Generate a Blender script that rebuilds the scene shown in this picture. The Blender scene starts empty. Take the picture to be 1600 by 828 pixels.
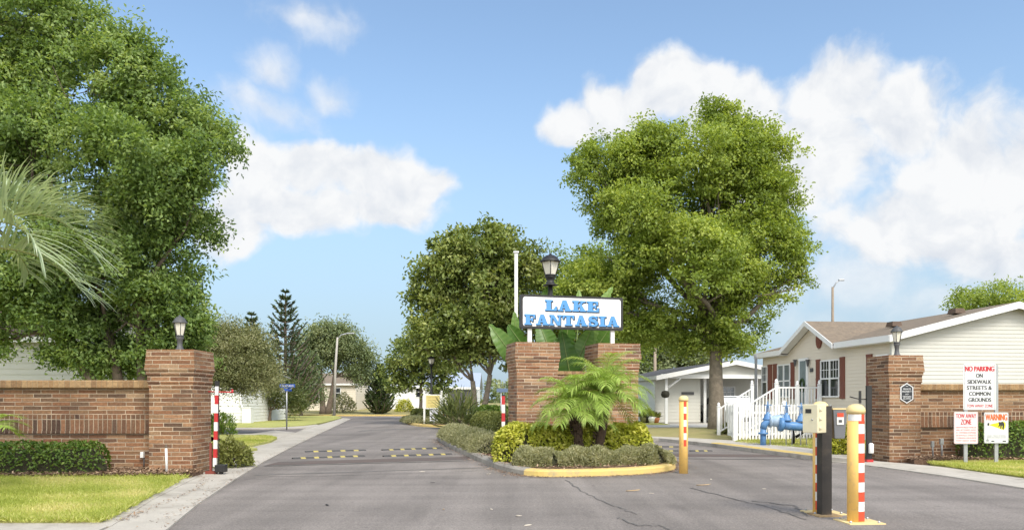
import bpy, math, random
import numpy as np
from mathutils import Vector, Matrix

sc = bpy.context.scene
COL = sc.collection
R = math.radians
F, CX, HY, EYE = 1250.0, 800.0, 625.0, 1.4      # focal length and horizon measured from the photograph

# ------------------------------------------------------------------ camera
cam_d = bpy.data.cameras.new('camera')
cam = bpy.data.objects.new('camera', cam_d)
COL.objects.link(cam)
cam.location = (0, 0, EYE)
cam.rotation_euler = (R(90), 0, 0)
cam_d.sensor_width = 36.0
cam_d.lens = 36.0 * F / 1600.0
cam_d.shift_y = (HY - 414.0) / 1600.0
cam_d.clip_start = 0.1
cam_d.clip_end = 3000
sc.camera = cam

# ------------------------------------------------------------------ exposure, sky, sun
sc.view_settings.view_transform = 'Standard'
sc.view_settings.look = 'None'
sc.view_settings.gamma = 1
sc.view_settings.use_curve_mapping = False
sc.view_settings.exposure = 0.66
SUN_EL, SUN_AZ = 47.0, 150.0          # azimuth clockwise from +Y: behind the camera, to the right
world = bpy.data.worlds.new('World')
sc.world = world
world.use_nodes = True


def build_world():
    nt = world.node_tree
    N, L = nt.nodes, nt.links
    N.clear()
    out = N.new('ShaderNodeOutputWorld')
    bg = N.new('ShaderNodeBackground')
    bg.inputs['Strength'].default_value = 0.145
    L.new(bg.outputs[0], out.inputs[0])
    sky = N.new('ShaderNodeTexSky')
    sky.sky_type = 'NISHITA'
    sky.sun_disc = False
    sky.sun_elevation = R(SUN_EL)
    sky.sun_rotation = R(SUN_AZ)
    sky.altitude = 0
    sky.air_density = 1.0
    sky.dust_density = 1.2
    sky.ozone_density = 2.5

    def M(op, a, b=None, c=None, clamp=False):
        n = N.new('ShaderNodeMath')
        n.operation = op
        n.use_clamp = clamp
        for i, v in enumerate((a, b, c)):
            if v is None:
                continue
            if isinstance(v, (int, float)):
                n.inputs[i].default_value = v
            else:
                L.new(v, n.inputs[i])
        return n.outputs[0]

    def V(op, a, b=None, out_i=0):
        n = N.new('ShaderNodeVectorMath')
        n.operation = op
        for i, v in enumerate((a, b)):
            if v is None:
                continue
            if isinstance(v, (tuple, list)):
                n.inputs[i].default_value = v
            else:
                L.new(v, n.inputs[i])
        return n.outputs[out_i]
    tc = N.new('ShaderNodeTexCoord')
    sp = N.new('ShaderNodeSeparateXYZ')
    L.new(tc.outputs['Generated'], sp.inputs[0])
    az = M('ARCTAN2', sp.outputs[0], sp.outputs[1])
    el = M('ARCSINE', sp.outputs[2])
    cb = N.new('ShaderNodeCombineXYZ')
    L.new(az, cb.inputs[0])
    L.new(el, cb.inputs[1])
    p = cb.outputs[0]

    def noise(vec, scale, detail=6, rough=0.55, col=False):
        n = N.new('ShaderNodeTexNoise')
        n.inputs['Scale'].default_value = scale
        n.inputs['Detail'].default_value = detail
        n.inputs['Roughness'].default_value = rough
        L.new(vec, n.inputs['Vector'])
        return n.outputs['Color'] if col else n.outputs['Fac']
    warp = V('SCALE', V('SUBTRACT', noise(p, 9, 4, 0.5, True), (0.5, 0.5, 0.5)))
    warp.node.inputs['Scale'].default_value = 0.07
    q = V('ADD', p, warp)

    def azel(px, py):
        return math.atan((px - CX) / F), math.atan((HY - py) / math.hypot(F, px - CX))

    def blobs(bl):
        m = None
        for (px, py, rx, ry) in bl:
            a, e = azel(px, py)
            a2, _ = azel(px + rx, py)
            _, e2 = azel(px, py - ry)
            d = V('SUBTRACT', q, (a, e, 0))
            d = V('MULTIPLY', d, (1 / (a2 - a), 1 / (e2 - e), 0))
            v = M('SUBTRACT', 1.0, V('LENGTH', d, None, 1))
            m = v if m is None else M('SMOOTH_MAX', m, v, 0.12)
        return m
    big = blobs([(895, 190, 62, 42), (960, 165, 85, 58), (1060, 130, 100, 72), (1150, 175, 120, 85), (1300, 145, 120, 75),
                 (1405, 185, 120, 95), (1250, 250, 230, 120), (1500, 265, 170, 130), (1620, 270, 150, 130), (1450, 350, 240, 100),
                 (1560, 410, 150, 60), (415, 255, 75, 62), (490, 250, 100, 58), (575, 270, 110, 55), (660, 285, 65, 40),
                 (450, 325, 160, 60), (600, 320, 100, 45), (370, 355, 90, 60), (1800, 250, 220, 160), (-150, 250, 240, 130)])
    wisp = blobs([(130, 20, 110, 45), (480, 30, 120, 50), (420, 110, 60, 50), (420, 170, 130, 50), (515, 140, 60, 45),
                  (1330, 450, 230, 100), (1250, 510, 180, 70), (1480, 480, 240, 75)])
    fb = noise(q, 13, 10, 0.57)
    fb2 = noise(V('ADD', q, (0.010, 0.020, 0)), 13, 10, 0.57)
    amp = M('MULTIPLY', M('SUBTRACT', fb, 0.5), 1.4)

    def smooth(v, a, b):
        n = N.new('ShaderNodeMapRange')
        n.interpolation_type = 'SMOOTHSTEP'
        n.inputs['From Min'].default_value = a
        n.inputs['From Max'].default_value = b
        L.new(v, n.inputs['Value'])
        return n.outputs[0]
    dens = smooth(M('ADD', big, amp), 0.0, 0.46)
    dw = M('MULTIPLY', smooth(M('ADD', wisp, M('MULTIPLY', amp, 1.5)), 0.0, 1.1), 0.75)
    fac = M('MAXIMUM', dens, dw)
    # broken cloud added as white fill light, unseen behind and beside the camera
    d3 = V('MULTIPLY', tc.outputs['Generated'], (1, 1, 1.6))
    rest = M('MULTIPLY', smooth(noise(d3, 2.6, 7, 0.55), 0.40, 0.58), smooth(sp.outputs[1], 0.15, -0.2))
    fac = M('MULTIPLY', fac, smooth(el, 0.03, 0.16), clamp=True)
    # relief of the cloud
    rel = M('ADD', M('MULTIPLY', M('SUBTRACT', fb, fb2), 2.2), 0.72, clamp=True)
    soft = noise(p, 5, 3, 0.5)
    rel = M('MULTIPLY', rel, M('ADD', M('MULTIPLY', soft, 0.5), 0.85), clamp=True)
    cc = N.new('ShaderNodeMix')
    cc.data_type = 'RGBA'
    L.new(rel, cc.inputs['Factor'])
    cc.inputs['A'].default_value = (2.85, 3.1, 3.5, 1)
    cc.inputs['B'].default_value = (4.15, 4.2, 4.25, 1)
    # pale haze low on the horizon
    hz = N.new('ShaderNodeMix')
    hz.data_type = 'RGBA'
    L.new(M('MULTIPLY', smooth(el, 0.42, 0.0), 0.85), hz.inputs['Factor'])
    gm = N.new('ShaderNodeMix')
    gm.data_type = 'RGBA'
    gm.blend_type = 'MULTIPLY'
    gm.inputs['Factor'].default_value = 1.0
    L.new(sky.outputs[0], gm.inputs['A'])
    gm.inputs['B'].default_value = SKY_GAIN
    L.new(gm.outputs['Result'], hz.inputs['A'])
    hz.inputs['B'].default_value = (1.72, 2.38, 3.1, 1)
    mx = N.new('ShaderNodeMix')
    mx.data_type = 'RGBA'
    L.new(fac, mx.inputs['Factor'])
    L.new(hz.outputs['Result'], mx.inputs['A'])
    L.new(cc.outputs['Result'], mx.inputs['B'])
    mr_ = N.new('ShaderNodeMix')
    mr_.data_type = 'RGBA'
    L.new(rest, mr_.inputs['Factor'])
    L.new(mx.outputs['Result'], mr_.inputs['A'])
    mr_.inputs['B'].default_value = (11, 11.1, 11.2, 1)      # added out-of-view clouds, set extra bright to lift the ambient light
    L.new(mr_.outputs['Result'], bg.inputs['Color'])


SKY_GAIN = (1.12, 1.10, 1.02, 1)
build_world()
sd = bpy.data.lights.new('sun', 'SUN')
sd.energy = 2.2
sd.angle = R(22)
sd.color = (1.0, 0.945, 0.85)
sun = bpy.data.objects.new('sun', sd)
COL.objects.link(sun)
sun.rotation_euler = (R(90 - SUN_EL), 0, R(-SUN_AZ) + math.pi)
sun.location = (0, 0, 40)
sun.rotation_euler = Vector((-math.sin(R(SUN_AZ)) * math.cos(R(SUN_EL)), -math.cos(R(SUN_AZ)) * math.cos(R(SUN_EL)), -math.sin(R(SUN_EL)))).to_track_quat('-Z', 'Y').to_euler()


# ------------------------------------------------------------------ measuring helpers
def W(px, py, d):
    """photo pixel at distance d -> world point"""
    return Vector(((px - CX) / F * d, d, EYE - (py - HY) / F * d))


def G(px, py, z=0.0):
    """photo pixel on level ground of height z -> world point"""
    d = (EYE - z) * F / (py - HY)
    return Vector(((px - CX) / F * d, d, z))


# ------------------------------------------------------------------ materials
MATS = {}


def mk(name, c1, c2=None, scale=4.0, rough=0.7, bump=0.0, bscale=40.0, metal=0.0, stain=None, sscale=0.8, spec=0.4, stretch=None):
    """principled material with noise colour variation, optional second stain layer and bump"""
    if name in MATS:
        return MATS[name]
    m = bpy.data.materials.new(name)
    m.use_nodes = True
    N, L = m.node_tree.nodes, m.node_tree.links
    b = N['Principled BSDF']
    b.inputs['Roughness'].default_value = rough
    b.inputs['Metallic'].default_value = metal
    b.inputs['Specular IOR Level'].default_value = spec
    tc = N.new('ShaderNodeTexCoord')
    geo = N.new('ShaderNodeNewGeometry')
    vec = geo.outputs['Position'] if stretch == 'world' else tc.outputs['Object']
    c2 = c2 or tuple(v * 0.85 for v in c1)
    n = N.new('ShaderNodeTexNoise')
    n.inputs['Scale'].default_value = scale
    n.inputs['Detail'].default_value = 6
    n.inputs['Roughness'].default_value = 0.65
    L.new(vec, n.inputs['Vector'])
    mr = N.new('ShaderNodeMapRange')
    mr.inputs['From Min'].default_value = 0.3
    mr.inputs['From Max'].default_value = 0.7
    L.new(n.outputs['Fac'], mr.inputs['Value'])
    mx = N.new('ShaderNodeMix')
    mx.data_type = 'RGBA'
    L.new(mr.outputs[0], mx.inputs['Factor'])
    mx.inputs['A'].default_value = (*c1, 1)
    mx.inputs['B'].default_value = (*c2, 1)
    col = mx.outputs['Result']
    if stain:
        n2 = N.new('ShaderNodeTexNoise')
        n2.inputs['Scale'].default_value = sscale
        n2.inputs['Detail'].default_value = 8
        n2.inputs['Roughness'].default_value = 0.7
        L.new(vec, n2.inputs['Vector'])
        mr2 = N.new('ShaderNodeMapRange')
        mr2.inputs['From Min'].default_value = 0.52
        mr2.inputs['From Max'].default_value = 0.72
        L.new(n2.outputs['Fac'], mr2.inputs['Value'])
        mx2 = N.new('ShaderNodeMix')
        mx2.data_type = 'RGBA'
        L.new(mr2.outputs[0], mx2.inputs['Factor'])
        L.new(col, mx2.inputs['A'])
        mx2.inputs['B'].default_value = (*stain, 1)
        col = mx2.outputs['Result']
    L.new(col, b.inputs['Base Color'])
    if bump:
        n3 = N.new('ShaderNodeTexNoise')
        n3.inputs['Scale'].default_value = bscale
        n3.inputs['Detail'].default_value = 5
        L.new(vec, n3.inputs['Vector'])
        bp = N.new('ShaderNodeBump')
        bp.inputs['Strength'].default_value = bump
        bp.inputs['Distance'].default_value = 0.02
        L.new(n3.outputs['Fac'], bp.inputs['Height'])
        L.new(bp.outputs[0], b.inputs['Normal'])
    MATS[name] = m
    return m


def leaf_mat(name, dark, mid, light, trans=0.3, rough=0.5):
    m = bpy.data.materials.new(name)
    m.use_nodes = True
    N, L = m.node_tree.nodes, m.node_tree.links
    b = N['Principled BSDF']
    b.inputs['Roughness'].default_value = rough
    b.inputs['Specular IOR Level'].default_value = 0.35
    at = N.new('ShaderNodeAttribute')
    at.attribute_name = 'tint'
    cr = N.new('ShaderNodeValToRGB')
    e = cr.color_ramp.elements
    e[0].position, e[0].color = 0.0, (*dark, 1)
    e[1].position, e[1].color = 1.0, (*light, 1)
    k = e.new(0.5)
    k.color = (*mid, 1)
    L.new(at.outputs['Fac'], cr.inputs[0])
    L.new(cr.outputs[0], b.inputs['Base Color'])
    tr = N.new('ShaderNodeBsdfTranslucent')
    g = N.new('ShaderNodeMix')
    g.data_type = 'RGBA'
    g.blend_type = 'MULTIPLY'
    g.inputs['Factor'].default_value = 1
    g.inputs['B'].default_value = (1.25, 1.2, 0.55, 1)
    L.new(cr.outputs[0], g.inputs['A'])
    L.new(g.outputs['Result'], tr.inputs['Color'])
    ms = N.new('ShaderNodeMixShader')
    ms.inputs[0].default_value = trans
    L.new(b.outputs[0], ms.inputs[1])
    L.new(tr.outputs[0], ms.inputs[2])
    L.new(ms.outputs[0], N['Material Output'].inputs['Surface'])
    MATS[name] = m
    return m


def brick_mat(name, bw, bh, ramp, mortar=(0.50, 0.40, 0.29), joint=0.012, half=True, seed=0.0):
    """bricks laid in metres on the UVs: every brick its own colour"""
    m = bpy.data.materials.new(name)
    m.use_nodes = True
    N, L = m.node_tree.nodes, m.node_tree.links
    b = N['Principled BSDF']
    b.inputs['Roughness'].default_value = 0.85
    b.inputs['Specular IOR Level'].default_value = 0.2

    def M(op, a, c=None, clamp=False):
        n = N.new('ShaderNodeMath')
        n.operation = op
        n.use_clamp = clamp
        for i, v in enumerate((a, c)):
            if v is None:
                continue
            if isinstance(v, (int, float)):
                n.inputs[i].default_value = v
            else:
                L.new(v, n.inputs[i])
        return n.outputs[0]
    tc = N.new('ShaderNodeTexCoord')
    sp = N.new('ShaderNodeSeparateXYZ')
    L.new(tc.outputs['UV'], sp.inputs[0])
    wob = N.new('ShaderNodeTexNoise')
    wob.inputs['Scale'].default_value = 9
    L.new(tc.outputs['UV'], wob.inputs['Vector'])
    wv = M('MULTIPLY', M('SUBTRACT', wob.outputs['Fac'], 0.5), 0.012)
    u = M('DIVIDE', M('ADD', sp.outputs[0], wv), bw)
    v = M('DIVIDE', M('ADD', sp.outputs[1], wv), bh)
    row = M('FLOOR', v)
    if half:
        rr = N.new('ShaderNodeTexWhiteNoise')
        rr.noise_dimensions = '1D'
        L.new(row, rr.inputs['W'])
        u = M('ADD', u, M('ADD', M('MULTIPLY', M('MODULO', row, 2.0), 0.5), M('MULTIPLY', rr.outputs['Value'], 0.18)))
    colm = M('FLOOR', u)
    fu, fv = M('FRACT', u), M('FRACT', v)
    cb = N.new('ShaderNodeCombineXYZ')
    L.new(colm, cb.inputs[0])
    L.new(row, cb.inputs[1])
    cb.inputs[2].default_value = seed
    wn = N.new('ShaderNodeTexWhiteNoise')
    wn.noise_dimensions = '3D'
    L.new(cb.outputs[0], wn.inputs['Vector'])
    cr = N.new('ShaderNodeValToRGB')
    cr.color_ramp.interpolation = 'LINEAR'
    e = cr.color_ramp.elements
    e[0].position, e[0].color = 0, (*ramp[0], 1)
    e[1].position, e[1].color = 1, (*ramp[-1], 1)
    for i in range(1, len(ramp) - 1):
        k = e.new(i / (len(ramp) - 1))
        k.color = (*ramp[i], 1)
    L.new(wn.outputs['Value'], cr.inputs[0])
    ns = N.new('ShaderNodeTexNoise')
    ns.inputs['Scale'].default_value = 22
    ns.inputs['Detail'].default_value = 6
    ns.inputs['Roughness'].default_value = 0.7
    L.new(tc.outputs['UV'], ns.inputs['Vector'])
    mott = N.new('ShaderNodeMix')
    mott.data_type = 'RGBA'
    mott.blend_type = 'MULTIPLY'
    mott.inputs['Factor'].default_value = 1
    L.new(cr.outputs[0], mott.inputs['A'])
    mc = N.new('ShaderNodeMapRange')
    mc.inputs['From Min'].default_value = 0.25
    mc.inputs['From Max'].default_value = 0.75
    mc.inputs['To Min'].default_value = 0.55
    mc.inputs['To Max'].default_value = 1.4
    L.new(ns.outputs['Fac'], mc.inputs['Value'])
    cbm = N.new('ShaderNodeCombineColor')
    for i in range(3):
        L.new(mc.outputs[0], cbm.inputs[i])
    L.new(cbm.outputs[0], mott.inputs['B'])
    ju, jv = joint / bw, joint / bh

    def edge(f, j):
        a = M('MINIMUM', f, M('SUBTRACT', 1.0, f))
        n = N.new('ShaderNodeMapRange')
        n.inputs['From Min'].default_value = j * 0.35
        n.inputs['From Max'].default_value = j * 0.75
        L.new(a, n.inputs['Value'])
        return n.outputs[0]
    mask = M('MULTIPLY', edge(fu, ju), edge(fv, jv))
    mx = N.new('ShaderNodeMix')
    mx.data_type = 'RGBA'
    L.new(mask, mx.inputs['Factor'])
    # mortar of uneven tone: some joints pale, some stained
    mo = N.new('ShaderNodeTexNoise')
    mo.inputs['Scale'].default_value = 2.2
    mo.inputs['Detail'].default_value = 4
    L.new(tc.outputs['UV'], mo.inputs['Vector'])
    mom = N.new('ShaderNodeMix')
    mom.data_type = 'RGBA'
    mr = N.new('ShaderNodeMapRange')
    mr.inputs['From Min'].default_value = 0.35
    mr.inputs['From Max'].default_value = 0.6
    L.new(mo.outputs['Fac'], mr.inputs['Value'])
    L.new(mr.outputs[0], mom.inputs['Factor'])
    mom.inputs['A'].default_value = (*[c * 0.5 for c in mortar], 1)
    mom.inputs['B'].default_value = (*mortar, 1)
    L.new(mom.outputs['Result'], mx.inputs['A'])
    L.new(mott.outputs['Result'], mx.inputs['B'])
    L.new(mx.outputs['Result'], b.inputs['Base Color'])
    bp = N.new('ShaderNodeBump')
    bp.inputs['Strength'].default_value = 0.6
    bp.inputs['Distance'].default_value = 0.008
    hh = M('ADD', mask, M('MULTIPLY', ns.outputs['Fac'], 0.4))
    L.new(hh, bp.inputs['Height'])
    L.new(bp.outputs[0], b.inputs['Normal'])
    MATS[name] = m
    return m


def glass_mat(name, col=(0.03, 0.035, 0.04), rough=0.06):
    m = mk(name, col, tuple(c * 0.6 for c in col), 1.5, rough, spec=0.8)
    return m


# ------------------------------------------------------------------ mesh builder
def frame_from(d):
    d = Vector(d).normalized()
    a = Vector((0, 0, 1)) if abs(d.z) < 0.9 else Vector((1, 0, 0))
    s = d.cross(a).normalized()
    return d, s, s.cross(d).normalized()


class MB:
    def __init__(self):
        self.v, self.f, self.mi, self.sm = [], [], [], []
        self.m = 0
        self.smooth = False

    def mat(self, i):
        self.m = i
        return self

    def add(self, vs, fs):
        o = len(self.v)
        self.v += [tuple(x) for x in vs]
        for f in fs:
            self.f.append(tuple(i + o for i in f))
            self.mi.append(self.m)
            self.sm.append(self.smooth)
        return self

    def box(self, c, s, rz=0.0, taper=1.0):
        cx, cy, cz = c
        hx, hy, hz = s[0] / 2, s[1] / 2, s[2] / 2
        cr, sr = math.cos(rz), math.sin(rz)
        vs = []
        for dz in (-1, 1):
            t = taper if dz > 0 else 1.0
            for dx, dy in ((-1, -1), (1, -1), (1, 1), (-1, 1)):
                x, y = dx * hx * t, dy * hy * t
                vs.append((cx + x * cr - y * sr, cy + x * sr + y * cr, cz + dz * hz))
        return self.add(vs, [(3, 2, 1, 0), (4, 5, 6, 7), (0, 1, 5, 4), (1, 2, 6, 5), (2, 3, 7, 6), (3, 0, 4, 7)])

    def prism(self, poly, z0, z1, ztop=None):
        """plan polygon (counter-clockwise or not) from z0 to z1"""
        a = sum(poly[i][0] * poly[(i + 1) % len(poly)][1] - poly[(i + 1) % len(poly)][0] * poly[i][1] for i in range(len(poly)))
        if a < 0:
            poly = poly[::-1]
        n = len(poly)
        vs = [(p[0], p[1], z0) for p in poly] + [(p[0], p[1], z1) for p in poly]
        fs = [tuple(range(n - 1, -1, -1)), tuple(range(n, 2 * n))]
        fs += [(i, (i + 1) % n, n + (i + 1) % n, n + i) for i in range(n)]
        return self.add(vs, fs)

    def extr(self, O, ea, eb, poly, depth):
        """polygon in the plane (ea, eb) at O, extruded by depth along ea x eb"""
        O, ea, eb = Vector(O), Vector(ea), Vector(eb)
        en = ea.cross(eb).normalized()
        a = sum(poly[i][0] * poly[(i + 1) % len(poly)][1] - poly[(i + 1) % len(poly)][0] * poly[i][1] for i in range(len(poly)))
        if a < 0:
            poly = poly[::-1]
        n = len(poly)
        f = [O + ea * p[0] + eb * p[1] + en * depth for p in poly]
        k = [O + ea * p[0] + eb * p[1] for p in poly]
        return self.add(k + f, [tuple(range(n - 1, -1, -1)), tuple(range(n, 2 * n))] + [(i, (i + 1) % n, n + (i + 1) % n, n + i) for i in range(n)])

    def tube(self, pts, rad, n=8, cap=True, flat=1.0):
        pts = [Vector(p) for p in pts]
        if isinstance(rad, (int, float)):
            rad = [rad] * len(pts)
        vs, fs = [], []
        ref = None
        for i, p in enumerate(pts):
            d = (pts[min(i + 1, len(pts) - 1)] - pts[max(i - 1, 0)])
            d, s, u = frame_from(d)
            if ref is not None:
                s = (ref - d * ref.dot(d)).normalized()
                u = s.cross(d).normalized()
            ref = s
            for k in range(n):
                a = 2 * math.pi * k / n
                vs.append(p + (s * math.cos(a) + u * math.sin(a) * flat) * rad[i])
        for i in range(len(pts) - 1):
            for k in range(n):
                k2 = (k + 1) % n
                fs.append((i * n + k, (i + 1) * n + k, (i + 1) * n + k2, i * n + k2))
        if cap:
            fs.append(tuple(range(n)))
            fs.append(tuple(range((len(pts) - 1) * n + n - 1, (len(pts) - 1) * n - 1, -1)))
        sm = self.smooth
        self.smooth = True
        self.add(vs, fs)
        self.smooth = sm
        return self

    def lathe(self, c, prof, n=16, smooth=True):
        """prof: (radius, z) from bottom to top"""
        vs, fs = [], []
        for r, z in prof:
            for k in range(n):
                a = 2 * math.pi * k / n
                vs.append((c[0] + r * math.cos(a), c[1] + r * math.sin(a), c[2] + z))
        for i in range(len(prof) - 1):
            for k in range(n):
                k2 = (k + 1) % n
                fs.append((i * n + k, i * n + k2, (i + 1) * n + k2, (i + 1) * n + k))
        fs.append(tuple(range(n - 1, -1, -1)))
        fs.append(tuple(range((len(prof) - 1) * n, len(prof) * n)))
        sm = self.smooth
        self.smooth = smooth
        self.add(vs, fs)
        self.smooth = sm
        return self

    def sweep(self, pts, prof, closed=False):
        """profile (offset to the right of travel, height) swept along plan points"""
        pts = [Vector((p[0], p[1], 0)) for p in pts]
        n, k = len(pts), len(prof)
        vs, fs = [], []
        for i, p in enumerate(pts):
            a = pts[(i - 1) % n] if closed or i > 0 else p
            b = pts[(i + 1) % n] if closed or i < n - 1 else p
            d = (b - a).normalized()
            rgt = Vector((d.y, -d.x, 0))
            for (o, z) in prof:
                vs.append((p.x + rgt.x * o, p.y + rgt.y * o, z))
        for i in range(n if closed else n - 1):
            j = (i + 1) % n
            for q in range(k):
                q2 = (q + 1) % k
                fs.append((i * k + q, i * k + q2, j * k + q2, j * k + q))
        if not closed:
            fs.append(tuple(range(k - 1, -1, -1)))
            fs.append(tuple(range((n - 1) * k, n * k)))
        return self.add(vs, fs)

    def build(self, name, mats, parent=None, origin=None, bevel=0.0, recalc=False):
        if not isinstance(mats, (list, tuple)):
            mats = [mats]
        org = Vector((0, 0, 0))
        if parent is not None:
            p = parent
            while p is not None:
                org += p.location
                p = p.parent
        elif origin is not None:
            org = Vector(origin)
        me = bpy.data.meshes.new(name)
        V3 = [(a - org.x, b - org.y, c - org.z) for a, b, c in self.v]
        me.from_pydata(V3, [], self.f)
        for m in mats:
            me.materials.append(m)
        me.polygons.foreach_set('material_index', self.mi)
        me.polygons.foreach_set('use_smooth', self.sm)
        uv = me.uv_layers.new(name='UVMap')
        co = self.v
        for poly in me.polygons:
            nx, ny, nz = poly.normal
            if abs(nz) > 0.75:
                for li, vi in zip(poly.loop_indices, poly.vertices):
                    uv.data[li].uv = (co[vi][0], co[vi][1])
            else:
                l = math.hypot(nx, ny)
                tx, ty = -ny / l, nx / l
                for li, vi in zip(poly.loop_indices, poly.vertices):
                    uv.data[li].uv = (co[vi][0] * tx + co[vi][1] * ty + 40.0, co[vi][2] + 4.0)
        o = bpy.data.objects.new(name, me)
        COL.objects.link(o)
        if parent is not None:
            o.parent = parent
        else:
            o.location = org
        if recalc:
            import bmesh
            bm = bmesh.new()
            bm.from_mesh(me)
            bmesh.ops.recalc_face_normals(bm, faces=bm.faces)
            bm.to_mesh(me)
            bm.free()
        if bevel:
            md = o.modifiers.new('bevel', 'BEVEL')
            md.width = bevel
            md.segments = 2
            md.limit_method = 'ANGLE'
            md.angle_limit = R(40)
        return o


def tag(o, label=None, cat=None, group=None, kind=None):
    if label:
        o['label'] = label
    if cat:
        o['category'] = cat
    if group:
        o['group'] = group
    if kind:
        o['kind'] = kind
    return o


def thing(name, loc, label, cat, group=None):
    o = bpy.data.objects.new(name, None)
    o.empty_display_size = 0.2
    COL.objects.link(o)
    o.location = loc
    return tag(o, label, cat, group)


def struct(mb, name, mats, **k):
    o = mb.build(name, mats, **k)
    o['kind'] = 'structure'
    return o


def copy_thing(o, parent=None):
    c = o.copy()
    COL.objects.link(c)
    if parent is not None:
        c.parent = parent
    for ch in o.children:
        copy_thing(ch, c)
    return c


# ------------------------------------------------------------------ leaves
def leaf_mesh(name, pos, axis, nrm, length, width, tint, mat, parent=None, origin=(0, 0, 0), extra=None, bend=0.18):
    """each leaf a folded rhombus: base, side, tip, side"""
    n = len(pos)
    org = np.array(origin if parent is None else tuple(parent.location), float)
    axis = axis / np.maximum(np.linalg.norm(axis, axis=1, keepdims=True), 1e-6)
    side = np.cross(axis, nrm)
    side /= np.maximum(np.linalg.norm(side, axis=1, keepdims=True), 1e-6)
    nn = np.cross(side, axis)
    L_, W_ = length[:, None], width[:, None]
    v = np.empty((n, 4, 3))
    v[:, 0] = pos
    v[:, 1] = pos + axis * L_ * 0.5 + side * W_ * 0.5 + nn * L_ * bend * 0.5
    v[:, 2] = pos + axis * L_ - nn * L_ * bend
    v[:, 3] = pos + axis * L_ * 0.5 - side * W_ * 0.5 + nn * L_ * bend * 0.5
    v = v.reshape(-1, 3) - org
    me = bpy.data.meshes.new(name)
    me.vertices.add(n * 4)
    me.vertices.foreach_set('co', v.ravel())
    me.loops.add(n * 4)
    me.loops.foreach_set('vertex_index', np.arange(n * 4, dtype=np.int32))
    me.polygons.add(n)
    me.polygons.foreach_set('loop_start', np.arange(0, n * 4, 4, dtype=np.int32))
    me.polygons.foreach_set('loop_total', np.full(n, 4, dtype=np.int32))
    me.update(calc_edges=True)
    at = me.attributes.new('tint', 'FLOAT', 'FACE')
    at.data.foreach_set('value', np.clip(tint, 0, 1).astype(np.float32))
    me.materials.append(mat)
    o = bpy.data.objects.new(name, me)
    COL.objects.link(o)
    if parent is not None:
        o.parent = parent
    else:
        o.location = origin
    return o


def rdir(rng, n):
    d = rng.normal(size=(n, 3))
    return d / np.linalg.norm(d, axis=1, keepdims=True)


def crown_points(rng, blobs, n_clump, per, clump_r, up=0.5, inner=0.55, flat=0.6, sprig=0.8, shell_pow=0.4, lobes=0):
    """leaf clumps through ellipsoid lobes: (centre xyz, radii xyz)"""
    C = np.array([b[0] for b in blobs], float)
    Rr = np.array([b[1] for b in blobs], float)
    if lobes:                                   # boughs: smaller lobes over each large one
        C2, R2_ = [], []
        for c_, r_ in zip(C, Rr):
            for _ in range(lobes):
                dd = rdir(rng, 1)[0]
                dd[2] = dd[2] * .9 + .1
                f = rng.uniform(.25, .42)
                C2.append(c_ + dd * r_ * (1 - f * .75) * rng.uniform(.75, 1.05))
                R2_.append(np.array([1.0, 1.0, .72]) * r_.mean() * f)
        C, Rr = np.array(C2), np.array(R2_)
    nb_ = len(C)
    wgt = (Rr[:, 0] * Rr[:, 1] + Rr[:, 0] * Rr[:, 2] + Rr[:, 1] * Rr[:, 2])
    idx = rng.choice(nb_, n_clump, p=wgt / wgt.sum())
    d = rdir(rng, n_clump) + (np.array([0, 0, .3]) if lobes else 0)
    d /= np.linalg.norm(d, axis=1, keepdims=True)
    ltint = rng.normal(0, .12, nb_)
    rad = inner + (1 - inner) * rng.random(n_clump) ** shell_pow
    # knobbly outline
    rad *= 1 + 0.12 * np.sin(d[:, 0] * 7 + idx) * np.sin(d[:, 2] * 6 + idx * 2) + rng.normal(0, 0.05, n_clump)
    cc = C[idx] + d * Rr[idx] * rad[:, None]
    ctint = 0.5 + ltint[idx] + rng.normal(0, 0.13, n_clump)
    cr = clump_r * rng.uniform(0.6, 1.35, n_clump)
    k = np.repeat(np.arange(n_clump), per)
    n = len(k)
    out = d[k]
    sp = (out + rdir(rng, n_clump)[k] * 0.7)
    off = np.clip(rng.normal(size=(n, 3)), -1.25, 1.25) * np.array([1, 1, flat]) * 0.5
    pos = cc[k] + off * cr[k][:, None] + sp * (rng.random(n) * sprig * cr[k])[:, None]
    nrm = rdir(rng, n) * 0.75 + np.array([0, 0, up]) + out * 0.5
    axis = rdir(rng, n) + out * 0.5
    tint = ctint[k] + rng.normal(0, 0.16, n)
    return pos, axis, nrm, tint, cc


def limb(rng, mb, a, b, r0, r1, n=7, seg=6, wob=0.06, sag=0.0):
    a, b = Vector(a), Vector(b)
    L_ = (b - a).length
    pts, rad = [], []
    ph = rng.uniform(0, 6.28, 4)
    for i in range(seg + 1):
        t = i / seg
        p = a.lerp(b, t)
        w = math.sin(math.pi * t) * wob * L_
        p = p + Vector((w * math.sin(ph[0] + 4 * t), w * math.sin(ph[1] + 4 * t), w * 0.6 * math.sin(ph[2] + 3 * t) + math.sin(math.pi * t) * sag))
        pts.append(p)
        rad.append(r0 + (r1 - r0) * t)
    mb.tube(pts, rad, n)
    return pts


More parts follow.
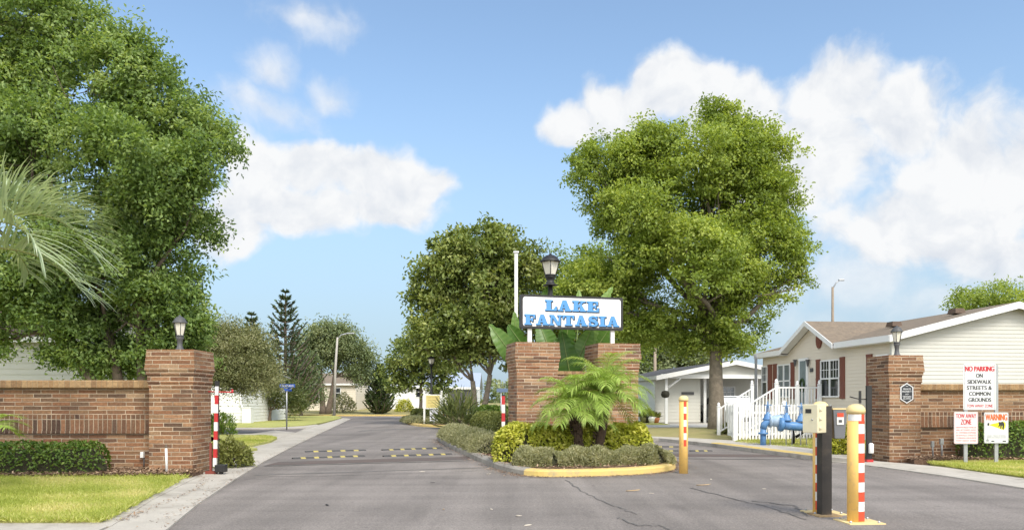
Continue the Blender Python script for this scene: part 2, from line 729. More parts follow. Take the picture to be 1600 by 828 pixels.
def tree(name, label, base, fork, blobs, r_trunk, bark, leaf, n_clump, per, clump_r, leaf_l, leaf_w, seed,
         group=None, cat='tree', stems=None, up=0.5, inner=0.5, flat=0.6, sprig=0.8, twigs=26, tint_shift=0.0, bend=0.18, shell_pow=0.4, lobes=14):
    rng = np.random.default_rng(seed)
    t = thing(name, base, label, cat, group)
    pos, axis, nrm, tint, cc = crown_points(rng, blobs, n_clump, per, clump_r, up, inner, flat, sprig, shell_pow, lobes)
    n = len(pos)
    leaf_mesh('crown', pos, axis, nrm, leaf_l * rng.uniform(0.65, 1.25, n), leaf_w * rng.uniform(0.7, 1.2, n), tint + tint_shift, leaf, t, bend=bend)
    mb = MB()
    base = Vector(base)
    stems = stems or [fork]
    forks = []
    for i, fk in enumerate(stems):
        fk = Vector(fk)
        b0 = base + Vector(((i - (len(stems) - 1) / 2) * r_trunk * 1.5, 0, -0.1))
        seg = 6
        pts, rad = [], []
        for q in range(seg + 1):
            s = q / seg
            p = b0.lerp(fk, s) + Vector((math.sin(s * 3 + seed) * 0.06, math.cos(s * 2.3 + seed) * 0.06, 0)) * (fk - b0).length * 0.25
            pts.append(p)
            rad.append(r_trunk * (1.0 - 0.3 * s + 0.45 * (1 - s) ** 6))
        mb.tube(pts, rad, 12)
        forks.append((pts[-1], rad[-1]))
    for b in blobs:
        c = Vector(b[0])
        fk, fr = min(forks, key=lambda q: (q[0] - c).length)
        p = limb(rng, mb, fk, c, fr * 0.62, fr * 0.2, 7, 6, 0.08)
        for q in range(2):
            e = c + Vector(rdir(rng, 1)[0] * np.array(b[1]) * 0.8)
            limb(rng, mb, p[3 + q], e, fr * 0.26, fr * 0.06, 5, 4, 0.08)
    sel = rng.choice(len(cc), min(twigs * 3, len(cc)), replace=False)
    for i in sel:
        c = Vector(cc[i])
        bi = min(range(len(blobs)), key=lambda q: (Vector(blobs[q][0]) - c).length)
        limb(rng, mb, Vector(blobs[bi][0]), c, r_trunk * 0.09, r_trunk * 0.03, 4, 3, 0.06)
    mb.build('trunk', bark, t)
    return t


def px_blobs(lst, d, depth=0.9):
    out = []
    for b in lst:
        px, py, rx, ry = b[:4]
        dd = d + (b[4] if len(b) > 4 else 0.0)
        c = W(px, py, dd)
        rxm, rym = rx / F * dd, ry / F * dd
        out.append((tuple(c), (rxm, max(rxm, rym) * depth, rym)))
    return out


def text_part(name, s, height, width, mat, parent, O, ea, eb, depth=0.003, bold=0.0):
    """one line of lettering, its lower left corner at O, fitted to height and width"""
    cu = bpy.data.curves.new('lettering', 'FONT')
    cu.body = s
    cu.extrude = 0.01
    ob = bpy.data.objects.new('lettering', cu)
    COL.objects.link(ob)
    dg = bpy.context.evaluated_depsgraph_get()
    me = bpy.data.meshes.new_from_object(ob.evaluated_get(dg))
    bpy.data.objects.remove(ob)
    bpy.data.curves.remove(cu)
    vs = np.array([v.co[:] for v in me.vertices])
    lo, hi = vs.min(0), vs.max(0)
    ea, eb, O = Vector(ea), Vector(eb), Vector(O)
    en = ea.cross(eb)
    p = parent
    org = Vector((0, 0, 0))
    while p is not None:
        org += p.location
        p = p.parent
    for v in me.vertices:
        a = (v.co.x - lo[0]) / (hi[0] - lo[0]) * width
        b = (v.co.y - lo[1]) / (hi[1] - lo[1]) * height
        c = (v.co.z - lo[2]) / (hi[2] - lo[2]) * depth
        v.co = O + ea * a + eb * b + en * c - org
    if bold:                                    # heavier strokes: the line struck twice, a little apart
        vv = [v.co.copy() for v in me.vertices]
        ff = [tuple(p_.vertices) for p_ in me.polygons]
        nv = len(vv)
        for sh, lift in ((bold * 2.2 * height, .0003), (-bold * 2.2 * height, .0006)):
            o_ = len(vv)
            vv += [c_ + ea * sh + en * lift for c_ in vv[:nv]]
            ff += [tuple(i_ + o_ for i_ in f_) for f_ in ff[:len(me.polygons)]]
        bpy.data.meshes.remove(me)
        me = bpy.data.meshes.new(name)
        me.from_pydata([tuple(c_) for c_ in vv], [], ff)
    me.name = name
    me.materials.clear()
    me.materials.append(mat)
    o = bpy.data.objects.new(name, me)
    COL.objects.link(o)
    o.parent = parent
    return o


# ------------------------------------------------------------------ common materials
def asphalt_mat():
    m = bpy.data.materials.new('asphalt')
    m.use_nodes = True
    N, L = m.node_tree.nodes, m.node_tree.links
    b = N['Principled BSDF']
    b.inputs['Roughness'].default_value = 0.82
    b.inputs['Specular IOR Level'].default_value = 0.3
    geo = N.new('ShaderNodeNewGeometry')

    def noise(scale, detail, rough, vec=None, rot=None, stretch=None):
        n = N.new('ShaderNodeTexNoise')
        n.inputs['Scale'].default_value = scale
        n.inputs['Detail'].default_value = detail
        n.inputs['Roughness'].default_value = rough
        v = geo.outputs['Position']
        if stretch:
            mp = N.new('ShaderNodeMapping')
            mp.inputs['Rotation'].default_value = (0, 0, rot)
            mp.inputs['Scale'].default_value = stretch
            L.new(v, mp.inputs['Vector'])
            v = mp.outputs[0]
        L.new(v, n.inputs['Vector'])
        return n.outputs['Fac']

    def rng_(v, a, b_, c, d):
        n = N.new('ShaderNodeMapRange')
        for k, x in zip(('From Min', 'From Max', 'To Min', 'To Max'), (a, b_, c, d)):
            n.inputs[k].default_value = x
        L.new(v, n.inputs['Value'])
        return n.outputs[0]

    def mul(a, c):
        n = N.new('ShaderNodeMath')
        n.operation = 'MULTIPLY'
        L.new(a, n.inputs[0])
        L.new(c, n.inputs[1])
        return n.outputs[0]
    big = rng_(noise(0.22, 5, 0.6), 0.3, 0.7, 0.75, 1.25)
    grit = rng_(noise(48, 4, 0.75), 0.3, 0.7, 0.58, 1.45)
    wheel = rng_(noise(1.0, 4, 0.6, rot=R(8.5), stretch=(1.1, 0.05, 1)), 0.35, 0.65, 0.84, 1.16)
    coarse = rng_(noise(22, 3, 0.7), 0.3, 0.7, 0.80, 1.2)
    cross = rng_(noise(1.0, 5, 0.65, rot=R(8.5), stretch=(0.06, 1.3, 1)), 0.35, 0.65, 0.88, 1.12)
    v = mul(mul(mul(mul(big, grit), coarse), wheel), cross)
    oil = rng_(noise(1.0, 7, 0.7, rot=R(8.5), stretch=(0.8, 0.28, 1)), 0.55, 0.70, 1.0, 0.76)
    spots = rng_(noise(6.5, 2, 0.5), 0.68, 0.74, 1.0, 0.72)
    v = mul(mul(v, oil), spots)
    c = N.new('ShaderNodeMix')
    c.data_type = 'RGBA'
    c.blend_type = 'MULTIPLY'
    c.inputs['Factor'].default_value = 1
    c.inputs['A'].default_value = (0.205, 0.180, 0.160, 1)
    cc = N.new('ShaderNodeCombineColor')
    for i in range(3):
        L.new(v, cc.inputs[i])
    L.new(cc.outputs[0], c.inputs['B'])
    # pale dried splashes
    st = rng_(noise(0.55, 9, 0.72), 0.62, 0.76, 0.0, 0.45)
    mx = N.new('ShaderNodeMix')
    mx.data_type = 'RGBA'
    L.new(st, mx.inputs['Factor'])
    L.new(c.outputs['Result'], mx.inputs['A'])
    mx.inputs['B'].default_value = (0.36, 0.34, 0.315, 1)
    L.new(mx.outputs['Result'], b.inputs['Base Color'])
    bp = N.new('ShaderNodeBump')
    bp.inputs['Strength'].default_value = 0.5
    bp.inputs['Distance'].default_value = 0.01
    L.new(noise(60, 4, 0.7), bp.inputs['Height'])
    L.new(bp.outputs[0], b.inputs['Normal'])
    MATS['asphalt'] = m
    return m


asphalt = asphalt_mat()
concrete = mk('concrete', (0.50, 0.46, 0.395), (0.39, 0.355, 0.30), 1.4, 0.88, 0.45, 60, stain=(0.25, 0.22, 0.18), sscale=1.1)
kerb_grey = mk('kerb_concrete', (0.36, 0.33, 0.28), (0.25, 0.225, 0.19), 3.0, 0.88, 0.4, 50, stain=(0.15, 0.135, 0.115), sscale=1.7)
kerb_yellow = mk('kerb_yellow_paint', (0.62, 0.45, 0.13), (0.54, 0.40, 0.16), 3.0, 0.8, 0.3, 50, stain=(0.34, 0.28, 0.18), sscale=4.5)
grass_m = mk('grass', (0.32, 0.35, 0.085), (0.43, 0.41, 0.13), 2.2, 0.9, 0.8, 90, stain=(0.42, 0.36, 0.14), sscale=0.9)
grass_dry = mk('grass_dry', (0.26, 0.25, 0.08), (0.35, 0.29, 0.13), 1.6, 0.9, 0.8, 60, stain=(0.30, 0.22, 0.12), sscale=0.6)
mulch_m = mk('mulch', (0.15, 0.085, 0.05), (0.085, 0.05, 0.032), 22, 0.95, 0.9, 45, stain=(0.24, 0.16, 0.105), sscale=9)
tan = [(0.10, 0.062, 0.042), (0.235, 0.11, 0.058), (0.29, 0.155, 0.082), (0.17, 0.09, 0.052), (0.33, 0.19, 0.105), (0.25, 0.118, 0.062), (0.125, 0.078, 0.052), (0.27, 0.15, 0.08), (0.21, 0.12, 0.066), (0.38, 0.25, 0.15)]
brick = brick_mat('brick', 0.35, 0.0767, tan)
brick_isl = brick_mat('brick_island', 0.36, 0.0767, [(0.14, 0.085, 0.06)] + [tuple(c * 1.12 for c in t) for t in tan[1:]], mortar=(0.52, 0.42, 0.31), seed=3)
brick_sold = brick_mat('brick_soldier', 0.088, 0.42, [(0.06, 0.04, 0.032), (0.22, 0.11, 0.06), (0.12, 0.07, 0.045), (0.28, 0.14, 0.075), (0.08, 0.052, 0.04), (0.24, 0.13, 0.07)], half=False, joint=0.011, seed=5)
brick_cope = brick_mat('brick_coping', 0.10, 0.6, [(0.27, 0.165, 0.085), (0.38, 0.25, 0.13), (0.31, 0.19, 0.095), (0.23, 0.14, 0.075)], half=False, mortar=(0.36, 0.28, 0.18), joint=0.006, seed=8)
white = mk('white_paint', (0.78, 0.77, 0.74), (0.70, 0.69, 0.65), 3, 0.55)
white_v = mk('white_vinyl', (0.80, 0.80, 0.78), (0.74, 0.74, 0.71), 2, 0.45)
cream_siding = mk('cream_siding', (0.57, 0.56, 0.50), (0.53, 0.52, 0.465), 0.8, 0.6)
beige_siding = mk('beige_siding', (0.70, 0.63, 0.51), (0.66, 0.59, 0.48), 0.8, 0.6)
black = mk('black_metal', (0.018, 0.018, 0.018), (0.03, 0.028, 0.026), 6, 0.45)
dark_grey = mk('dark_grey_metal', (0.09, 0.09, 0.09), (0.07, 0.07, 0.07), 6, 0.5)
galv = mk('galvanised_steel', (0.42, 0.43, 0.44), (0.34, 0.35, 0.36), 8, 0.45, metal=0.5)
yellow = mk('yellow_paint', (0.84, 0.53, 0.15), (0.80, 0.50, 0.15), 5, 0.5, stain=(0.62, 0.41, 0.17), sscale=12)
pale_yellow = mk('pale_yellow_paint', (0.74, 0.58, 0.28), (0.70, 0.54, 0.25), 5, 0.6)
red = mk('red_tape', (0.60, 0.075, 0.03), (0.52, 0.07, 0.03), 10, 0.4)
red2 = mk('red_paint', (0.50, 0.03, 0.035), (0.44, 0.03, 0.03), 8, 0.45)
white_tape = mk('white_tape', (0.74, 0.72, 0.68), (0.66, 0.64, 0.60), 8, 0.4)
bark = mk('bark', (0.17, 0.13, 0.095), (0.09, 0.07, 0.055), 7, 0.95, 0.9, 14)
bark_grey = mk('bark_grey', (0.27, 0.225, 0.17), (0.15, 0.125, 0.095), 6, 0.95, 0.9, 16)
glass = glass_mat('window_glass')
glass_lt = glass_mat('pale_glass', (0.22, 0.25, 0.26), 0.12)
shutter_m = mk('shutter_red_brown', (0.195, 0.068, 0.043), (0.17, 0.06, 0.04), 6, 0.6)
shingle = mk('shingles', (0.235, 0.185, 0.135), (0.15, 0.12, 0.09), 9, 0.95, 0.7, 30, stain=(0.25, 0.19, 0.13), sscale=3)
lamp_glass = mk('frosted_lamp_glass', (0.72, 0.68, 0.58), (0.66, 0.62, 0.52), 4, 0.25)
blue_paint = mk('blue_paint', (0.075, 0.19, 0.40), (0.10, 0.235, 0.44), 5, 0.4, stain=(0.20, 0.34, 0.52), sscale=4)

leaf_oak = leaf_mat('leaf_oak', (0.085, 0.145, 0.042), (0.225, 0.330, 0.098), (0.41, 0.50, 0.185), 0.47)
leaf_maple = leaf_mat('leaf_bright', (0.135, 0.195, 0.032), (0.285, 0.375, 0.075), (0.50, 0.57, 0.14), 0.48)
leaf_mag = leaf_mat('leaf_magnolia', (0.09, 0.13, 0.032), (0.22, 0.28, 0.07), (0.42, 0.45, 0.15), 0.34, 0.4)
leaf_olive = leaf_mat('leaf_olive', (0.13, 0.155, 0.06), (0.235, 0.255, 0.11), (0.38, 0.37, 0.20), 0.3)
leaf_dark = leaf_mat('leaf_dark', (0.045, 0.065, 0.018), (0.095, 0.125, 0.034), (0.19, 0.20, 0.06), 0.22)
leaf_pine = leaf_mat('leaf_pine', (0.045, 0.075, 0.036), (0.085, 0.13, 0.052), (0.15, 0.19, 0.08), 0.18)
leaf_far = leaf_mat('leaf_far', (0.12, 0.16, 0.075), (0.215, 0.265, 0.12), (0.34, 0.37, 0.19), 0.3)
leaf_hedge = leaf_mat('leaf_hedge', (0.045, 0.095, 0.015), (0.13, 0.215, 0.035), (0.26, 0.34, 0.07), 0.3)
leaf_gold = leaf_mat('leaf_gold', (0.16, 0.20, 0.02), (0.50, 0.52, 0.06), (0.82, 0.78, 0.22), 0.38)
leaf_sage = leaf_mat('leaf_sage', (0.20, 0.205, 0.10), (0.36, 0.36, 0.19), (0.56, 0.52, 0.34), 0.35)
leaf_box = leaf_mat('leaf_boxwood', (0.10, 0.125, 0.032), (0.22, 0.24, 0.065), (0.35, 0.35, 0.12), 0.27)
leaf_palm = leaf_mat('leaf_palm', (0.18, 0.29, 0.05), (0.35, 0.48, 0.10), (0.56, 0.63, 0.20), 0.35)
leaf_pindo = leaf_mat('leaf_pindo', (0.20, 0.28, 0.15), (0.39, 0.47, 0.30), (0.62, 0.68, 0.50), 0.25)
leaf_banana = leaf_mat('leaf_banana', (0.05, 0.12, 0.02), (0.10, 0.20, 0.035), (0.24, 0.36, 0.09), 0.32, 0.35)
leaf_grass = leaf_mat('leaf_grass', (0.30, 0.36, 0.06), (0.48, 0.52, 0.13), (0.70, 0.63, 0.30), 0.42)
leaf_chip = leaf_mat('bark_chips', (0.09, 0.055, 0.035), (0.26, 0.16, 0.095), (0.50, 0.36, 0.24), 0.0, 0.9)

# ------------------------------------------------------------------ the setting
# ground: one sheet to the horizon, rising a little beyond the far street
xs = [-900, -300, -120, -60, -30, 0, 30, 60, 120, 300, 900]
ys = [-60, 0, 66, 74, 80, 90, 120, 300, 1200]


def ground_z(y):
    return -0.03 if y <= 74 else min(0.9, -0.03 + 0.93 * (y - 74) / 40.0)


mb = MB()
mb.add([(x, y, ground_z(y)) for y in ys for x in xs], [(j * 11 + i, j * 11 + i + 1, (j + 1) * 11 + i + 1, (j + 1) * 11 + i) for j in range(len(ys) - 1) for i in range(10)])
struct(mb, 'ground', grass_dry)

mb = MB()
mb.prism([(-70, -25), (60, -25), (60, 70.5), (-70, 70.5)], -0.029, 0.0)
struct(mb, 'road', asphalt)


def gxy(px, py):
    g = G(px, py)
    return (g.x, g.y)


# left road edge: concrete gutter beside the road, sidewalk apron, lawns
edge_l = [(-3.25, 6.0), gxy(262, 828), gxy(310, 788), gxy(370, 748), gxy(412, 722), gxy(452, 701), gxy(490, 682), gxy(520, 668), gxy(548, 654.5)]
back_l = [(-4.05, 6.0), gxy(172, 826), gxy(238, 783), gxy(318, 742), gxy(368, 714), gxy(416, 693), gxy(462, 676.5), gxy(498, 664.5), gxy(536, 653)]
mb = MB()
mb.prism(edge_l + back_l[::-1], -0.01, 0.022)
struct(mb, 'gutter', concrete)
mb = MB()
mb.prism([back_l[1], back_l[2], back_l[3], back_l[4], back_l[5], back_l[6], gxy(430, 673), gxy(395, 678), gxy(331, 681), (-13.5, 29), (-6.9, 15.7), (-5.9, 14.2), (-4.9, 9.0)], -0.01, 0.03)
struct(mb, 'sidewalk', concrete)
mb = MB()
mb.prism([(-40, 5.5), (-3.9, 5.5), (-4.3, 7.9), (-4.5, 9.3), (-40, 9.3)], -0.01, 0.026)
struct(mb, 'sidewalk', concrete)
mb = MB()
mb.prism([back_l[7], back_l[6], gxy(480, 669), gxy(440, 670.5), (-40, 37.2), (-40, 38.4), gxy(430, 668.5), gxy(475, 666), gxy(494, 663.5)], -0.01, 0.034)
struct(mb, 'kerb', concrete)

lawn1 = [(-40, 8.98), (-4.62, 8.98), (-4.95, 10.5), (-5.35, 12.2), (-5.85, 14.2), (-6.0, 14.9), (-40, 14.9)]
mb = MB()
mb.prism(lawn1, -0.02, 0.06)
struct(mb, 'lawn', grass_m)
mulch1 = [(-40, 13.75), (-12, 13.7), (-10, 13.85), (-8.6, 13.72), (-7.2, 13.8), (-6.3, 13.9), (-5.72, 14.1), (-5.75, 14.9), (-6.2, 15.3), (-40, 15.4)]
mb = MB()
mb.prism(mulch1, 0.0, 0.115)
struct(mb, 'mulch_bed', mulch_m)
mb = MB()
mb.prism([(-40, 15.3), (-7.0, 15.3), (-7.0, 22), (-12, 31), (-40, 31)], -0.02, 0.08)
struct(mb, 'lawn', grass_m)
lawn2 = [gxy(331, 681), gxy(392, 682), gxy(424, 684.5), gxy(433, 687), gxy(424, 692), gxy(385, 702), gxy(366, 711), gxy(341, 731), (-6.9, 16.2), (-9, 22)]
mb = MB()
mb.prism(lawn2, -0.02, 0.08)
struct(mb, 'lawn', grass_m)
lawn3 = [(-40, 38.4), gxy(430, 668.5), gxy(475, 666), gxy(494, 663.5), gxy(515, 659), gxy(534, 653.5), gxy(525, 650.5), (-40, 66)]
mb = MB()
mb.prism(lawn3, -0.02, 0.075)
struct(mb, 'lawn', grass_m)
# far street edge with a yellow kerb, dry lawn behind it
mb = MB()
mb.prism([(-70, 70.5), (30, 70.5), (30, 70.8), (-70, 70.8)], -0.02, 0.12)
struct(mb, 'kerb', kerb_yellow)
mb = MB()
mb.prism([(-70, 70.8), (30, 70.8), (30, 74), (-70, 74)], -0.02, 0.11)
struct(mb, 'lawn', grass_dry)

# right road edge: gutter, yellow kerb, sidewalk, lawns
edge_r = [gxy(1030, 689), gxy(1110, 697.5), gxy(1200, 709.5), gxy(1275, 719.5), gxy(1330, 725), gxy(1380, 731), gxy(1480, 745), gxy(1600, 764), (8.55, 9), (8.7, 5)]
back_r = [gxy(1040, 687.5), gxy(1118, 695), gxy(1205, 704.5), gxy(1277, 713.5), gxy(1330, 718), (8.62, 17.3), (8.95, 16.4), (9.1, 13.6), (9.35, 9), (9.5, 5)]
mb = MB()
mb.prism(edge_r[3:] + back_r[3:][::-1], -0.01, 0.024)
struct(mb, 'gutter', concrete)
ek = [(0.0, -0.01), (0.0, 0.10), (-0.05, 0.125), (-0.30, 0.125), (-0.30, -0.01)]
mb = MB()
mb.sweep([edge_r[1], gxy(1155, 703.2), edge_r[2], gxy(1240, 714.6), edge_r[3]], ek)
struct(mb, 'kerb', kerb_yellow)
mb = MB()
side_r = [gxy(1000, 688), gxy(1030, 689), edge_r[1], edge_r[2], edge_r[3], gxy(1330, 724), gxy(1330, 714), gxy(1270, 707), gxy(1215, 700), gxy(1150, 693), gxy(1080, 688.5), gxy(1010, 685.5)]
mb.prism(side_r, -0.01, 0.105)
struct(mb, 'sidewalk', concrete)
mb = MB()
mb.prism([gxy(1010, 685.5), gxy(1080, 688.5), gxy(1150, 693), gxy(1215, 700), gxy(1270, 707), gxy(1330, 714), (9.0, 18.2), (30, 18.2), (30, 39), (9, 38.5), (4.5, 38.3), (3.4, 37)], -0.02, 0.095)
struct(mb, 'lawn', grass_dry)
mb = MB()
mb.prism([(6.7, 25.2), (7.1, 23.4), (8.2, 20.6), (10.4, 20.2), (10.8, 26.4), (8.8, 26.4), (7.4, 26.0)], 0.0, 0.10)
struct(mb, 'dirt', mk('dirt', (0.24, 0.17, 0.105), (0.17, 0.14, 0.06), 2.5, 0.95, 0.8, 40, stain=(0.15, 0.17, 0.04), sscale=1.4))
mb = MB()
mb.prism([(5, 40.2), (24, 41), (24, 58), (7, 58), (3, 44)], -0.01, 0.06)
struct(mb, 'driveway', mk('driveway_concrete', (0.56, 0.53, 0.48), (0.48, 0.455, 0.41), 1.2, 0.85, 0.2, 40))
mb = MB()
mb.prism([(6.0, 43.2), (8.6, 43.6), (8.6, 46), (7.4, 54), (4.5, 54)], 0.0, 0.085)
struct(mb, 'lawn', grass_m)
lawn_r = [(9.0, 17.2), (8.97, 16.4), (9.12, 13.6), (9.37, 9), (9.5, 5), (40, 5), (40, 18.6), (9.6, 18.6)]
mb = MB()
mb.prism(lawn_r, -0.02, 0.06)
struct(mb, 'lawn', grass_m)
mb = MB()
mb.prism([(8.7, 17.3), (9.4, 17.55), (10.6, 17.7), (13, 17.62), (40, 17.7), (40, 18.7), (9.1, 18.7)], 0.0, 0.11)
struct(mb, 'mulch_bed', mulch_m)

# old brick-coloured paving bands and patched joints across the road
band_m = mk('worn_paver_band', (0.135, 0.098, 0.082), (0.11, 0.09, 0.08), 1.5, 0.9, 0.4, 40, stain=(0.105, 0.098, 0.092), sscale=0.7)
pale_band = mk('worn_pale_joint', (0.20, 0.185, 0.165), (0.13, 0.12, 0.112), 2.4, 0.9, 0.3, 40, stain=(0.10, 0.095, 0.09), sscale=1.1)


def band(a, b, w0, w1, m, z=0.0042):
    q = MB()
    a, b = gxy(*a), gxy(*b)
    n = 14
    rn = random.Random(int(a[0] * 100))
    lo, hi = [], []
    for i in range(n + 1):
        t = i / n
        x, y = a[0] + (b[0] - a[0]) * t, a[1] + (b[1] - a[1]) * t
        w = w0 + (w1 - w0) * t
        lo.append((x, y - w / 2 + rn.uniform(-.02, .02), z))
        hi.append((x, y + w / 2 + rn.uniform(-.02, .02), z))
    q.add(lo + hi, [(i, i + 1, n + 2 + i, n + 1 + i) for i in range(n)])
    return struct(q, 'road_band', m)


band((425, 724), (735, 715), 1.0, 1.0, band_m)
band((412, 728), (745, 719), 0.16, 0.1, pale_band, 0.0082)
band((398, 742), (762, 730), 0.16, 0.1, pale_band)
band((560, 673), (690, 668), 1.2, 1.2, pale_band)
band((1052, 711), (1255, 712), 1.0, 0.9, band_m)
band((1052, 716), (1262, 718), 0.2, 0.16, pale_band, 0.0082)


def crack(pts, w, seed):
    rn = random.Random(seed)
    q = MB()
    P = [gxy(*p) for p in pts]
    line = []
    for i in range(len(P) - 1):
        for t in np.linspace(0, 1, 9)[:-1]:
            line.append((P[i][0] + (P[i + 1][0] - P[i][0]) * t + rn.uniform(-.03, .03), P[i][1] + (P[i + 1][1] - P[i][1]) * t + rn.uniform(-.05, .05)))
    line.append(P[-1])
    n = len(line)
    vs, fs = [], []
    for i, (x, y) in enumerate(line):
        a, b = line[max(i - 1, 0)], line[min(i + 1, n - 1)]
        d = Vector((b[0] - a[0], b[1] - a[1], 0)).normalized()
        ww = w * rn.uniform(0.35, 1.2) / 2
        vs += [(x - d.y * ww, y + d.x * ww, 0.006), (x + d.y * ww, y - d.x * ww, 0.006)]
    fs = [(2 * i, 2 * i + 1, 2 * i + 3, 2 * i + 2) for i in range(n - 1)]
    q.add(vs, fs)
    return struct(q, 'road_crack', mk('crack_tar', (0.11, 0.102, 0.094), (0.145, 0.134, 0.122), 8, 0.8))


crack([(885, 750), (910, 768), (955, 788), (995, 804)], 0.026, 1)
crack([(965, 808), (990, 820), (1030, 821), (1045, 828)], 0.028, 2)
crack([(1080, 762), (1140, 778), (1200, 792), (1260, 812)], 0.030, 3)
crack([(1175, 782), (1240, 790), (1262, 806)], 0.04, 4)
crack([(30 + 370, 745), (560, 742), (760, 735)], 0.035, 5)

# ------------------------------------------------------------------ the island
TH = R(12)
U = Vector((math.cos(TH), math.sin(TH), 0))       # along the gate line of the island
Vv = Vector((-math.sin(TH), math.cos(TH), 0))     # away from the camera


def isl(u, v, o=(1.55, 15.2)):
    return (o[0] + U.x * u + Vv.x * v, o[1] + U.y * u + Vv.y * v)


isl_pts_l = [gxy(683, 686), gxy(690, 692), gxy(702, 699), gxy(730, 712.5), gxy(768, 729.5), gxy(795, 738), gxy(818, 742.5)]
isl_pts_f = [gxy(818, 742.5), gxy(850, 744.5), gxy(900, 744.5), gxy(950, 743.2), gxy(1000, 740.8), gxy(1030, 738), gxy(1048, 735), gxy(1056, 730.5), gxy(1052, 725.5), (3.75, 18.2)]
isl_pts_b = [(3.75, 18.2), (3.55, 20), (2.4, 26), (1.9, 28.2), (0.9, 29.6), (-1.2, 30.0), (-2.3, 29.7), gxy(683, 686)]


def smooth_line(pts, k=4):
    out = []
    P = [Vector((p[0], p[1], 0)) for p in pts]
    for i in range(len(P) - 1):
        p0, p1, p2, p3 = P[max(i - 1, 0)], P[i], P[i + 1], P[min(i + 2, len(P) - 1)]
        for t in np.linspace(0, 1, k, endpoint=False):
            out.append(0.5 * ((2 * p1) + (p2 - p0) * t + (2 * p0 - 5 * p1 + 4 * p2 - p3) * t * t + (3 * p1 - p0 - 3 * p2 + p3) * t ** 3))
    out.append(P[-1])
    return [(p.x, p.y) for p in out]


kprof = [(0.0, -0.01), (-0.012, 0.09), (-0.05, 0.12), (-0.12, 0.13), (-0.24, 0.128), (-0.24, -0.01)]
for pts, m in ((isl_pts_l, kerb_grey), (isl_pts_f, kerb_yellow), (isl_pts_b, kerb_grey)):
    mb = MB()
    mb.sweep(smooth_line(pts), kprof)
    struct(mb, 'kerb', m)
mb = MB()
full = smooth_line(isl_pts_l)[:-1] + smooth_line(isl_pts_f)[:-1] + smooth_line(isl_pts_b)[:-1]
cxy = (sum(p[0] for p in full) / len(full), sum(p[1] for p in full) / len(full))
inner = [(p[0] + (cxy[0] - p[0]) * 0.03, p[1] + (cxy[1] - p[1]) * 0.03) for p in full]
mb.prism(inner, -0.01, 0.115)
struct(mb, 'mulch_bed', mulch_m)
# second island, further along the road
isl2 = [gxy(634, 659), gxy(640, 663), gxy(655, 666), gxy(690, 667.5), gxy(740, 668), (3, 41.0), (4.0, 43), (3.4, 50), (0.5, 60), (-4, 62), (-6.6, 58)]
mb = MB()
mb.sweep(smooth_line(isl2 + [isl2[0]]), kprof)
struct(mb, 'kerb', kerb_yellow)
mb = MB()
c2 = (sum(p[0] for p in isl2) / len(isl2), sum(p[1] for p in isl2) / len(isl2))
mb.prism([(p[0] + (c2[0] - p[0]) * 0.04, p[1] + (c2[1] - p[1]) * 0.04) for p in smooth_line(isl2 + [isl2[0]])[:-1]], -0.01, 0.115)
struct(mb, 'mulch_bed', mulch_m)


# ------------------------------------------------------------------ brick pillars and walls
def pillar(cx, cy, w, dpt, top, rz, label, m, z0=0.0):
    t = thing('brick_pillar', (cx, cy, z0), label, 'brick pillar', 'brick gate pillars')
    c = 0.0767
    n_top = 9
    zc = top - n_top * c
    q = MB()
    q.box((cx, cy, (z0 - 0.05 + zc) / 2), (w, dpt, zc - z0 + 0.05), rz)
    q.build('shaft', m, t)
    q = MB()
    offs = [0.010, 0.024, 0.024, 0.042, 0.060, 0.053, 0.047, 0.041, 0.036]
    for i, o in enumerate(offs):
        q.box((cx, cy, zc + (i + 0.5) * c - (0.0 if i else 0.0)), (w + 2 * o, dpt + 2 * o, c - 0.0005), rz)
    q.build('corbelled_cap', m, t)
    return t


pillar(-6.27, 15.15, 0.80, 0.9, 2.33, 0, 'brown brick gate pillar at the right end of the left wall, small lantern on top', brick)
pillar(8.82, 18.45, 0.72, 0.9, 2.41, R(3), 'brown brick gate pillar with a dark hexagonal plaque on its front', brick)
P1, P2 = (0.50, 19.55), (2.50, 19.98)
pillar(P1[0], P1[1], 1.0, 1.0, 2.78, TH, 'brick island pillar under the left leg of the community name sign', brick_isl, 0.10)
pillar(P2[0], P2[1], 1.0, 1.0, 2.78, TH, 'brick island pillar under the right leg of the community name sign', brick_isl, 0.10)
t = thing('brick_wall', (1.5, 19.8, 0.1), 'low brick wall joining the two island pillars behind the palms', 'wall')
q = MB()
q.box((1.5, 19.77, 1.05), (1.04, 0.3, 1.96), TH)
q.build('wall_face', brick_isl, t)
q = MB()
q.box((1.5, 19.77, 2.07), (1.02, 0.36, 0.08), TH)
q.build('coping', brick_cope, t)


def garden_wall(x0, x1, y, label):
    t = thing('brick_wall', ((x0 + x1) / 2, y, 0.0), label, 'wall')
    q = MB()
    q.box(((x0 + x1) / 2, y + 0.12, 0.75), (x1 - x0, 0.24, 1.75))
    q.build('wall_face', brick, t)
    q = MB()
    q.box(((x0 + x1) / 2, y - 0.012, 0.975), (x1 - x0 - 0.004, 0.05, 0.30))
    q.mat(0).box(((x0 + x1) / 2, y - 0.020, 0.80), (x1 - x0 - 0.004, 0.06, 0.045))
    q.build('soldier_course', brick_sold, t)
    q = MB()
    q.box(((x0 + x1) / 2, y + 0.11, 1.70), (x1 - x0 - 0.006, 0.40, 0.15))
    q.build('coping', brick_cope, t, bevel=0.02)
    return t


garden_wall(-26, -6.67, 15.1, 'long brown brick wall behind the low clipped hedge, joining the left gate pillar')
garden_wall(9.19, 26, 18.55, 'brown brick wall behind the three parking notices')


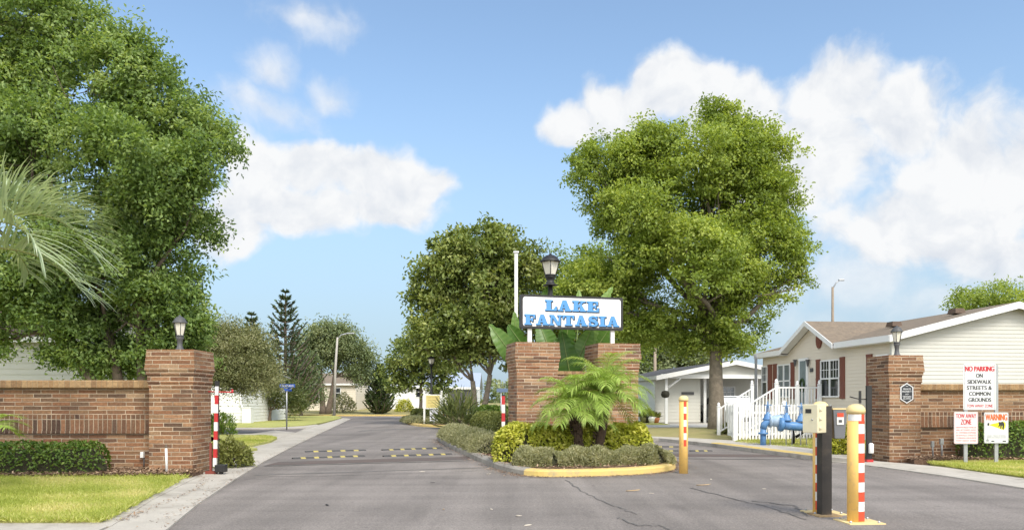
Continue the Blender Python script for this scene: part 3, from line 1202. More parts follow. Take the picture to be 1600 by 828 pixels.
# ------------------------------------------------------------------ lanterns, posts, sign
def lantern(q_frame, q_glass, q_post, c, w, h, post_h, n=6):
    """post-top lantern standing at c: post, tapered glass body, ribs, domed hat"""
    q_post.lathe(c, [(w * .42, 0), (w * .42, .02), (w * .26, .05), (w * .2, post_h * .5), (w * .24, post_h * .8), (w * .34, post_h * .95), (w * .30, post_h)], 12)
    g0 = post_h
    b0, b1 = w * .30, w * .50
    zb, zt = g0 + h * .08, g0 + h * .62
    q_glass.lathe(c, [(b0 * .96, zb), ((b0 + b1) / 2 * .99, (zb + zt) / 2), (b1 * .96, zt)], n, False)
    q_frame.lathe(c, [(b0 * .8, g0), (b0 * 1.08, g0 + h * .03), (b0 * 1.08, zb), (b0 * .9, zb + .002)], 12)
    q_frame.lathe(c, [(b1 * 1.2, zt), (b1 * 1.22, zt + h * .03), (b1 * 1.0, zt + h * .10), (b1 * .82, zt + h * .2), (b1 * .5, zt + h * .28), (b1 * .2, zt + h * .31), (b1 * .12, zt + h * .36), (.003, zt + h * .38)], 16)
    for k in range(n):
        a = 2 * math.pi * k / n
        q_frame.tube([(c[0] + b0 * math.cos(a), c[1] + b0 * math.sin(a), c[2] + zb), (c[0] + (b0 + b1) / 2 * 1.02 * math.cos(a), c[1] + (b0 + b1) / 2 * 1.02 * math.sin(a), c[2] + (zb + zt) / 2), (c[0] + b1 * math.cos(a), c[1] + b1 * math.sin(a), c[2] + zt)], w * .028, 6)


def lantern_thing(c, w, h, post_h, label, group, n=6):
    t = thing('lantern', c, label, 'lantern', group)
    a, b, p = MB(), MB(), MB()
    lantern(a, b, p, c, w, h, post_h, n)
    p.build('post', dark_grey, t)
    a.build('lamp_frame', dark_grey, t)
    b.build('lamp_glass', lamp_glass, t)
    return t


c = W(281, 547, 15.1)
lantern_thing((c.x, c.y, 2.33), 0.225, 0.42, 0.26, 'small black lantern standing on the leftmost brick pillar', 'pillar lanterns')
lantern_thing((8.90, 18.5, 2.41), 0.225, 0.42, 0.30, 'small black lantern on the brick pillar with the hexagonal plaque', 'pillar lanterns')
c = W(860, 445, 21.3)
t = thing('street_lamp', (c.x, c.y, 0.1), 'tall black post lamp rising behind the community name sign', 'street lamp')
a, b, p = MB(), MB(), MB()
p.tube([(c.x, c.y, 0.1), (c.x, c.y, c.z + 0.02)], [0.075, 0.06], 12)
lantern(a, b, p, (c.x, c.y, c.z - 0.02), 0.46, 0.62, 0.24, 4)
p.build('post', black, t)
a.build('lamp_frame', black, t)
b.build('lamp_glass', lamp_glass, t)
c = W(674, 640, 44.5)
t = thing('street_lamp', (c.x, c.y, 0.1), 'dark distant post lamp in front of the small tree, behind the yellow notice board', 'street lamp')
a, b, p = MB(), MB(), MB()
p.tube([(c.x, c.y, 0.1), (c.x, c.y, 3.3)], [0.06, 0.05], 10)
lantern(a, b, p, (c.x, c.y, 3.28), 0.36, 0.5, 0.1, 4)
p.build('post', black, t)
a.build('lamp_frame', black, t)
b.build('lamp_glass', lamp_glass, t)

c = W(806.5, 430, 22.0)
t = thing('square_post', (c.x, c.y, 0.1), 'tall white square post rising left of the community name sign', 'post')
q = MB()
q.box((c.x, c.y, 2.77), (0.092, 0.092, 5.34))
q.build('shaft', white, t)
q = MB()
q.box((c.x, c.y, 5.46), (0.15, 0.15, 0.04))
q.build('cap', white, t)
c = W(304, 530, 24)
t = thing('utility_box_post', (c.x, c.y, 0), 'white utility post partly hidden behind the leftmost brick pillar', 'post')
q = MB()
q.box((c.x, c.y, 1.7), (0.11, 0.11, 3.5))
q.build('shaft', white, t)
q = MB()
q.box((c.x + 0.02, c.y - 0.1, 3.1), (0.17, 0.12, 0.6))
q.build('meter_box', white, t, bevel=0.01)

# community name sign on two white legs
SL, SR = Vector((0.19, 19.40, 3.14)), Vector((2.76, 20.07, 3.14))
ea = (SR - SL).normalized()
eb = Vector((0, 0, 1))
en = ea.cross(eb)                      # towards the camera
SW, SH = (SR - SL).length, 0.82
mid = (SL + SR) / 2
t = thing('name_sign', (mid.x, mid.y, 2.78), 'wide white sign in a black frame with big blue letters LAKE FANTASIA', 'sign')


def rrect(x0, y0, x1, y1, r, n=5):
    out = []
    for cx_, cy_, a0 in ((x1 - r, y0 + r, -90), (x1 - r, y1 - r, 0), (x0 + r, y1 - r, 90), (x0 + r, y0 + r, 180)):
        for k in range(n + 1):
            a = R(a0 + 90 * k / n)
            out.append((cx_ + r * math.cos(a), cy_ + r * math.sin(a)))
    return out


q = MB()
q.extr(SL - en * 0.06, ea, eb, rrect(0, 0, SW, SH, 0.03), 0.12)
q.build('frame', black, t)
face = MB()
face.extr(SL + en * 0.058, ea, eb, rrect(0.06, 0.055, SW - 0.06, SH - 0.055, 0.06), 0.006)
face_o = face.build('panel', mk('sign_white', (0.80, 0.79, 0.78), (0.77, 0.76, 0.75), 2, 0.4), t)
lb = mk('sign_blue', (0.085, 0.27, 0.56), (0.09, 0.28, 0.58), 3, 0.4)
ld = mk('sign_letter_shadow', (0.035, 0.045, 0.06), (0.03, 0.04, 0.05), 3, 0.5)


def arc(cx_, cy_, rx, ry, a0, a1, n=12):
    return [(cx_ + rx * math.cos(R(a0 + (a1 - a0) * i / n)), cy_ + ry * math.sin(R(a0 + (a1 - a0) * i / n))) for i in range(n + 1)]


def s_curve():
    mid_ = arc(.46, .725, .30, .19, 25, 270, 14) + arc(.46, .275, .32, .21, 90, -155, 14)[1:]
    L_, Rr_ = [], []
    for i, p in enumerate(mid_):
        a, b_ = mid_[max(i - 1, 0)], mid_[min(i + 1, len(mid_) - 1)]
        d = Vector((b_[0] - a[0], b_[1] - a[1])).normalized()
        w = 0.085 + 0.065 * math.sin(math.pi * i / (len(mid_) - 1)) ** 2
        L_.append((p[0] - d.y * w, p[1] + d.x * w))
        Rr_.append((p[0] + d.y * w, p[1] - d.x * w))
    return [L_[i:i + 2] + Rr_[i:i + 2][::-1] for i in range(len(mid_) - 1)]


s_, T = 0.16, 0.15
A_ = (1.12, [[(.10, 0), (.30, 0), (.62, 1), (.40, 1)], [(.40, 1), (.70, 1), (1.04, 0), (.66, 0)], [(.24, .26), (.8, .26), (.76, .40), (.28, .40)], [(0, 0), (.42, 0), (.42, T), (0, T)], [(.58, 0), (1.12, 0), (1.12, T), (.58, T)]])
GL = {
    'L': (.95, [[(.12, 0), (.48, 0), (.48, 1), (.12, 1)], [(0, 1 - T), (.6, 1 - T), (.6, 1), (0, 1)], [(0, 0), (.95, 0), (.95, T), (0, T)], [(.70, T), (.95, T), (.95, .42), (.86, .42)]]),
    'A': A_,
    'K': (1.12, [[(.12, 0), (.46, 0), (.46, 1), (.12, 1)], [(0, 1 - T), (.55, 1 - T), (.55, 1), (0, 1)], [(0, 0), (.55, 0), (.55, T), (0, T)], [(.46, .34), (.46, .56), (.80, .92), (.98, .92)], [(.54, .60), (.70, .76), (1.06, .08), (.70, .08)], [(.64, 1 - T), (1.08, 1 - T), (1.08, 1), (.64, 1)], [(.62, 0), (1.12, 0), (1.12, T), (.62, T)]]),
    'E': (1.0, [[(.12, 0), (.48, 0), (.48, 1), (.12, 1)], [(0, 1 - T), (.92, 1 - T), (.92, 1), (0, 1)], [(0, 0), (1.0, 0), (1.0, T), (0, T)], [(.48, .44), (.70, .44), (.70, .58), (.48, .58)], [(.66, .34), (.78, .34), (.78, .68), (.66, .68)], [(.74, 1 - T), (.84, .62), (.92, .62), (.92, 1 - T)], [(.78, T), (1.0, T), (1.0, .40), (.92, .40)]]),
    'F': (.95, [[(.12, 0), (.48, 0), (.48, 1), (.12, 1)], [(0, 1 - T), (.95, 1 - T), (.95, 1), (0, 1)], [(0, 0), (.62, 0), (.62, T), (0, T)], [(.48, .42), (.68, .42), (.68, .57), (.48, .57)], [(.64, .32), (.76, .32), (.76, .67), (.64, .67)], [(.76, 1 - T), (.87, .60), (.95, .60), (.95, 1 - T)]]),
    'N': (1.1, [[(.10, 0), (.26, 0), (.26, 1), (.10, 1)], [(.10, 1), (.40, 1), (1.0, 0), (.70, 0)], [(.84, 0), (1.0, 0), (1.0, 1), (.84, 1)], [(0, 1 - T), (.36, 1 - T), (.36, 1), (0, 1)], [(0, 0), (.38, 0), (.38, T), (0, T)], [(.72, 1 - T), (1.12, 1 - T), (1.12, 1), (.72, 1)]]),
    'T': (1.06, [[(.35, 0), (.71, 0), (.71, 1), (.35, 1)], [(0, 1 - T), (1.06, 1 - T), (1.06, 1), (0, 1)], [(.2, 0), (.86, 0), (.86, T), (.2, T)], [(0, 1 - T), (.2, 1 - T), (.1, .62), (0, .62)], [(.86, 1 - T), (1.06, 1 - T), (1.06, .62), (.96, .62)]]),
    'S': (.92, s_curve() + [[(.70, .62), (.84, .62), (.84, 1), (.76, 1)], [(.08, 0), (.16, 0), (.24, .40), (.08, .40)]]),
    'I': (.66, [[(.15, 0), (.51, 0), (.51, 1), (.15, 1)], [(0, 1 - T), (.66, 1 - T), (.66, 1), (0, 1)], [(0, 0), (.66, 0), (.66, T), (0, T)]]),
}


def write(word, x0, x1, y, h):
    gap = 0.09
    tot = sum(GL[ch][0] for ch in word) + gap * (len(word) - 1)
    sx = (x1 - x0) / tot
    x = x0
    for ch in word:
        w, polys = GL[ch]
        q = MB()
        for k, pl in enumerate(polys):
            P = [(x + p[0] * sx, y + p[1] * h) for p in pl]
            q.mat(0).extr(SL + en * 0.063, ea, eb, P, 0.022 + k * 0.0005)
            c_ = (sum(p[0] for p in P) / len(P), sum(p[1] for p in P) / len(P))
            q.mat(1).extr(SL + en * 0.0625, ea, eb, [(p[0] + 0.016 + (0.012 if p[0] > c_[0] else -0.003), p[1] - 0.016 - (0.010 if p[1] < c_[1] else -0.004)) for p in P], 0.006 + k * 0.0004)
        q.build('letter', [lb, ld], face_o)
        x += (w + gap) * sx


# lettering measured on the photographed board (fractions of its size)
write('LAKE', SW * 0.232, SW * 0.755, SH * 0.535, SH * 0.325)
write('FANTASIA', SW * 0.036, SW * 0.955, SH * 0.105, SH * 0.315)
for fr, zb in ((0.094, 2.78), (0.905, 2.78)):
    p = SL + ea * (SW * fr)
    q = MB()
    q.box((p.x + en.x * -0.02, p.y + en.y * -0.02, (zb + 3.2) / 2), (0.10, 0.06, 3.2 - zb), math.atan2(ea.y, ea.x))
    q.build('leg', white, t)


# ------------------------------------------------------------------ bollards and access post
def bollard(c, h, r, label, tape, collar, plate=True):
    t = thing('bollard', c, label, 'bollard', 'yellow entrance bollards')
    q = MB()
    q.lathe(c, [(r, 0), (r, h - 0.10)], 24)
    q.build('post', yellow, t)
    q = MB()
    q.lathe(c, [(r * 1.12, h - 0.105), (r * 1.12, h - 0.07), (r * 1.06, h - 0.045), (r * .75, h - 0.012), (r * .3, h), (0.004, h + 0.001)], 24)
    q.build('dome_cap', pale_yellow, t)
    a0, a1, z0, z1, n = tape
    q = MB()
    for k in range(n):
        za, zb = z0 + (z1 - z0) * k / n, z0 + (z1 - z0) * (k + 1) / n
        q.m = k % 2
        vs = []
        for i in range(7):
            a = R(a0 + (a1 - a0) * i / 6)
            rr = r * 1.012
            vs += [(c[0] + rr * math.cos(a), c[1] + rr * math.sin(a), c[2] + za), (c[0] + rr * math.cos(a), c[1] + rr * math.sin(a), c[2] + zb)]
        q.add(vs, [(2 * i, 2 * i + 2, 2 * i + 3, 2 * i + 1) for i in range(6)])
    q.build('reflective_tape', [red, white_tape], t)
    if collar:
        q = MB()
        q.m = 0
        z = h - 0.19
        for (b0, b1, mi) in ((-175, -75, 0), (-75, -38, 1), (-38, 0, 0)):
            vs = []
            q.m = mi
            for i in range(9):
                a = R(b0 + (b1 - b0) * i / 8)
                vs += [(c[0] + r * 1.02 * math.cos(a), c[1] + r * 1.02 * math.sin(a), c[2] + z), (c[0] + r * 1.02 * math.cos(a), c[1] + r * 1.02 * math.sin(a), c[2] + z + 0.075)]
            q.add(vs, [(2 * i, 2 * i + 2, 2 * i + 3, 2 * i + 1) for i in range(8)])
        q.build('collar_tape', [white_tape, red], t)
    if plate:
        q = MB()
        q.box((c[0] + 0.04, c[1], c[2] + 0.006), (0.42, 0.40, 0.012), R(4))
        q.build('base_plate', pale_yellow, t)
        for bx_, by_ in ((-.16, -.15), (.16, -.15), (.16, .15), (-.16, .15)):
            q = MB()
            q.lathe((c[0] + .04 + bx_, c[1] + by_, c[2] + .012), [(.016, 0), (.016, .014), (.008, .024)], 6, False)
            q.build('bolt', galv, t)
    return t


bollard(tuple(G(1337, 815)), 1.355, 0.094, 'nearest yellow bollard with a red and white collar, standing right of the black access post', (-95, -15, 0.02, 1.24, 11), True)
bollard(tuple(G(1068, 739)), 1.49, 0.083, 'yellow bollard standing off the right tip of the planted island', (-100, -60, 0.52, 1.40, 7), False, False)
b3 = tuple(G(1281.5, 801))
bollard(b3, 1.385, 0.088, 'yellow bollard mostly hidden behind the black access post', (-150, -115, 0.05, 1.05, 9), False)

c = G(1288, 804.5)
t = thing('access_post', tuple(c), 'black square post carrying a cream entry control box and a grey drop box', 'access post')
q = MB()
q.box((c.x, c.y, 0.665), (0.125, 0.125, 1.33), R(8))
q.build('post', mk('black_post', (0.022, 0.020, 0.019), (0.05, 0.042, 0.035), 3, 0.5, stain=(0.09, 0.07, 0.05), sscale=3), t)
q = MB()
q.box((c.x, c.y, 0.008), (0.30, 0.30, 0.016), R(8))
q.build('base_plate', mk('rusty_plate', (0.40, 0.28, 0.13), (0.25, 0.17, 0.1), 6, 0.8), t)
bc = W(1272.5, 653.5, 9.60)
cream = mk('cream_box_paint', (0.68, 0.62, 0.42), (0.64, 0.58, 0.40), 4, 0.5)
q = MB()
q.box(tuple(bc), (0.19, 0.20, 0.34), R(38))
bx = q.build('control_box', cream, t, bevel=0.008)
e1 = Vector((math.cos(R(38)), math.sin(R(38)), 0))
e2 = Vector((-math.sin(R(38)), math.cos(R(38)), 0))
p = bc - e1 * 0.0965 + e2 * 0.02
q = MB()
q.box((p.x, p.y, p.z + 0.09), (0.008, 0.075, 0.05), R(38))
q.build('display', black, bx)
p = bc - e1 * 0.0965 - e2 * 0.03
q = MB()
q.lathe((p.x, p.y, p.z - 0.02), [(0.009, 0), (0.009, 0.02)], 10)
q.build('lock', galv, bx)
for dz in (0.11, 0.0, -0.11):
    p = bc - e2 * 0.104 - e1 * 0.05
    q = MB()
    q.lathe((p.x, p.y, p.z + dz - 0.02), [(0.011, 0), (0.011, 0.04)], 10)
    q.box((p.x + e1.x * 0.02, p.y + e1.y * 0.02, p.z + dz), (0.05, 0.008, 0.028), R(38))
    q.build('hinge', cream, bx)
dbc = W(1308.5, 661, 9.86)
q = MB()
hw = 0.085
q.extr(Vector((dbc.x, dbc.y - 0.08, dbc.z)), (1, 0, 0), (0, 0, 1), [(-hw * .78, -0.185), (hw * .7, -0.185), (hw * 1.02, 0.17), (-hw, 0.17)], -0.16)
db = q.build('drop_box', mk('grey_box', (0.16, 0.165, 0.175), (0.14, 0.145, 0.15), 5, 0.55), t, bevel=0.006, recalc=True)
q = MB()
q.mat(0).box((dbc.x + 0.0, dbc.y - 0.085, dbc.z + 0.055), (0.085, 0.008, 0.14))
q.mat(1).box((dbc.x + 0.0, dbc.y - 0.087, dbc.z + 0.105), (0.080, 0.010, 0.05))
q.mat(2).box((dbc.x + 0.0, dbc.y - 0.088, dbc.z + 0.03), (0.04, 0.010, 0.03))
q.build('label_plate', [white_tape, red, dark_grey], db)
q = MB()
q.box((dbc.x, dbc.y, dbc.z + 0.178), (0.18, 0.17, 0.016))
q.build('lid', pale_yellow, db)


# ------------------------------------------------------------------ barrier arms folded upright
def arm(base, z0, z1, n, r, label, lean=0.0, black_top=0.08, box=True, mats=None):
    t = thing('barrier_arm', base, label, 'barrier arm', 'raised barrier arms')
    q = MB()
    b = Vector(base)
    for k in range(n):
        q.m = k % 2
        za, zb = z0 + (z1 - z0) * k / n, z0 + (z1 - z0) * (k + 1) / n
        q.box((b.x + lean * (za + zb) / 2, b.y, (za + zb) / 2), (r * 2, r * 1.6, zb - za - 0.0005))
    q.build('arm', mats or [white_tape, red2], t)
    q = MB()
    q.box((b.x + lean * z1, b.y, z1 + black_top / 2 + 0.001), (r * 2.2, r * 1.8, black_top))
    q.box((b.x + r * 1.5 + lean * (z0 + z1) / 2, b.y + 0.01, (z0 + z1) / 2), (0.012, 0.02, z1 - z0), 0)
    q.build('arm_tip', black, t)
    if box:
        q = MB()
        q.box((b.x + 0.12, b.y, 0.13), (0.19, 0.17, 0.14))
        q.box((b.x + 0.12, b.y, 0.03), (0.07, 0.07, 0.06))
        q.build('motor_box', black, t, bevel=0.012)
    return t


g = G(335.5, 742)
t = arm((g.x, g.y, 0.02), 0.16, 1.66, 9, 0.032, 'upright red and white barrier arm beside the leftmost brick pillar', 0.028, 0.10)
q = MB()
q.tube([(g.x - 0.12, g.y, 1.56), (g.x + 0.32, g.y, 1.55)], 0.012, 6)
q.tube([(g.x + 0.33, g.y, 1.53), (g.x + 0.33, g.y, 1.60)], 0.02, 6)
q.build('latch_rod', red2, t)
q = MB()
q.box((g.x - 0.09, g.y + 0.05, 0.3), (0.04, 0.05, 0.6))
q.box((g.x - 0.08, g.y + 0.05, 0.05), (0.2, 0.1, 0.05))
q.build('bracket', mk('red_brown_metal', (0.25, 0.06, 0.04), (0.2, 0.05, 0.04), 4, 0.6), t)
g = W(786.5, 690, 18.8)
arm((g.x, g.y, 0.12), 0.30, 1.50, 6, 0.040, 'upright red and white barrier arm against the left side of the island', 0.0, 0.03, False)
g = W(1357, 722, 17.9)
t = arm((g.x, g.y, 0.05), 0.06, 1.70, 1, 0.048, 'upright black barrier arm with a white canister beside the plaque pillar', 0.0, 0.02, False, [black, black])
q = MB()
q.lathe((g.x + 0.02, g.y - 0.09, 0.22), [(0.05, 0), (0.055, 0.02), (0.055, 0.2), (0.03, 0.23)], 12)
q.build('canister', white_tape, t)
q = MB()
q.tube([(g.x - 0.42, g.y, 1.48), (g.x - 0.2, g.y, 1.42), (g.x, g.y, 1.42)], 0.012, 6)
q.box((g.x - 0.19, g.y, 1.47), (0.05, 0.03, 0.28))
q.build('latch_rod', black, t)
q = MB()
q.box((g.x + 0.0, g.y - 0.03, 0.04), (0.14, 0.12, 0.08))
q.build('hinge_base', red2, t)


# ------------------------------------------------------------------ speed bumps
sb_black = mk('bump_rubber', (0.05, 0.048, 0.046), (0.085, 0.08, 0.075), 5, 0.7)
sb_yel = mk('bump_yellow', (0.48, 0.38, 0.09), (0.33, 0.28, 0.12), 6, 0.6)


def bump(a, b, n, label):
    A, B = G(*a), G(*b)
    d = (B - A)
    L_ = d.length
    d.normalize()
    rgt = Vector((d.y, -d.x, 0))
    t = thing('speed_bump', tuple((A + B) / 2), label, 'speed bump', 'rubber speed bumps across the road')
    prof = [(-.10, 0.0), (-.06, .022), (-.02, .032), (.02, .032), (.06, .022), (.10, 0.0)]
    for part, mat, sel in (('rubber_body', sb_black, 0), ('yellow_segment', sb_yel, 1)):
        q = MB()
        for k in range(2 * n + 1):
            if k % 2 != sel:
                continue
            u_ = L_ / (2 * n + 1)
            s0 = u_ * k + (0.0 if not sel or k == 0 else 0.14 * u_) - (0.0 if sel or k == 0 else 0.14 * u_)
            s1 = u_ * (k + 1) - (0.14 * u_ if sel else (-0.14 * u_ if k < 2 * n else 0)) - 0.002
            vs = [A + d * s + rgt * o + Vector((0, 0, z)) for s in (s0, s1) for o, z in prof]
            q.add(vs, [(i, i + 1, 7 + i, 6 + i) for i in range(5)] + [(5, 4, 3, 2, 1, 0), (6, 7, 8, 9, 10, 11)])
            if sel:
                o_ = q.build(part, mat, t, recalc=True)
                q = MB()
        if not sel:
            q.build(part, mat, t, recalc=True)


bump((457, 716.5), (569, 712.5), 5, 'black and yellow speed bump on the left half of the road, nearer of its pair')
bump((477, 706), (571, 703.5), 4, 'black and yellow speed bump on the left half of the road, farther of its pair')
bump((599, 713), (705, 709.5), 5, 'black and yellow speed bump left of the island, nearer row')
bump((597, 703.3), (690, 700), 5, 'black and yellow speed bump left of the island, farther row')
bump((1022, 704.5), (1060, 704.7), 2, 'faded speed bump emerging behind the golden hedge, nearer row')
bump((1078, 704.7), (1112, 704.6), 2, 'faded speed bump right of the middle bollard, beside the yellow kerb')
bump((1018, 698), (1062, 698.4), 2, 'faded speed bump emerging behind the golden hedge, farther row')


# ------------------------------------------------------------------ notices on the right lawn
sg_white = mk('notice_white', (0.66, 0.66, 0.66), (0.63, 0.63, 0.63), 2, 0.4)
ink_k = mk('ink_black', (0.03, 0.03, 0.032), (0.04, 0.04, 0.04), 3, 0.5)
ink_r = mk('ink_red', (0.50, 0.03, 0.04), (0.46, 0.03, 0.04), 3, 0.5)
ink_pink = mk('ink_faded_red', (0.62, 0.28, 0.28), (0.58, 0.26, 0.26), 3, 0.5)
ink_o = mk('ink_orange', (0.60, 0.13, 0.03), (0.58, 0.13, 0.03), 3, 0.5)
ink_y = mk('ink_yellow', (0.80, 0.72, 0.02), (0.78, 0.70, 0.02), 3, 0.5)
ink_g = mk('ink_grey', (0.30, 0.30, 0.31), (0.28, 0.28, 0.29), 3, 0.5)
EX, EZ = Vector((1, 0, 0)), Vector((0, 0, 1))
NY = 17.0


def notice(x0p, y0p, x1p, y1p, label, post_px, y=NY):
    a, b = W(x0p, y1p, y), W(x1p, y0p, y)
    t = thing('notice_sign', ((a.x + b.x) / 2, y, 0.085), label, 'sign', 'notices on the right lawn')
    q = MB()
    q.extr((a.x, y, a.z), EX, EZ, rrect(0, 0, b.x - a.x, b.z - a.z, 0.03), 0.004)
    pn = q.build('panel', sg_white, t)
    return t, pn, a, b.x - a.x, b.z - a.z


def tline(pn, a, w, h, s, y0, y1, x0, x1, mat, y=NY, bold=0.0, part='lettering'):
    """one line of writing; y0..y1 and x0..x1 are fractions of the panel, from its top left"""
    return text_part(part, s, h * (y1 - y0), w * (x1 - x0), mat, pn, (a.x + w * x0, y - 0.0045, a.z + h * (1 - y1)), EX, EZ, 0.0015, bold)


def outline(pn, a, w, h, m, y, inset, th):
    q = MB()
    for (x0, z0, x1, z1) in ((inset, inset, w - inset, inset + th), (inset, h - inset - th, w - inset, h - inset), (inset, inset + th, inset + th, h - inset - th), (w - inset - th, inset + th, w - inset, h - inset - th)):
        q.extr((a.x, y - 0.0042, a.z), EX, EZ, [(x0, z0), (x1, z0), (x1, z1), (x0, z1)], 0.0012)
    q.build('border', m, pn)


def upost(t, px, y, z1):
    x = W(px, 600, y).x
    q = MB()
    q.box((x, y + 0.025, (z1 + 0.0) / 2), (0.075, 0.035, z1))
    q.build('post', galv, t)


t, pn, a, w, h = notice(1505, 568, 1556, 640, 'tall white notice reading NO PARKING ON SIDEWALK STREETS & COMMON GROUNDS', 0, NY - 0.02)
yy = NY - 0.02
outline(pn, a, w, h, ink_g, yy, 0.02, 0.008)
tline(pn, a, w, h, 'NO PARKING', .055, .165, .06, .94, ink_r, yy, 0.03)
tline(pn, a, w, h, 'ON', .215, .30, .39, .59, ink_k, yy, 0.022)
tline(pn, a, w, h, 'SIDEWALK', .35, .435, .13, .86, ink_k, yy, 0.022)
tline(pn, a, w, h, 'STREETS &', .48, .565, .11, .87, ink_k, yy, 0.022)
tline(pn, a, w, h, 'COMMON', .61, .695, .18, .83, ink_k, yy, 0.022)
tline(pn, a, w, h, 'GROUNDS', .74, .825, .16, .85, ink_k, yy, 0.022)
tline(pn, a, w, h, 'TOW AWAY ZONE', .88, .945, .11, .90, ink_r, yy, 0.012)
upost(t, 1509.5, yy, 2.15)
upost(t, 1557.5, yy, 2.15)

t, pn, a, w, h = notice(1490.5, 643, 1528, 693, 'small white notice with faded red lettering, TOW AWAY ZONE at its top', 0, NY - 0.05)
yy = NY - 0.05
outline(pn, a, w, h, ink_pink, yy, 0.012, 0.008)
tline(pn, a, w, h, 'TOW AWAY', .06, .20, .08, .92, ink_r, yy, 0.015)
tline(pn, a, w, h, 'ZONE', .23, .40, .28, .72, ink_r, yy, 0.015)
for k, s in enumerate(('UNAUTHORIZED VEHICLES', 'WILL BE TOWED AWAY', 'AT OWNERS EXPENSE', 'SIDEWALK STREETS', 'COMMON GROUNDS', 'TOW AWAY ZONE')):
    tline(pn, a, w, h, s, .46 + k * .083, .51 + k * .083, .08, .92, ink_pink, yy, 0.02)
t, pn, a, w, h = notice(1537.5, 644, 1575.5, 692, 'small white WARNING notice with a yellow beam and black figure', 0, NY - 0.05)
outline(pn, a, w, h, ink_g, yy, 0.010, 0.005)
tline(pn, a, w, h, 'WARNING', .05, .26, .06, .94, ink_o, yy, 0.02)
q = MB()
q.extr((a.x, yy - 0.0042, a.z), EX, EZ, [(w * .18, h * .60), (w * .80, h * .43), (w * .88, h * .52), (w * .88, h * .66), (w * .80, h * .71)], 0.001)
q.build('yellow_beam', ink_y, pn)
q = MB()
O = (a.x, yy - 0.0053, a.z)
for k, pl in enumerate(([(.60, .60), (.64, .68), (.78, .70), (.84, .62), (.80, .56), (.68, .58)], [(.62, .62), (.58, .66), (.61, .70), (.66, .67)], [(.66, .60), (.66, .48), (.70, .46), (.73, .58)], [(.76, .60), (.74, .47), (.80, .44), (.84, .60)], [(.60, .62), (.58, .52), (.62, .52), (.66, .60)])):
    q.extr(O, EX, EZ, [(w * x_, h * y_) for x_, y_ in pl], 0.0010 + 0.0002 * k)
q.build('figure', ink_k, pn)
q = MB()
q.extr(O, EX, EZ, [(w * .14, h * .57), (w * .2, h * .57), (w * .22, h * .64), (w * .17, h * .67), (w * .13, h * .63)], 0.001)
q.build('small_mark', ink_k, pn)
for k, s in enumerate(('WARNING - PARKING ON SIDEWALK', 'STREETS AND COMMON GROUNDS')):
    tline(pn, a, w, h, s, .74 + k * .06, .775 + k * .06, .10, .90, ink_g, yy, 0.0)
q = MB()
star = [(0.06 * w * 0 + w * .14 + (0.09 if i % 2 == 0 else 0.042) * w * math.sin(i * math.pi / 5), h * .095 + (0.09 if i % 2 == 0 else 0.042) * w * math.cos(i * math.pi / 5)) for i in range(10)]
q.extr((a.x, yy - 0.0042, a.z), EX, EZ, star, 0.001)
q.build('star_mark', ink_g, pn)
q = MB()
for x0, x1 in ((.30, .42), (.76, .90)):
    q.extr((a.x, yy - 0.0042, a.z), EX, EZ, [(w * x0, h * .05), (w * x1, h * .05), (w * x1, h * .085), (w * x0, h * .085)], 0.001)
q.build('black_bar', ink_k, pn)

# hexagonal plaque on the right pillar
yy = 17.975
a, b = W(1407, 630, yy), W(1427, 598, yy)
w, h = b.x - a.x, b.z - a.z
t = thing('plaque', ((a.x + b.x) / 2, yy, a.z), 'dark elongated hexagonal plaque with a white border on the right brick pillar', 'plaque')


def hexa(i):
    return [(i, h * .2 + i * .4), (w / 2, i * 1.1), (w - i, h * .2 + i * .4), (w - i, h * .8 - i * .4), (w / 2, h - i * 1.1), (i, h * .8 - i * .4)]


q = MB()
q.extr((a.x, yy + 0.03, a.z), EX, EZ, hexa(0), 0.032)
q.build('border', sg_white, t)
q = MB()
q.extr((a.x, yy, a.z), EX, EZ, hexa(0.022), 0.004)
pn = q.build('panel', mk('plaque_dark', (0.035, 0.038, 0.042), (0.03, 0.032, 0.036), 3, 0.5), t)
for s, y0, y1, x0, x1 in (('PRIVATE', .26, .34, .2, .8), ('PROPERTY', .38, .46, .14, .86), ('NO', .52, .58, .38, .62), ('TRESPASSING', .63, .70, .16, .84), ('ALLOWED', .73, .80, .2, .8)):
    text_part('lettering', s, h * (y1 - y0), w * (x1 - x0), sg_white, pn, (a.x + w * x0, yy - 0.0045, a.z + h * (1 - y1)), EX, EZ, 0.0012, 0.01)
q = MB()
q.extr((a.x, yy - 0.0042, a.z), EX, EZ, [(w * .36, h * .86), (w * .5, h * .82), (w * .64, h * .86), (w * .5, h * .845)], 0.001)
q.build('emblem', sg_white, pn)

# conduit stubs and pipes by the walls
for (px, py0, py1, d, r, lab, m) in ((1457, 712, 690, 18.2, 0.018, 'thin grey conduit stub left of its taller twin, by the right wall', galv), (1471, 712, 686, 18.2, 0.022, 'grey conduit with a junction cap by the right brick wall', galv), (259.5, 737, 699, 14.25, 0.021, 'white plastic pipe standing in front of the leftmost brick pillar', white_v)):
    p0 = W(px, py1, d)
    t = thing('pipe_stub', (p0.x, d, 0.11), lab, 'pipe')
    q = MB()
    q.tube([(p0.x + 0.012, d, 0.09), (p0.x, d, p0.z)], r, 10)
    q.build('pipe', m, t)
    q = MB()
    if m is galv:
        q.box((p0.x, d, p0.z - 0.05), (r * 3.6, r * 3, 0.13))
    else:
        q.lathe((p0.x, d, p0.z), [(r * 1.1, -0.01), (r * 1.1, 0.02), (r * .5, 0.06)], 10)
    q.build('cap', m if m is galv else bark, t, bevel=0.004)
p0 = W(221, 712, 15.0)
t = thing('outlet_box', (p0.x, 15.0, 0.11), 'small white weatherproof outlet box low on the left brick wall', 'outlet')
q = MB()
q.box((p0.x, 15.04, p0.z + 0.02), (0.06, 0.07, 0.11))
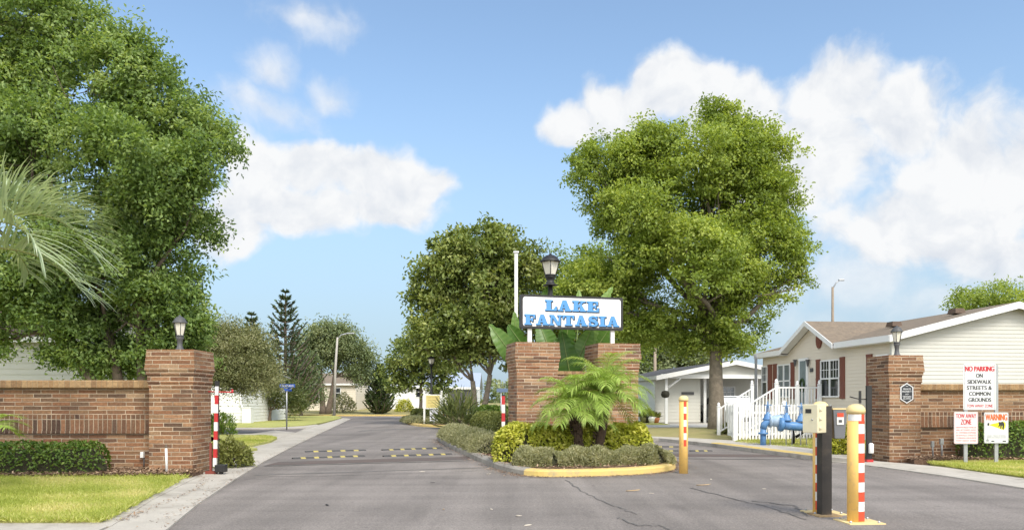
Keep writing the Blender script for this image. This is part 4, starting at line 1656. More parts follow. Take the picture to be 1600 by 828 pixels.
q.build('cover', white_v, t, bevel=0.006)
q = MB()
q.tube([(p0.x + 0.02, 15.06, p0.z - 0.03), (p0.x + 0.02, 15.06, 0.1)], 0.012, 6)
q.build('conduit', dark_grey, t)


# ------------------------------------------------------------------ houses
def siding(q, O, e, zb, top, board=0.115, lip=0.013):
    """clapboards on the plane through O along e; top(x)->z is given as polyline [(s, z)...] of a convex outline"""
    O, e = Vector(O), Vector(e).normalized()
    nrm = Vector((e.y, -e.x, 0))
    s0, s1 = top[0][0], top[-1][0]
    zmax = max(z for _, z in top)

    def span(z):
        """extent of s where the outline is above z"""
        lo = hi = None
        for i in range(len(top) - 1):
            (a, za), (b, zb_) = top[i], top[i + 1]
            for (sA, zA, sB, zB) in ((a, za, b, zb_),):
                if zA >= z and lo is None:
                    lo = sA
                if zA < z <= zB and lo is None:
                    lo = sA + (sB - sA) * (z - zA) / (zB - zA)
                if zA >= z > zB:
                    hi = sA + (sB - sA) * (zA - z) / (zA - zB)
                if zB >= z:
                    hi = sB
        return lo, hi
    z = zb
    while z < zmax - 0.005:
        z2 = min(z + board, zmax)
        a0, a1 = span(z)
        b0, b1 = span(min(z2, zmax - 0.003))
        if a0 is None or b0 is None or a1 is None or b1 is None:
            break

        def P(s, zz, o):
            v = O + e * s + nrm * o
            return (v.x, v.y, zz)
        q.add([P(a0, z, lip), P(a1, z, lip), P(b1, z2, 0.0), P(b0, z2, 0.0), P(a0, z, -0.02), P(a1, z, -0.02)], [(0, 1, 2, 3), (4, 5, 1, 0)])
        z = z2
    return q


def window(parent, O, e, s0, s1, z0, z1, sash=2, rows=1, frame=0.05, gl=None, double=False, grid=True):
    """double-hung window on a wall: frame and panes proud of the siding"""
    O, e = Vector(O), Vector(e).normalized()
    nrm = Vector((e.y, -e.x, 0))
    q = MB()

    def bar(a, b, c, d, o0=0.014, o1=0.055):
        P = O + nrm * o0
        q.extr((P.x, P.y, 0), e, EZ, [(a, c), (b, c), (b, d), (a, d)], o1 - o0)
    bar(s0, s1, z1 - frame, z1)
    bar(s0, s1, z0, z0 + frame, 0.014, 0.07)
    bar(s0, s0 + frame, z0 + frame, z1 - frame)
    bar(s1 - frame, s1, z0 + frame, z1 - frame)
    mids = [(s0, s1)]
    if double:
        m = (s0 + s1) / 2
        bar(m - frame * .75, m + frame * .75, z0 + frame, z1 - frame)
        mids = [(s0, m), (m, s1)]
    zm = (z0 + z1) / 2
    for a, b in mids:
        bar(a + frame, b - frame, zm - 0.025, zm + 0.025, 0.016, 0.048)
        if grid:
            for k in (1, 2):
                x = a + frame + (b - a - 2 * frame) * k / 3
                bar(x - 0.009, x + 0.009, zm + 0.025, z1 - frame, 0.016, 0.036)
            x = (zm + z1 - frame) / 2
            bar(a + frame, b - frame, x - 0.009, x + 0.009, 0.0165, 0.0355)
    w = q.build('window', white_v, parent)
    for a, b in mids:
        g = MB()
        P = O + nrm * 0.013
        g.extr((P.x, P.y, 0), e, EZ, [(a + frame * .5, z0 + frame * .5), (b - frame * .5, z0 + frame * .5), (b - frame * .5, z1 - frame * .5), (a + frame * .5, z1 - frame * .5)], 0.012)
        g.build('pane', gl or glass, w)
    return w


def shutter(parent, O, e, s0, s1, z0, z1):
    O, e = Vector(O), Vector(e).normalized()
    nrm = Vector((e.y, -e.x, 0))
    q = MB()
    P = O + nrm * 0.012
    q.extr((P.x, P.y, 0), e, EZ, [(s0, z0), (s1, z0), (s1, z1), (s0, z1)], 0.03)
    P = O + nrm * 0.040
    for a, b in ((z0, z0 + .08), (z1 - .08, z1), ((z0 + z1) / 2 - .04, (z0 + z1) / 2 + .04)):
        q.extr((P.x, P.y, 0), e, EZ, [(s0 + .004, a + .004), (s1 - .004, a + .004), (s1 - .004, b - .004), (s0 + .004, b - .004)], 0.014)
    z = z0 + .1
    while z < z1 - .1:
        P = O + nrm * 0.040
        q.extr((P.x, P.y, 0), e, EZ, [(s0 + .05, z), (s1 - .05, z), (s1 - .05, z + .03), (s0 + .05, z + .03)], 0.007)
        z += .055
    return q.build('shutter', shutter_m, parent)


def roof_slab(q, a, b, c, d, th):
    """roof plane a-b (eave) c-d (ridge), thickness th downwards"""
    P = [Vector(p) for p in (a, b, c, d)]
    n = (P[1] - P[0]).cross(P[3] - P[0]).normalized()
    if n.z < 0:
        n = -n
    K = [p - n * th for p in P]
    q.add(P + K, [(0, 1, 2, 3), (7, 6, 5, 4), (0, 4, 5, 1), (1, 5, 6, 2), (2, 6, 7, 3), (3, 7, 4, 0)])


# right house: long front wall runs away along the road, gable end faces the camera
HO = Vector((11.42, 24.0, 0))
f1 = Vector((-0.11, 1, 0)).normalized()       # along the front wall, away from the camera
f2 = Vector((f1.y, -f1.x, 0))                 # across the house
EV, RG, HWD, HLEN = 3.30, 4.27, 7.7, 9.2


def hp(s, w, z=0.0):
    v = HO + f1 * s + f2 * w
    return Vector((v.x, v.y, z))


def s_of(px):
    """distance along the front wall seen at photo column px"""
    k = (px - CX) / F
    # (HO.x + f1.x*s) = k*(HO.y + f1.y*s)
    return (k * HO.y - HO.x) / (f1.x - k * f1.y)


def z_of(px, py):
    s = s_of(px)
    d = HO.y + f1.y * s
    return EYE - (py - HY) / F * d


house = thing('mobile_home', tuple(HO), 'cream sided home with red-brown shutters and a brown shingle roof on the right', 'house')
q = MB()
fo, fe = hp(HLEN, 0), -f1                     # front wall seen from the road: left to right is far to near
gs = [s_of(p) for p in (1236, 1272, 1310)]    # cross gable: far, peak, near
gz = 4.12
top = [(0, EV), (HLEN - gs[0], EV), (HLEN - gs[1], gz), (HLEN - gs[2], EV), (HLEN, EV)]
siding(q, fo, fe, 0.55, [(0, EV), (HLEN, EV)])
siding(q, hp(gs[0], 0), fe, EV, [(0, EV), (gs[0] - gs[1], gz), (gs[0] - gs[2], EV)])
q.build('front_wall', beige_siding, house)
q = MB()
siding(q, hp(0, 0), f2, 0.55, [(0, EV), (HWD / 2, RG), (HWD, EV)])
q.build('gable_wall', cream_siding, house)
q = MB()
q.extr(hp(HLEN, HWD) + Vector((0, 0, 0)), -f2, EZ, [(0, 0.5), (HWD, 0.5), (HWD, EV), (HWD / 2, RG), (0, EV)], 0.05)
q.extr(hp(0, HWD), f1, EZ, [(0, 0.5), (HLEN, 0.5), (HLEN, EV), (0, EV)], 0.05)
q.build('rear_wall', beige_siding, house)
q = MB()
q.extr(hp(HLEN, 0.0), fe, EZ, [(0, 0), (HLEN, 0), (HLEN, 0.55), (0, 0.55)], -0.04)
q.extr(hp(0, 0.0), f2, EZ, [(0, 0), (HWD, 0), (HWD, 0.55), (0, 0.55)], -0.04)
q.build('skirting', white_v, house)
oh = 0.28
sl = (RG - EV) / (HWD / 2)
q = MB()
ez = EV - sl * oh + 0.10
ys0, ys1 = -0.30, HLEN + 0.25
for a_, b_, w_, z_ in ((ys0, gs[2] - 0.27, -oh, ez), (gs[0] + 0.27, ys1, -oh, ez), (gs[2] - 0.27, gs[0] + 0.27, 0.03, EV + 0.105)):
    roof_slab(q, hp(a_, w_, z_), hp(b_, w_, z_), hp(b_, HWD / 2, RG + 0.10), hp(a_, HWD / 2, RG + 0.10), 0.07)
roof_slab(q, hp(ys0, HWD + oh, ez), hp(ys1, HWD + oh, ez), hp(ys1, HWD / 2, RG + 0.102), hp(ys0, HWD / 2, RG + 0.102), 0.07)
sp_, w_in = gs[1], (gz - EV) / sl
gov = 0.06
for sside, extra in ((gs[0], 0.25), (gs[2], -0.25)):
    k = (gz - EV) / abs(sside - gs[1])
    zz = EV - k * 0.25 + 0.12
    roof_slab(q, hp(sside + extra, -oh - gov, zz), hp(sside + extra, 0.0, zz), hp(gs[1], w_in + 0.25, gz + 0.12), hp(gs[1], -oh - gov, gz + 0.12), 0.06)
roof = q.build('roof', shingle, house, recalc=True)
q = MB()
for w0, s_ in ((1.9, 3.0), (2.9, 1.2)):
    b = hp(s_, w0, EV + sl * w0 + 0.2)
    q = MB()
    q.box(tuple(b), (0.42, 0.36, 0.16), math.atan2(f1.y, f1.x), 0.8)
    q.build('roof_vent', mk('roof_vent_brown', (0.13, 0.085, 0.06), (0.1, 0.07, 0.05), 5, 0.8), roof)
# white rake and eave boards
q = MB()


def rake(a, b, hgt, out, e):
    a, b = Vector(a), Vector(b)
    q.add([a, b, b - Vector((0, 0, hgt)), a - Vector((0, 0, hgt)), a + out, b + out, b + out - Vector((0, 0, hgt)), a + out - Vector((0, 0, hgt))], [(0, 1, 2, 3), (7, 6, 5, 4), (0, 4, 5, 1), (1, 5, 6, 2), (2, 6, 7, 3), (3, 7, 4, 0)])


ft = -f1 * 0.04
rake(hp(ys0 - 0.002, -oh - .02, ez - .005), hp(ys0 - 0.002, HWD / 2, RG + 0.095), 0.20, ft, 0)
rake(hp(ys0 - 0.003, HWD + oh + .02, ez - .005), hp(ys0 - 0.003, HWD / 2 + .001, RG + 0.095), 0.20, ft, 0)
# eave fascia broken by the cross gable
for a, b in ((ys0, gs[2] - 0.25), (gs[0] + 0.25, ys1)):
    rake(hp(a, -oh - .004, ez + 0.0), hp(b, -oh - .004, ez + 0.0), 0.19, -f2 * 0.03, 0)
    rake(hp(a, -oh, ez - 0.185), hp(b, -oh, ez - 0.185), 0.02, f2 * (oh - .02), 0)
for sside, extra in ((gs[0], 0.25), (gs[2], -0.25)):
    k = (gz - EV) / abs(sside - gs[1])
    zz = EV - k * 0.25 + 0.118
    rake(hp(sside + extra, -oh - gov - .004, zz), hp(gs[1], -oh - gov - .004, gz + 0.118), 0.17, -f2 * 0.03, 0)
    rake(hp(sside + extra, -oh - gov, zz - 0.1), hp(gs[1], -oh - gov, gz + 0.018), 0.02, f2 * (oh + gov - .03), 0)
q.build('fascia', white_v, house, recalc=True)


def front_window(p0, p1, zt, zb, **k):
    return window(house, hp(HLEN, 0), fe, HLEN - s_of(p0), HLEN - s_of(p1), zb, zt, **k)


ZT, ZB = 2.80, 1.50
front_window(1283.5, 1313, ZT, ZB, double=True)
front_window(1216, 1236, ZT, ZB, double=True, grid=False, gl=glass_lt)
front_window(1191.5, 1200, ZT, ZB)
front_window(1371, 1390, ZT, ZB)
for p0, p1 in ((1276.3, 1282.6), (1313.8, 1321), (1209, 1215), (1236.8, 1242), (1201, 1207), (1355, 1364)):
    shutter(house, hp(HLEN, 0), fe, HLEN - s_of(p0), HLEN - s_of(p1), ZB - 0.05, ZT + 0.05)
# door with an oval light and a wreath
sd0, sd1 = HLEN - s_of(1250), HLEN - s_of(1264)
q = MB()
P = hp(HLEN, 0) - f2 * 0.012
q.extr(P, fe, EZ, [(sd0, 0.9), (sd1, 0.9), (sd1, 2.95), (sd0, 2.95)], 0.05)
dr = q.build('door', white_v, house)
q = MB()
P = hp(HLEN, 0) - f2 * 0.063
q.extr(P, fe, EZ, [(sd0 + .12, 1.25), (sd1 - .12, 1.25), (sd1 - .12, 2.85), (sd0 + .12, 2.85)], 0.008)
q.build('pane', glass_mat('door_glass', (0.26, 0.31, 0.32), 0.15), dr)
q = MB()
c = hp(HLEN, 0) + fe * ((sd0 + sd1) / 2) - f2 * 0.09
q.tube([c + fe * (.16 * math.cos(a)) + EZ * (1.95 + .22 * math.sin(a)) for a in np.linspace(0, 6.283, 17)], 0.05, 6)
q.build('wreath', mk('wreath_green', (0.05, 0.09, 0.03), (0.03, 0.05, 0.02), 20, 0.9), dr)
q = MB()
c = hp(HLEN, 0) + fe * (sd1 - .07) - f2 * 0.08
q.lathe((c.x, c.y, 1.9), [(.02, 0), (.03, .03), (.02, .06)], 8)
q.build('handle', galv, dr)
# oval vent in the gable, lamps, number plate
q = MB()
ov = s_of(1281)
P = hp(HLEN, 0) - f2 * 0.012
zc = z_of(1281, 531.5)
q.extr(P, fe, EZ, [(HLEN - ov + .19 * math.cos(a), zc + .29 * math.sin(a)) for a in np.linspace(0, 6.283, 25)[:-1]], 0.05)
q.build('oval_vent', shutter_m, house)
for px in (1246, 1266):
    c = hp(s_of(px), -0.10, z_of(px, 568))
    q = MB()
    q.box((c.x, c.y, c.z + .13), (.12, .14, .04))
    q.lathe((c.x, c.y, c.z - .1), [(.03, 0), (.06, .2), (.02, .24)], 8)
    q.build('porch_lamp', dark_grey, house)
c = hp(s_of(1266.5), -0.02, z_of(1267, 578))
q = MB()
q.extr(c, fe, EZ, [(0, -.07), (.24, -.07), (.24, .07), (0, .07)], 0.02)
q.build('number_plate', dark_grey, house)
q = MB()
c = hp(HLEN + 0.0, -0.32)
q.box((c.x, c.y, 1.65), (.09, .09, 3.3))
q.build('corner_post', galv, house)
q = MB()
c = hp(-0.0, 0.0)
q.box((c.x - 0.02, c.y - 0.02, 1.9), (.10, .10, 2.7), math.atan2(f1.y, f1.x))
q.build('corner_board', cream_siding, house)

# deck with white balusters and stairs
DK = thing('porch_deck', (10.0, 28.6, 0), 'white railed wooden porch deck with stairs against the cream home', 'porch deck')
A0 = Vector((9.25, 28.0, 0))
A1 = Vector((10.88, 28.18, 0))
dz, rt = 0.88, 1.86
ddir = (A1 - A0).normalized()
q = MB()
q.prism([(A0.x, A0.y), (A1.x, A1.y), (A1.x - .22, A1.y + 2.1), (A0.x - .22, A0.y + 2.1)], dz - .12, dz)
q.build('floor', mk('deck_boards', (0.42, 0.40, 0.36), (0.36, 0.34, 0.3), 4, 0.8), DK)


def railing(q, a, b, za, zb, ra, rb, step=0.115):
    """balusters between a and b; floor heights za zb, rail heights ra rb"""
    a, b = Vector(a), Vector(b)
    L_ = (b - a).length
    n = max(2, int(L_ / step))
    rz = math.atan2(b.y - a.y, b.x - a.x)
    for i in range(1, n):
        t_ = i / n
        p = a.lerp(b, t_)
        lo, hi = za + (zb - za) * t_ + .09, ra + (rb - ra) * t_ - 0.03
        q.box((p.x, p.y, (lo + hi) / 2), (.034, .034, hi - lo), rz)
    for z0_, z1_, th in ((ra, rb, .045), (za + .1, zb + .1, .04)):
        d = (b - a).normalized()
        nn = Vector((d.y, -d.x, 0)) * .03
        q.add([(a.x + nn.x, a.y + nn.y, z0_ - th), (b.x + nn.x, b.y + nn.y, z1_ - th), (b.x - nn.x, b.y - nn.y, z1_ - th), (a.x - nn.x, a.y - nn.y, z0_ - th),
               (a.x + nn.x, a.y + nn.y, z0_ + .01), (b.x + nn.x, b.y + nn.y, z1_ + .01), (b.x - nn.x, b.y - nn.y, z1_ + .01), (a.x - nn.x, a.y - nn.y, z0_ + .01)],
              [(3, 2, 1, 0), (4, 5, 6, 7), (0, 1, 5, 4), (1, 2, 6, 5), (2, 3, 7, 6), (3, 0, 4, 7)])


def newel(p, z0, z1, w=.11):
    q = MB()
    q.box((p[0], p[1], (z0 + z1) / 2), (w, w, z1 - z0))
    q.lathe((p[0], p[1], z1), [(w * .72, 0), (w * .72, .025), (w * .35, .04), (w * .55, .09), (w * .35, .14), (.005, .17)], 10)
    return q.build('post', white_v, DK)


q = MB()
railing(q, A0, A1, dz, dz, rt, rt)
Bk = Vector((A0.x - .22, A0.y + 2.1, 0))
q.build('railing', white_v, DK)
S0, S1 = Vector((7.95, 27.9, 0)), Vector((7.75, 30.0, 0))
q = MB()
railing(q, S0, A0, 0.12, dz, 1.08, rt)
q.build('stair_railing', white_v, DK)
q = MB()
railing(q, S1, Bk, 0.12, dz, 1.08, rt)
q.build('stair_railing', white_v, DK)
for p, z0, z1 in ((A0, 0, 1.98), (A0.lerp(A1, .47), 0, 1.92), (A1 - ddir * .05, 0, 1.95), (S0, 0, 1.15), (S1, 0, 1.15), (Bk, 0, 1.98), (Bk + Vector((1.0, .1, 0)), 0, 1.95)):
    newel(p, z0, z1)
q = MB()
for k in range(4):
    x = 8.05 + k * .3
    q.box((x + .15, 28.95 - .0, .11 + .19 * k), (.30, 1.9, .2 + .0 * k))
q.build('stair', white_v, DK)

# white picket fence
FN = thing('picket_fence', (7.27, 26.1, 0), 'white picket fence with pointed slats around the cream home yard', 'fence')


def picket_run(a, b, h, name='picket_panel'):
    q = MB()
    a, b = Vector(a), Vector(b)
    L_ = (b - a).length
    d = (b - a).normalized()
    n = int(L_ / .125)
    for i in range(n):
        p = a + d * ((i + .5) * L_ / n)
        w = .036
        q.extr((p.x, p.y, 0.10), d, EZ, [(-w, 0), (w, 0), (w, h - .04), (0, h), (-w, h - .04)], .018)
    nn = Vector((d.y, -d.x, 0))
    for z in (.28, h - .18):
        c = (a + b) / 2 - nn * .022
        q.box((c.x, c.y, z), (L_, .035, .08), math.atan2(d.y, d.x))
    q.build(name, white_v, FN)


fa, fb_, fc = (7.27, 26.1, 0), (10.95, 27.35, 0), (9.0, 33.4, 0)
picket_run(fa, fb_, 1.17)
picket_run(fc, fa, 1.17)
for p in (fa, fc, ((fa[0] + fb_[0]) / 2, (fa[1] + fb_[1]) / 2 + 0.05, 0), (8.1, 29.8, 0)):
    q = MB()
    q.box((p[0], p[1], .65), (.12, .12, 1.3))
    q.lathe((p[0], p[1], 1.3), [(.085, 0), (.085, .02), (.06, .04), (.005, .10)], 4, False)
    q.build('post', white_v, FN)

# blue backflow preventer
bf = thing('backflow_preventer', (8.0, 23.1, 0.1), 'blue pipe assembly with valves and handwheels in front of the white picket fence', 'water valve')


def bw(px, py, d=23.1):
    return W(px, py, d)


q = MB()
r0 = bw(1192.5, 700)
q.tube([(r0.x, r0.y, 0.05), (r0.x, r0.y, 0.62)], .085, 14)
q.lathe((r0.x, r0.y, .42), [(.14, 0), (.14, .05), (.1, .055)], 14)
q.lathe((r0.x, r0.y, .05), [(.13, 0), (.13, .04), (.09, .06)], 14)
q.tube([(r0.x, r0.y, .58), (r0.x + .03, r0.y, .70), (r0.x + .12, r0.y, .78), (r0.x + .3, r0.y, .80)], .10, 14)
q.build('riser', blue_paint, bf)
q = MB()
zz = bw(1200, 669).z
x0, x1 = bw(1218, 670).x, bw(1272, 680).x
yb = 22.95
q.tube([(x0 - .02, yb, .70), (x0 + .3, yb, .66), (x1, yb, .62)], .125, 16)
q.tube([(x0 - .06, yb, .71), (x0 + .04, yb, .70)], .20, 16)
q.tube([(x1 - .03, yb, .625), (x1 + .05, yb, .62)], .19, 16)
q.tube([(x1, yb, .62), (x1 + .5, yb + .1, .62)], .125, 14)
q.tube([(x1 + .5, yb + .1, .62), (x1 + .62, yb + .1, .55), (x1 + .64, yb + .1, .05)], .09, 12)
q.build('main_pipe', blue_paint, bf)
q = MB()
q.tube([(r0.x + .16, 23.12, .80), (r0.x + .45, 23.12, .80), (r0.x + .62, 23.12, .76)], [.13, .19, .17], 14)
q.tube([(r0.x + .5, 23.12, .80), (r0.x + .56, 23.12, .79)], .22, 14)
q.tube([(r0.x + .18, 23.12, .80), (r0.x + .23, 23.12, .80)], .19, 14)
for k in range(8):
    a = k * math.pi / 4
    q.lathe((r0.x + .53, 23.0 + .0, .80), [(.001, 0), (.001, .001)], 4)
q.build('check_valve', mk('pale_blue_paint', (0.42, 0.52, 0.62), (0.30, 0.42, 0.56), 6, 0.4), bf)
for px, zb, yv in ((1200.5, .82, 23.15), (1226.5, .80, 22.98), (1249.5, .78, 22.98)):
    x = bw(px, 650).x
    q = MB()
    q.lathe((x, yv, zb), [(.15, 0), (.15, .05), (.11, .08), (.09, .16), (.05, .2), (.045, .24)], 14)
    q.tube([(x - .045, yv, zb + .22), (x - .03, yv, zb + .42)], .014, 6)
    q.tube([(x + .045, yv, zb + .22), (x + .03, yv, zb + .42)], .014, 6)
    q.tube([(x, yv, zb + .2), (x, yv, zb + .55)], .016, 8)
    g_ = q.build('gate_valve', blue_paint, bf)
    q = MB()
    q.tube([(x + .10 * math.cos(a), yv + .10 * math.sin(a), zb + .44) for a in np.linspace(0, 6.283, 15)], .014, 6)
    q.tube([(x - .1, yv, zb + .44), (x + .1, yv, zb + .44)], .011, 6)
    q.tube([(x, yv - .1, zb + .44), (x, yv + .1, zb + .44)], .011, 6)
    q.build('handwheel', blue_paint, g_)
for px in (1200, 1224.5, 1233.5, 1247, 1256):
    x = bw(px, 690).x
    q = MB()
    q.tube([(x, 22.9, .08), (x, 22.9, .60)], .016, 8)
    q.lathe((x, 22.9, .095), [(.06, 0), (.06, .015), (.02, .03)], 10)
    q.build('support_stand', galv, bf)
q = MB()
x = bw(1240, 690).x
q.tube([(x, 23.2, .6), (x + .03, 23.2, .35), (x + .02, 23.2, .1)], .05, 8)
q.tube([(x + .36, 23.2, .6), (x + .28, 23.2, .45), (x + .1, 23.2, .33)], .04, 8)
q.build('drain_hose', black, bf)

# carport home beyond the right tree
H2 = Vector((8.83, 46.0, 0))
h2 = thing('carport_home', tuple(H2), 'white home with an open carport and flat white beam, behind the right tree', 'house')


def h2p(s, w, z=0.0):
    v = H2 + f1 * s + f2 * w
    return Vector((v.x, v.y, z))


W2, L2, E2, R2 = 8.2, 14.0, 2.80, 3.62
q = MB()
siding(q, h2p(L2, -0.35), -f1, 0.1, [(0, E2), (L2 - 0.9, E2)], .2, .02)
q.build('side_wall', white_v, h2)
q = MB()
siding(q, h2p(0.95, -0.35), f2, 0.1, [(0, E2), (2.75, E2)], .2, .02)
siding(q, h2p(5.0, 2.4), f2, 0.1, [(0, E2), (W2 - 2.4, E2)], .2, .02)
siding(q, h2p(0.95, 2.4), f1, 0.1, [(0, E2), (4.05, E2)], .2, .02)
siding(q, h2p(0.05, -0.2), f2, E2 - .05, [(0, E2 + .0), (W2 / 2 + .2, R2 - .05), (W2 + .4, E2)], .2, .02)
q.build('carport_wall', cream_siding, h2)
q = MB()
for k, (a, b) in enumerate(((0.0, 0.14), (2.6, 2.7), (5.4, 5.52), (8.0, 8.14))):
    c = h2p(0.1 if k != 1 else 0.88, (a + b) / 2)
    q = MB()
    q.box((c.x, c.y, 1.4), (.15, .15, 2.7))
    q.build('post', white_v, h2)
q = MB()
for w0 in (0.07,):
    a, b = h2p(0.1, w0, 2.05), h2p(0.1, w0 + .85, 2.68)
    q.tube([a, b], .07, 4)
a, b = h2p(0.1, W2 * .6, 2.05), h2p(0.1, W2 * .6 + .85, 2.68)
q.build('brace', white_v, h2)
q = MB()
c = h2p(0.08, W2 / 2)
q.box((c.x, c.y, 2.78), (W2 + .5, .14, .24), math.atan2(f2.y, f2.x))
q.build('beam', white_v, h2)
q = MB()
roof_slab(q, h2p(-.3, -.6, E2 - .02), h2p(L2 + .3, -.6, E2 - .02), h2p(L2 + .3, W2 / 2, R2 + .1), h2p(-.3, W2 / 2, R2 + .1), .08)
roof_slab(q, h2p(-.3, W2 + .6, E2 - .02), h2p(L2 + .3, W2 + .6, E2 - .02), h2p(L2 + .3, W2 / 2, R2 + .102), h2p(-.3, W2 / 2, R2 + .102), .08)
q.build('roof', mk('dark_shingle', (0.085, 0.08, 0.078), (0.06, 0.058, 0.056), 6, 0.95, 0.5, 20), h2, recalc=True)
q = MB()
ft2 = -f1 * .05
for a, b in (((-.3, -.64, E2 + .0), (-.3, W2 / 2, R2 + .09)), ((-.302, W2 + .64, E2 + .0), (-.302, W2 / 2, R2 + .09))):
    rake(h2p(*a), h2p(*b), .26, ft2, 0)
rake(h2p(-.3, -.6, E2), h2p(L2, -.6, E2), .22, -f2 * .05, 0)
q.build('fascia', white, h2, recalc=True)
window(h2, h2p(L2, -0.35), -f1, L2 - 9.4, L2 - 8.2, 1.0, 2.1, frame=.07, grid=False)
window(h2, h2p(5.0, -0.35), f2, 3.3, 3.95, 1.2, 2.2, frame=.07, grid=False)
window(h2, h2p(5.0, -0.35), f2, 5.6, 6.5, 0.9, 2.3, frame=.08, gl=glass_lt)
q = MB()
P = h2p(6.4, -0.37)
q.extr(P, -f1, EZ, [(0, .15), (.9, .15), (.9, 2.2), (0, 2.2)], .03)
q.build('door', mk('pale_door', (0.72, 0.72, 0.70), (0.68, 0.68, 0.66), 3, 0.5), h2)
q = MB()
P = h2p(0.93, 1.25, 1.72)
q.extr(P, f2, EZ, [(0, 0), (.75, 0), (.75, .16), (0, .16)], .03)
q.build('house_plate', dark_grey, h2)
q = MB()
c = W(1039.5, 616, 45.6)
q.lathe((c.x, c.y, c.z - .2), [(.05, 0), (.2, .05), (.25, .2), (.2, .38), (.05, .42)], 12)
q.build('hanging_basket', mk('basket', (0.05, 0.045, 0.03), (0.03, 0.03, 0.02), 9, 0.9), h2)
# pots by the white wall
for k, (px, hh, rr, mm, lab) in enumerate(((1005, .5, .20, mk('plant_pot_olive', (0.16, 0.16, 0.05), (0.1, 0.1, 0.04), 5, 0.8), 'leftmost small pot plant by the white carport home'),
                                           (1011, .75, .17, black, 'tall dark urn among the pots by the white wall'), (1018, .55, .26, white, 'round white pot by the white wall'),
                                           (1025, .45, .22, mk('terracotta', (0.42, 0.16, 0.07), (0.36, 0.14, 0.06), 5, 0.8), 'terracotta pot by the white wall'))):
    c = G(px, 656.5)
    c = W(px, 656, 46.2)
    t = thing('flower_pot', (c.x, 46.2, 0.08), lab, 'flower pot', 'pots by the white home')
    q = MB()
    q.lathe((c.x, 46.2, .08), [(rr * .6, 0), (rr, hh * .5), (rr * .95, hh * .66), (rr * .7, hh * .7)], 12)
    q.build('pot', mm, t)
    rg = np.random.default_rng(900 + k)
    n = 70
    d = rdir(rg, n)
    d[:, 2] = abs(d[:, 2])
    leaf_mesh('plant', np.tile([c.x, 46.2, .08 + hh * .65], (n, 1)) + d * .1, d + [0, 0, .4], rdir(rg, n), rg.uniform(.2, .38, n), np.full(n, .09), rg.random(n), leaf_box, t)

# white car under the carport
car_w = mk('car_white', (0.70, 0.71, 0.72), (0.66, 0.67, 0.68), 1, 0.25)
cc = W(1131, 657, 48.0)
car = thing('parked_car', (cc.x, 48.0, 0.06), 'white car parked under the carport, mostly hidden by the tree trunk', 'car')
q = MB()
prof = [(-2.2, .35), (2.2, .35), (2.25, .75), (2.1, 1.0), (1.0, 1.08), (.3, 1.55), (-1.6, 1.6), (-2.1, 1.1), (-2.25, .8)]
q.extr((cc.x + .9, 48, .06), f1, EZ, prof, -1.8)
q.build('body', car_w, car, bevel=.06, recalc=True)
q = MB()
q.extr((cc.x + .86, 48, .06), f1, EZ, [(.85, 1.1), (.25, 1.48), (-1.5, 1.52), (-1.85, 1.12)], -1.84 + .0)
q.extr((cc.x + .80, 48, .06), f1, EZ, [(-2.02, 1.12), (-1.68, 1.54), (-1.62, 1.54), (-1.9, 1.12)], -1.6)
q.build('window', glass, car, recalc=True)
for s in (-1.35, 1.4):
    for w_ in (-.82, .82):
        q = MB()
        p = Vector((cc.x, 48, .06)) + f1 * s + f2 * w_
        q.tube([p - f2 * .11 + EZ * .34, p + f2 * .11 + EZ * .34], .34, 16)
        wl = q.build('wheel', black, car)
        q = MB()
        q.tube([p - f2 * .115 + EZ * .34, p + f2 * .115 + EZ * .34], .2, 12)
        q.build('rim', galv, wl)
for w_ in (-.7, .7):
    q = MB()
    p = Vector((cc.x, 48, .06)) - f1 * 2.2 + f2 * w_
    q.box((p.x, p.y, .95), (.22, .08, .18))
    q.build('taillight', red2, car)
q = MB()
p = Vector((cc.x, 48, .06)) - f1 * -.7 - f2 * 1.0
q.box((p.x, p.y, 1.2), (.2, .12, .14))
q.build('mirror', car_w, car)


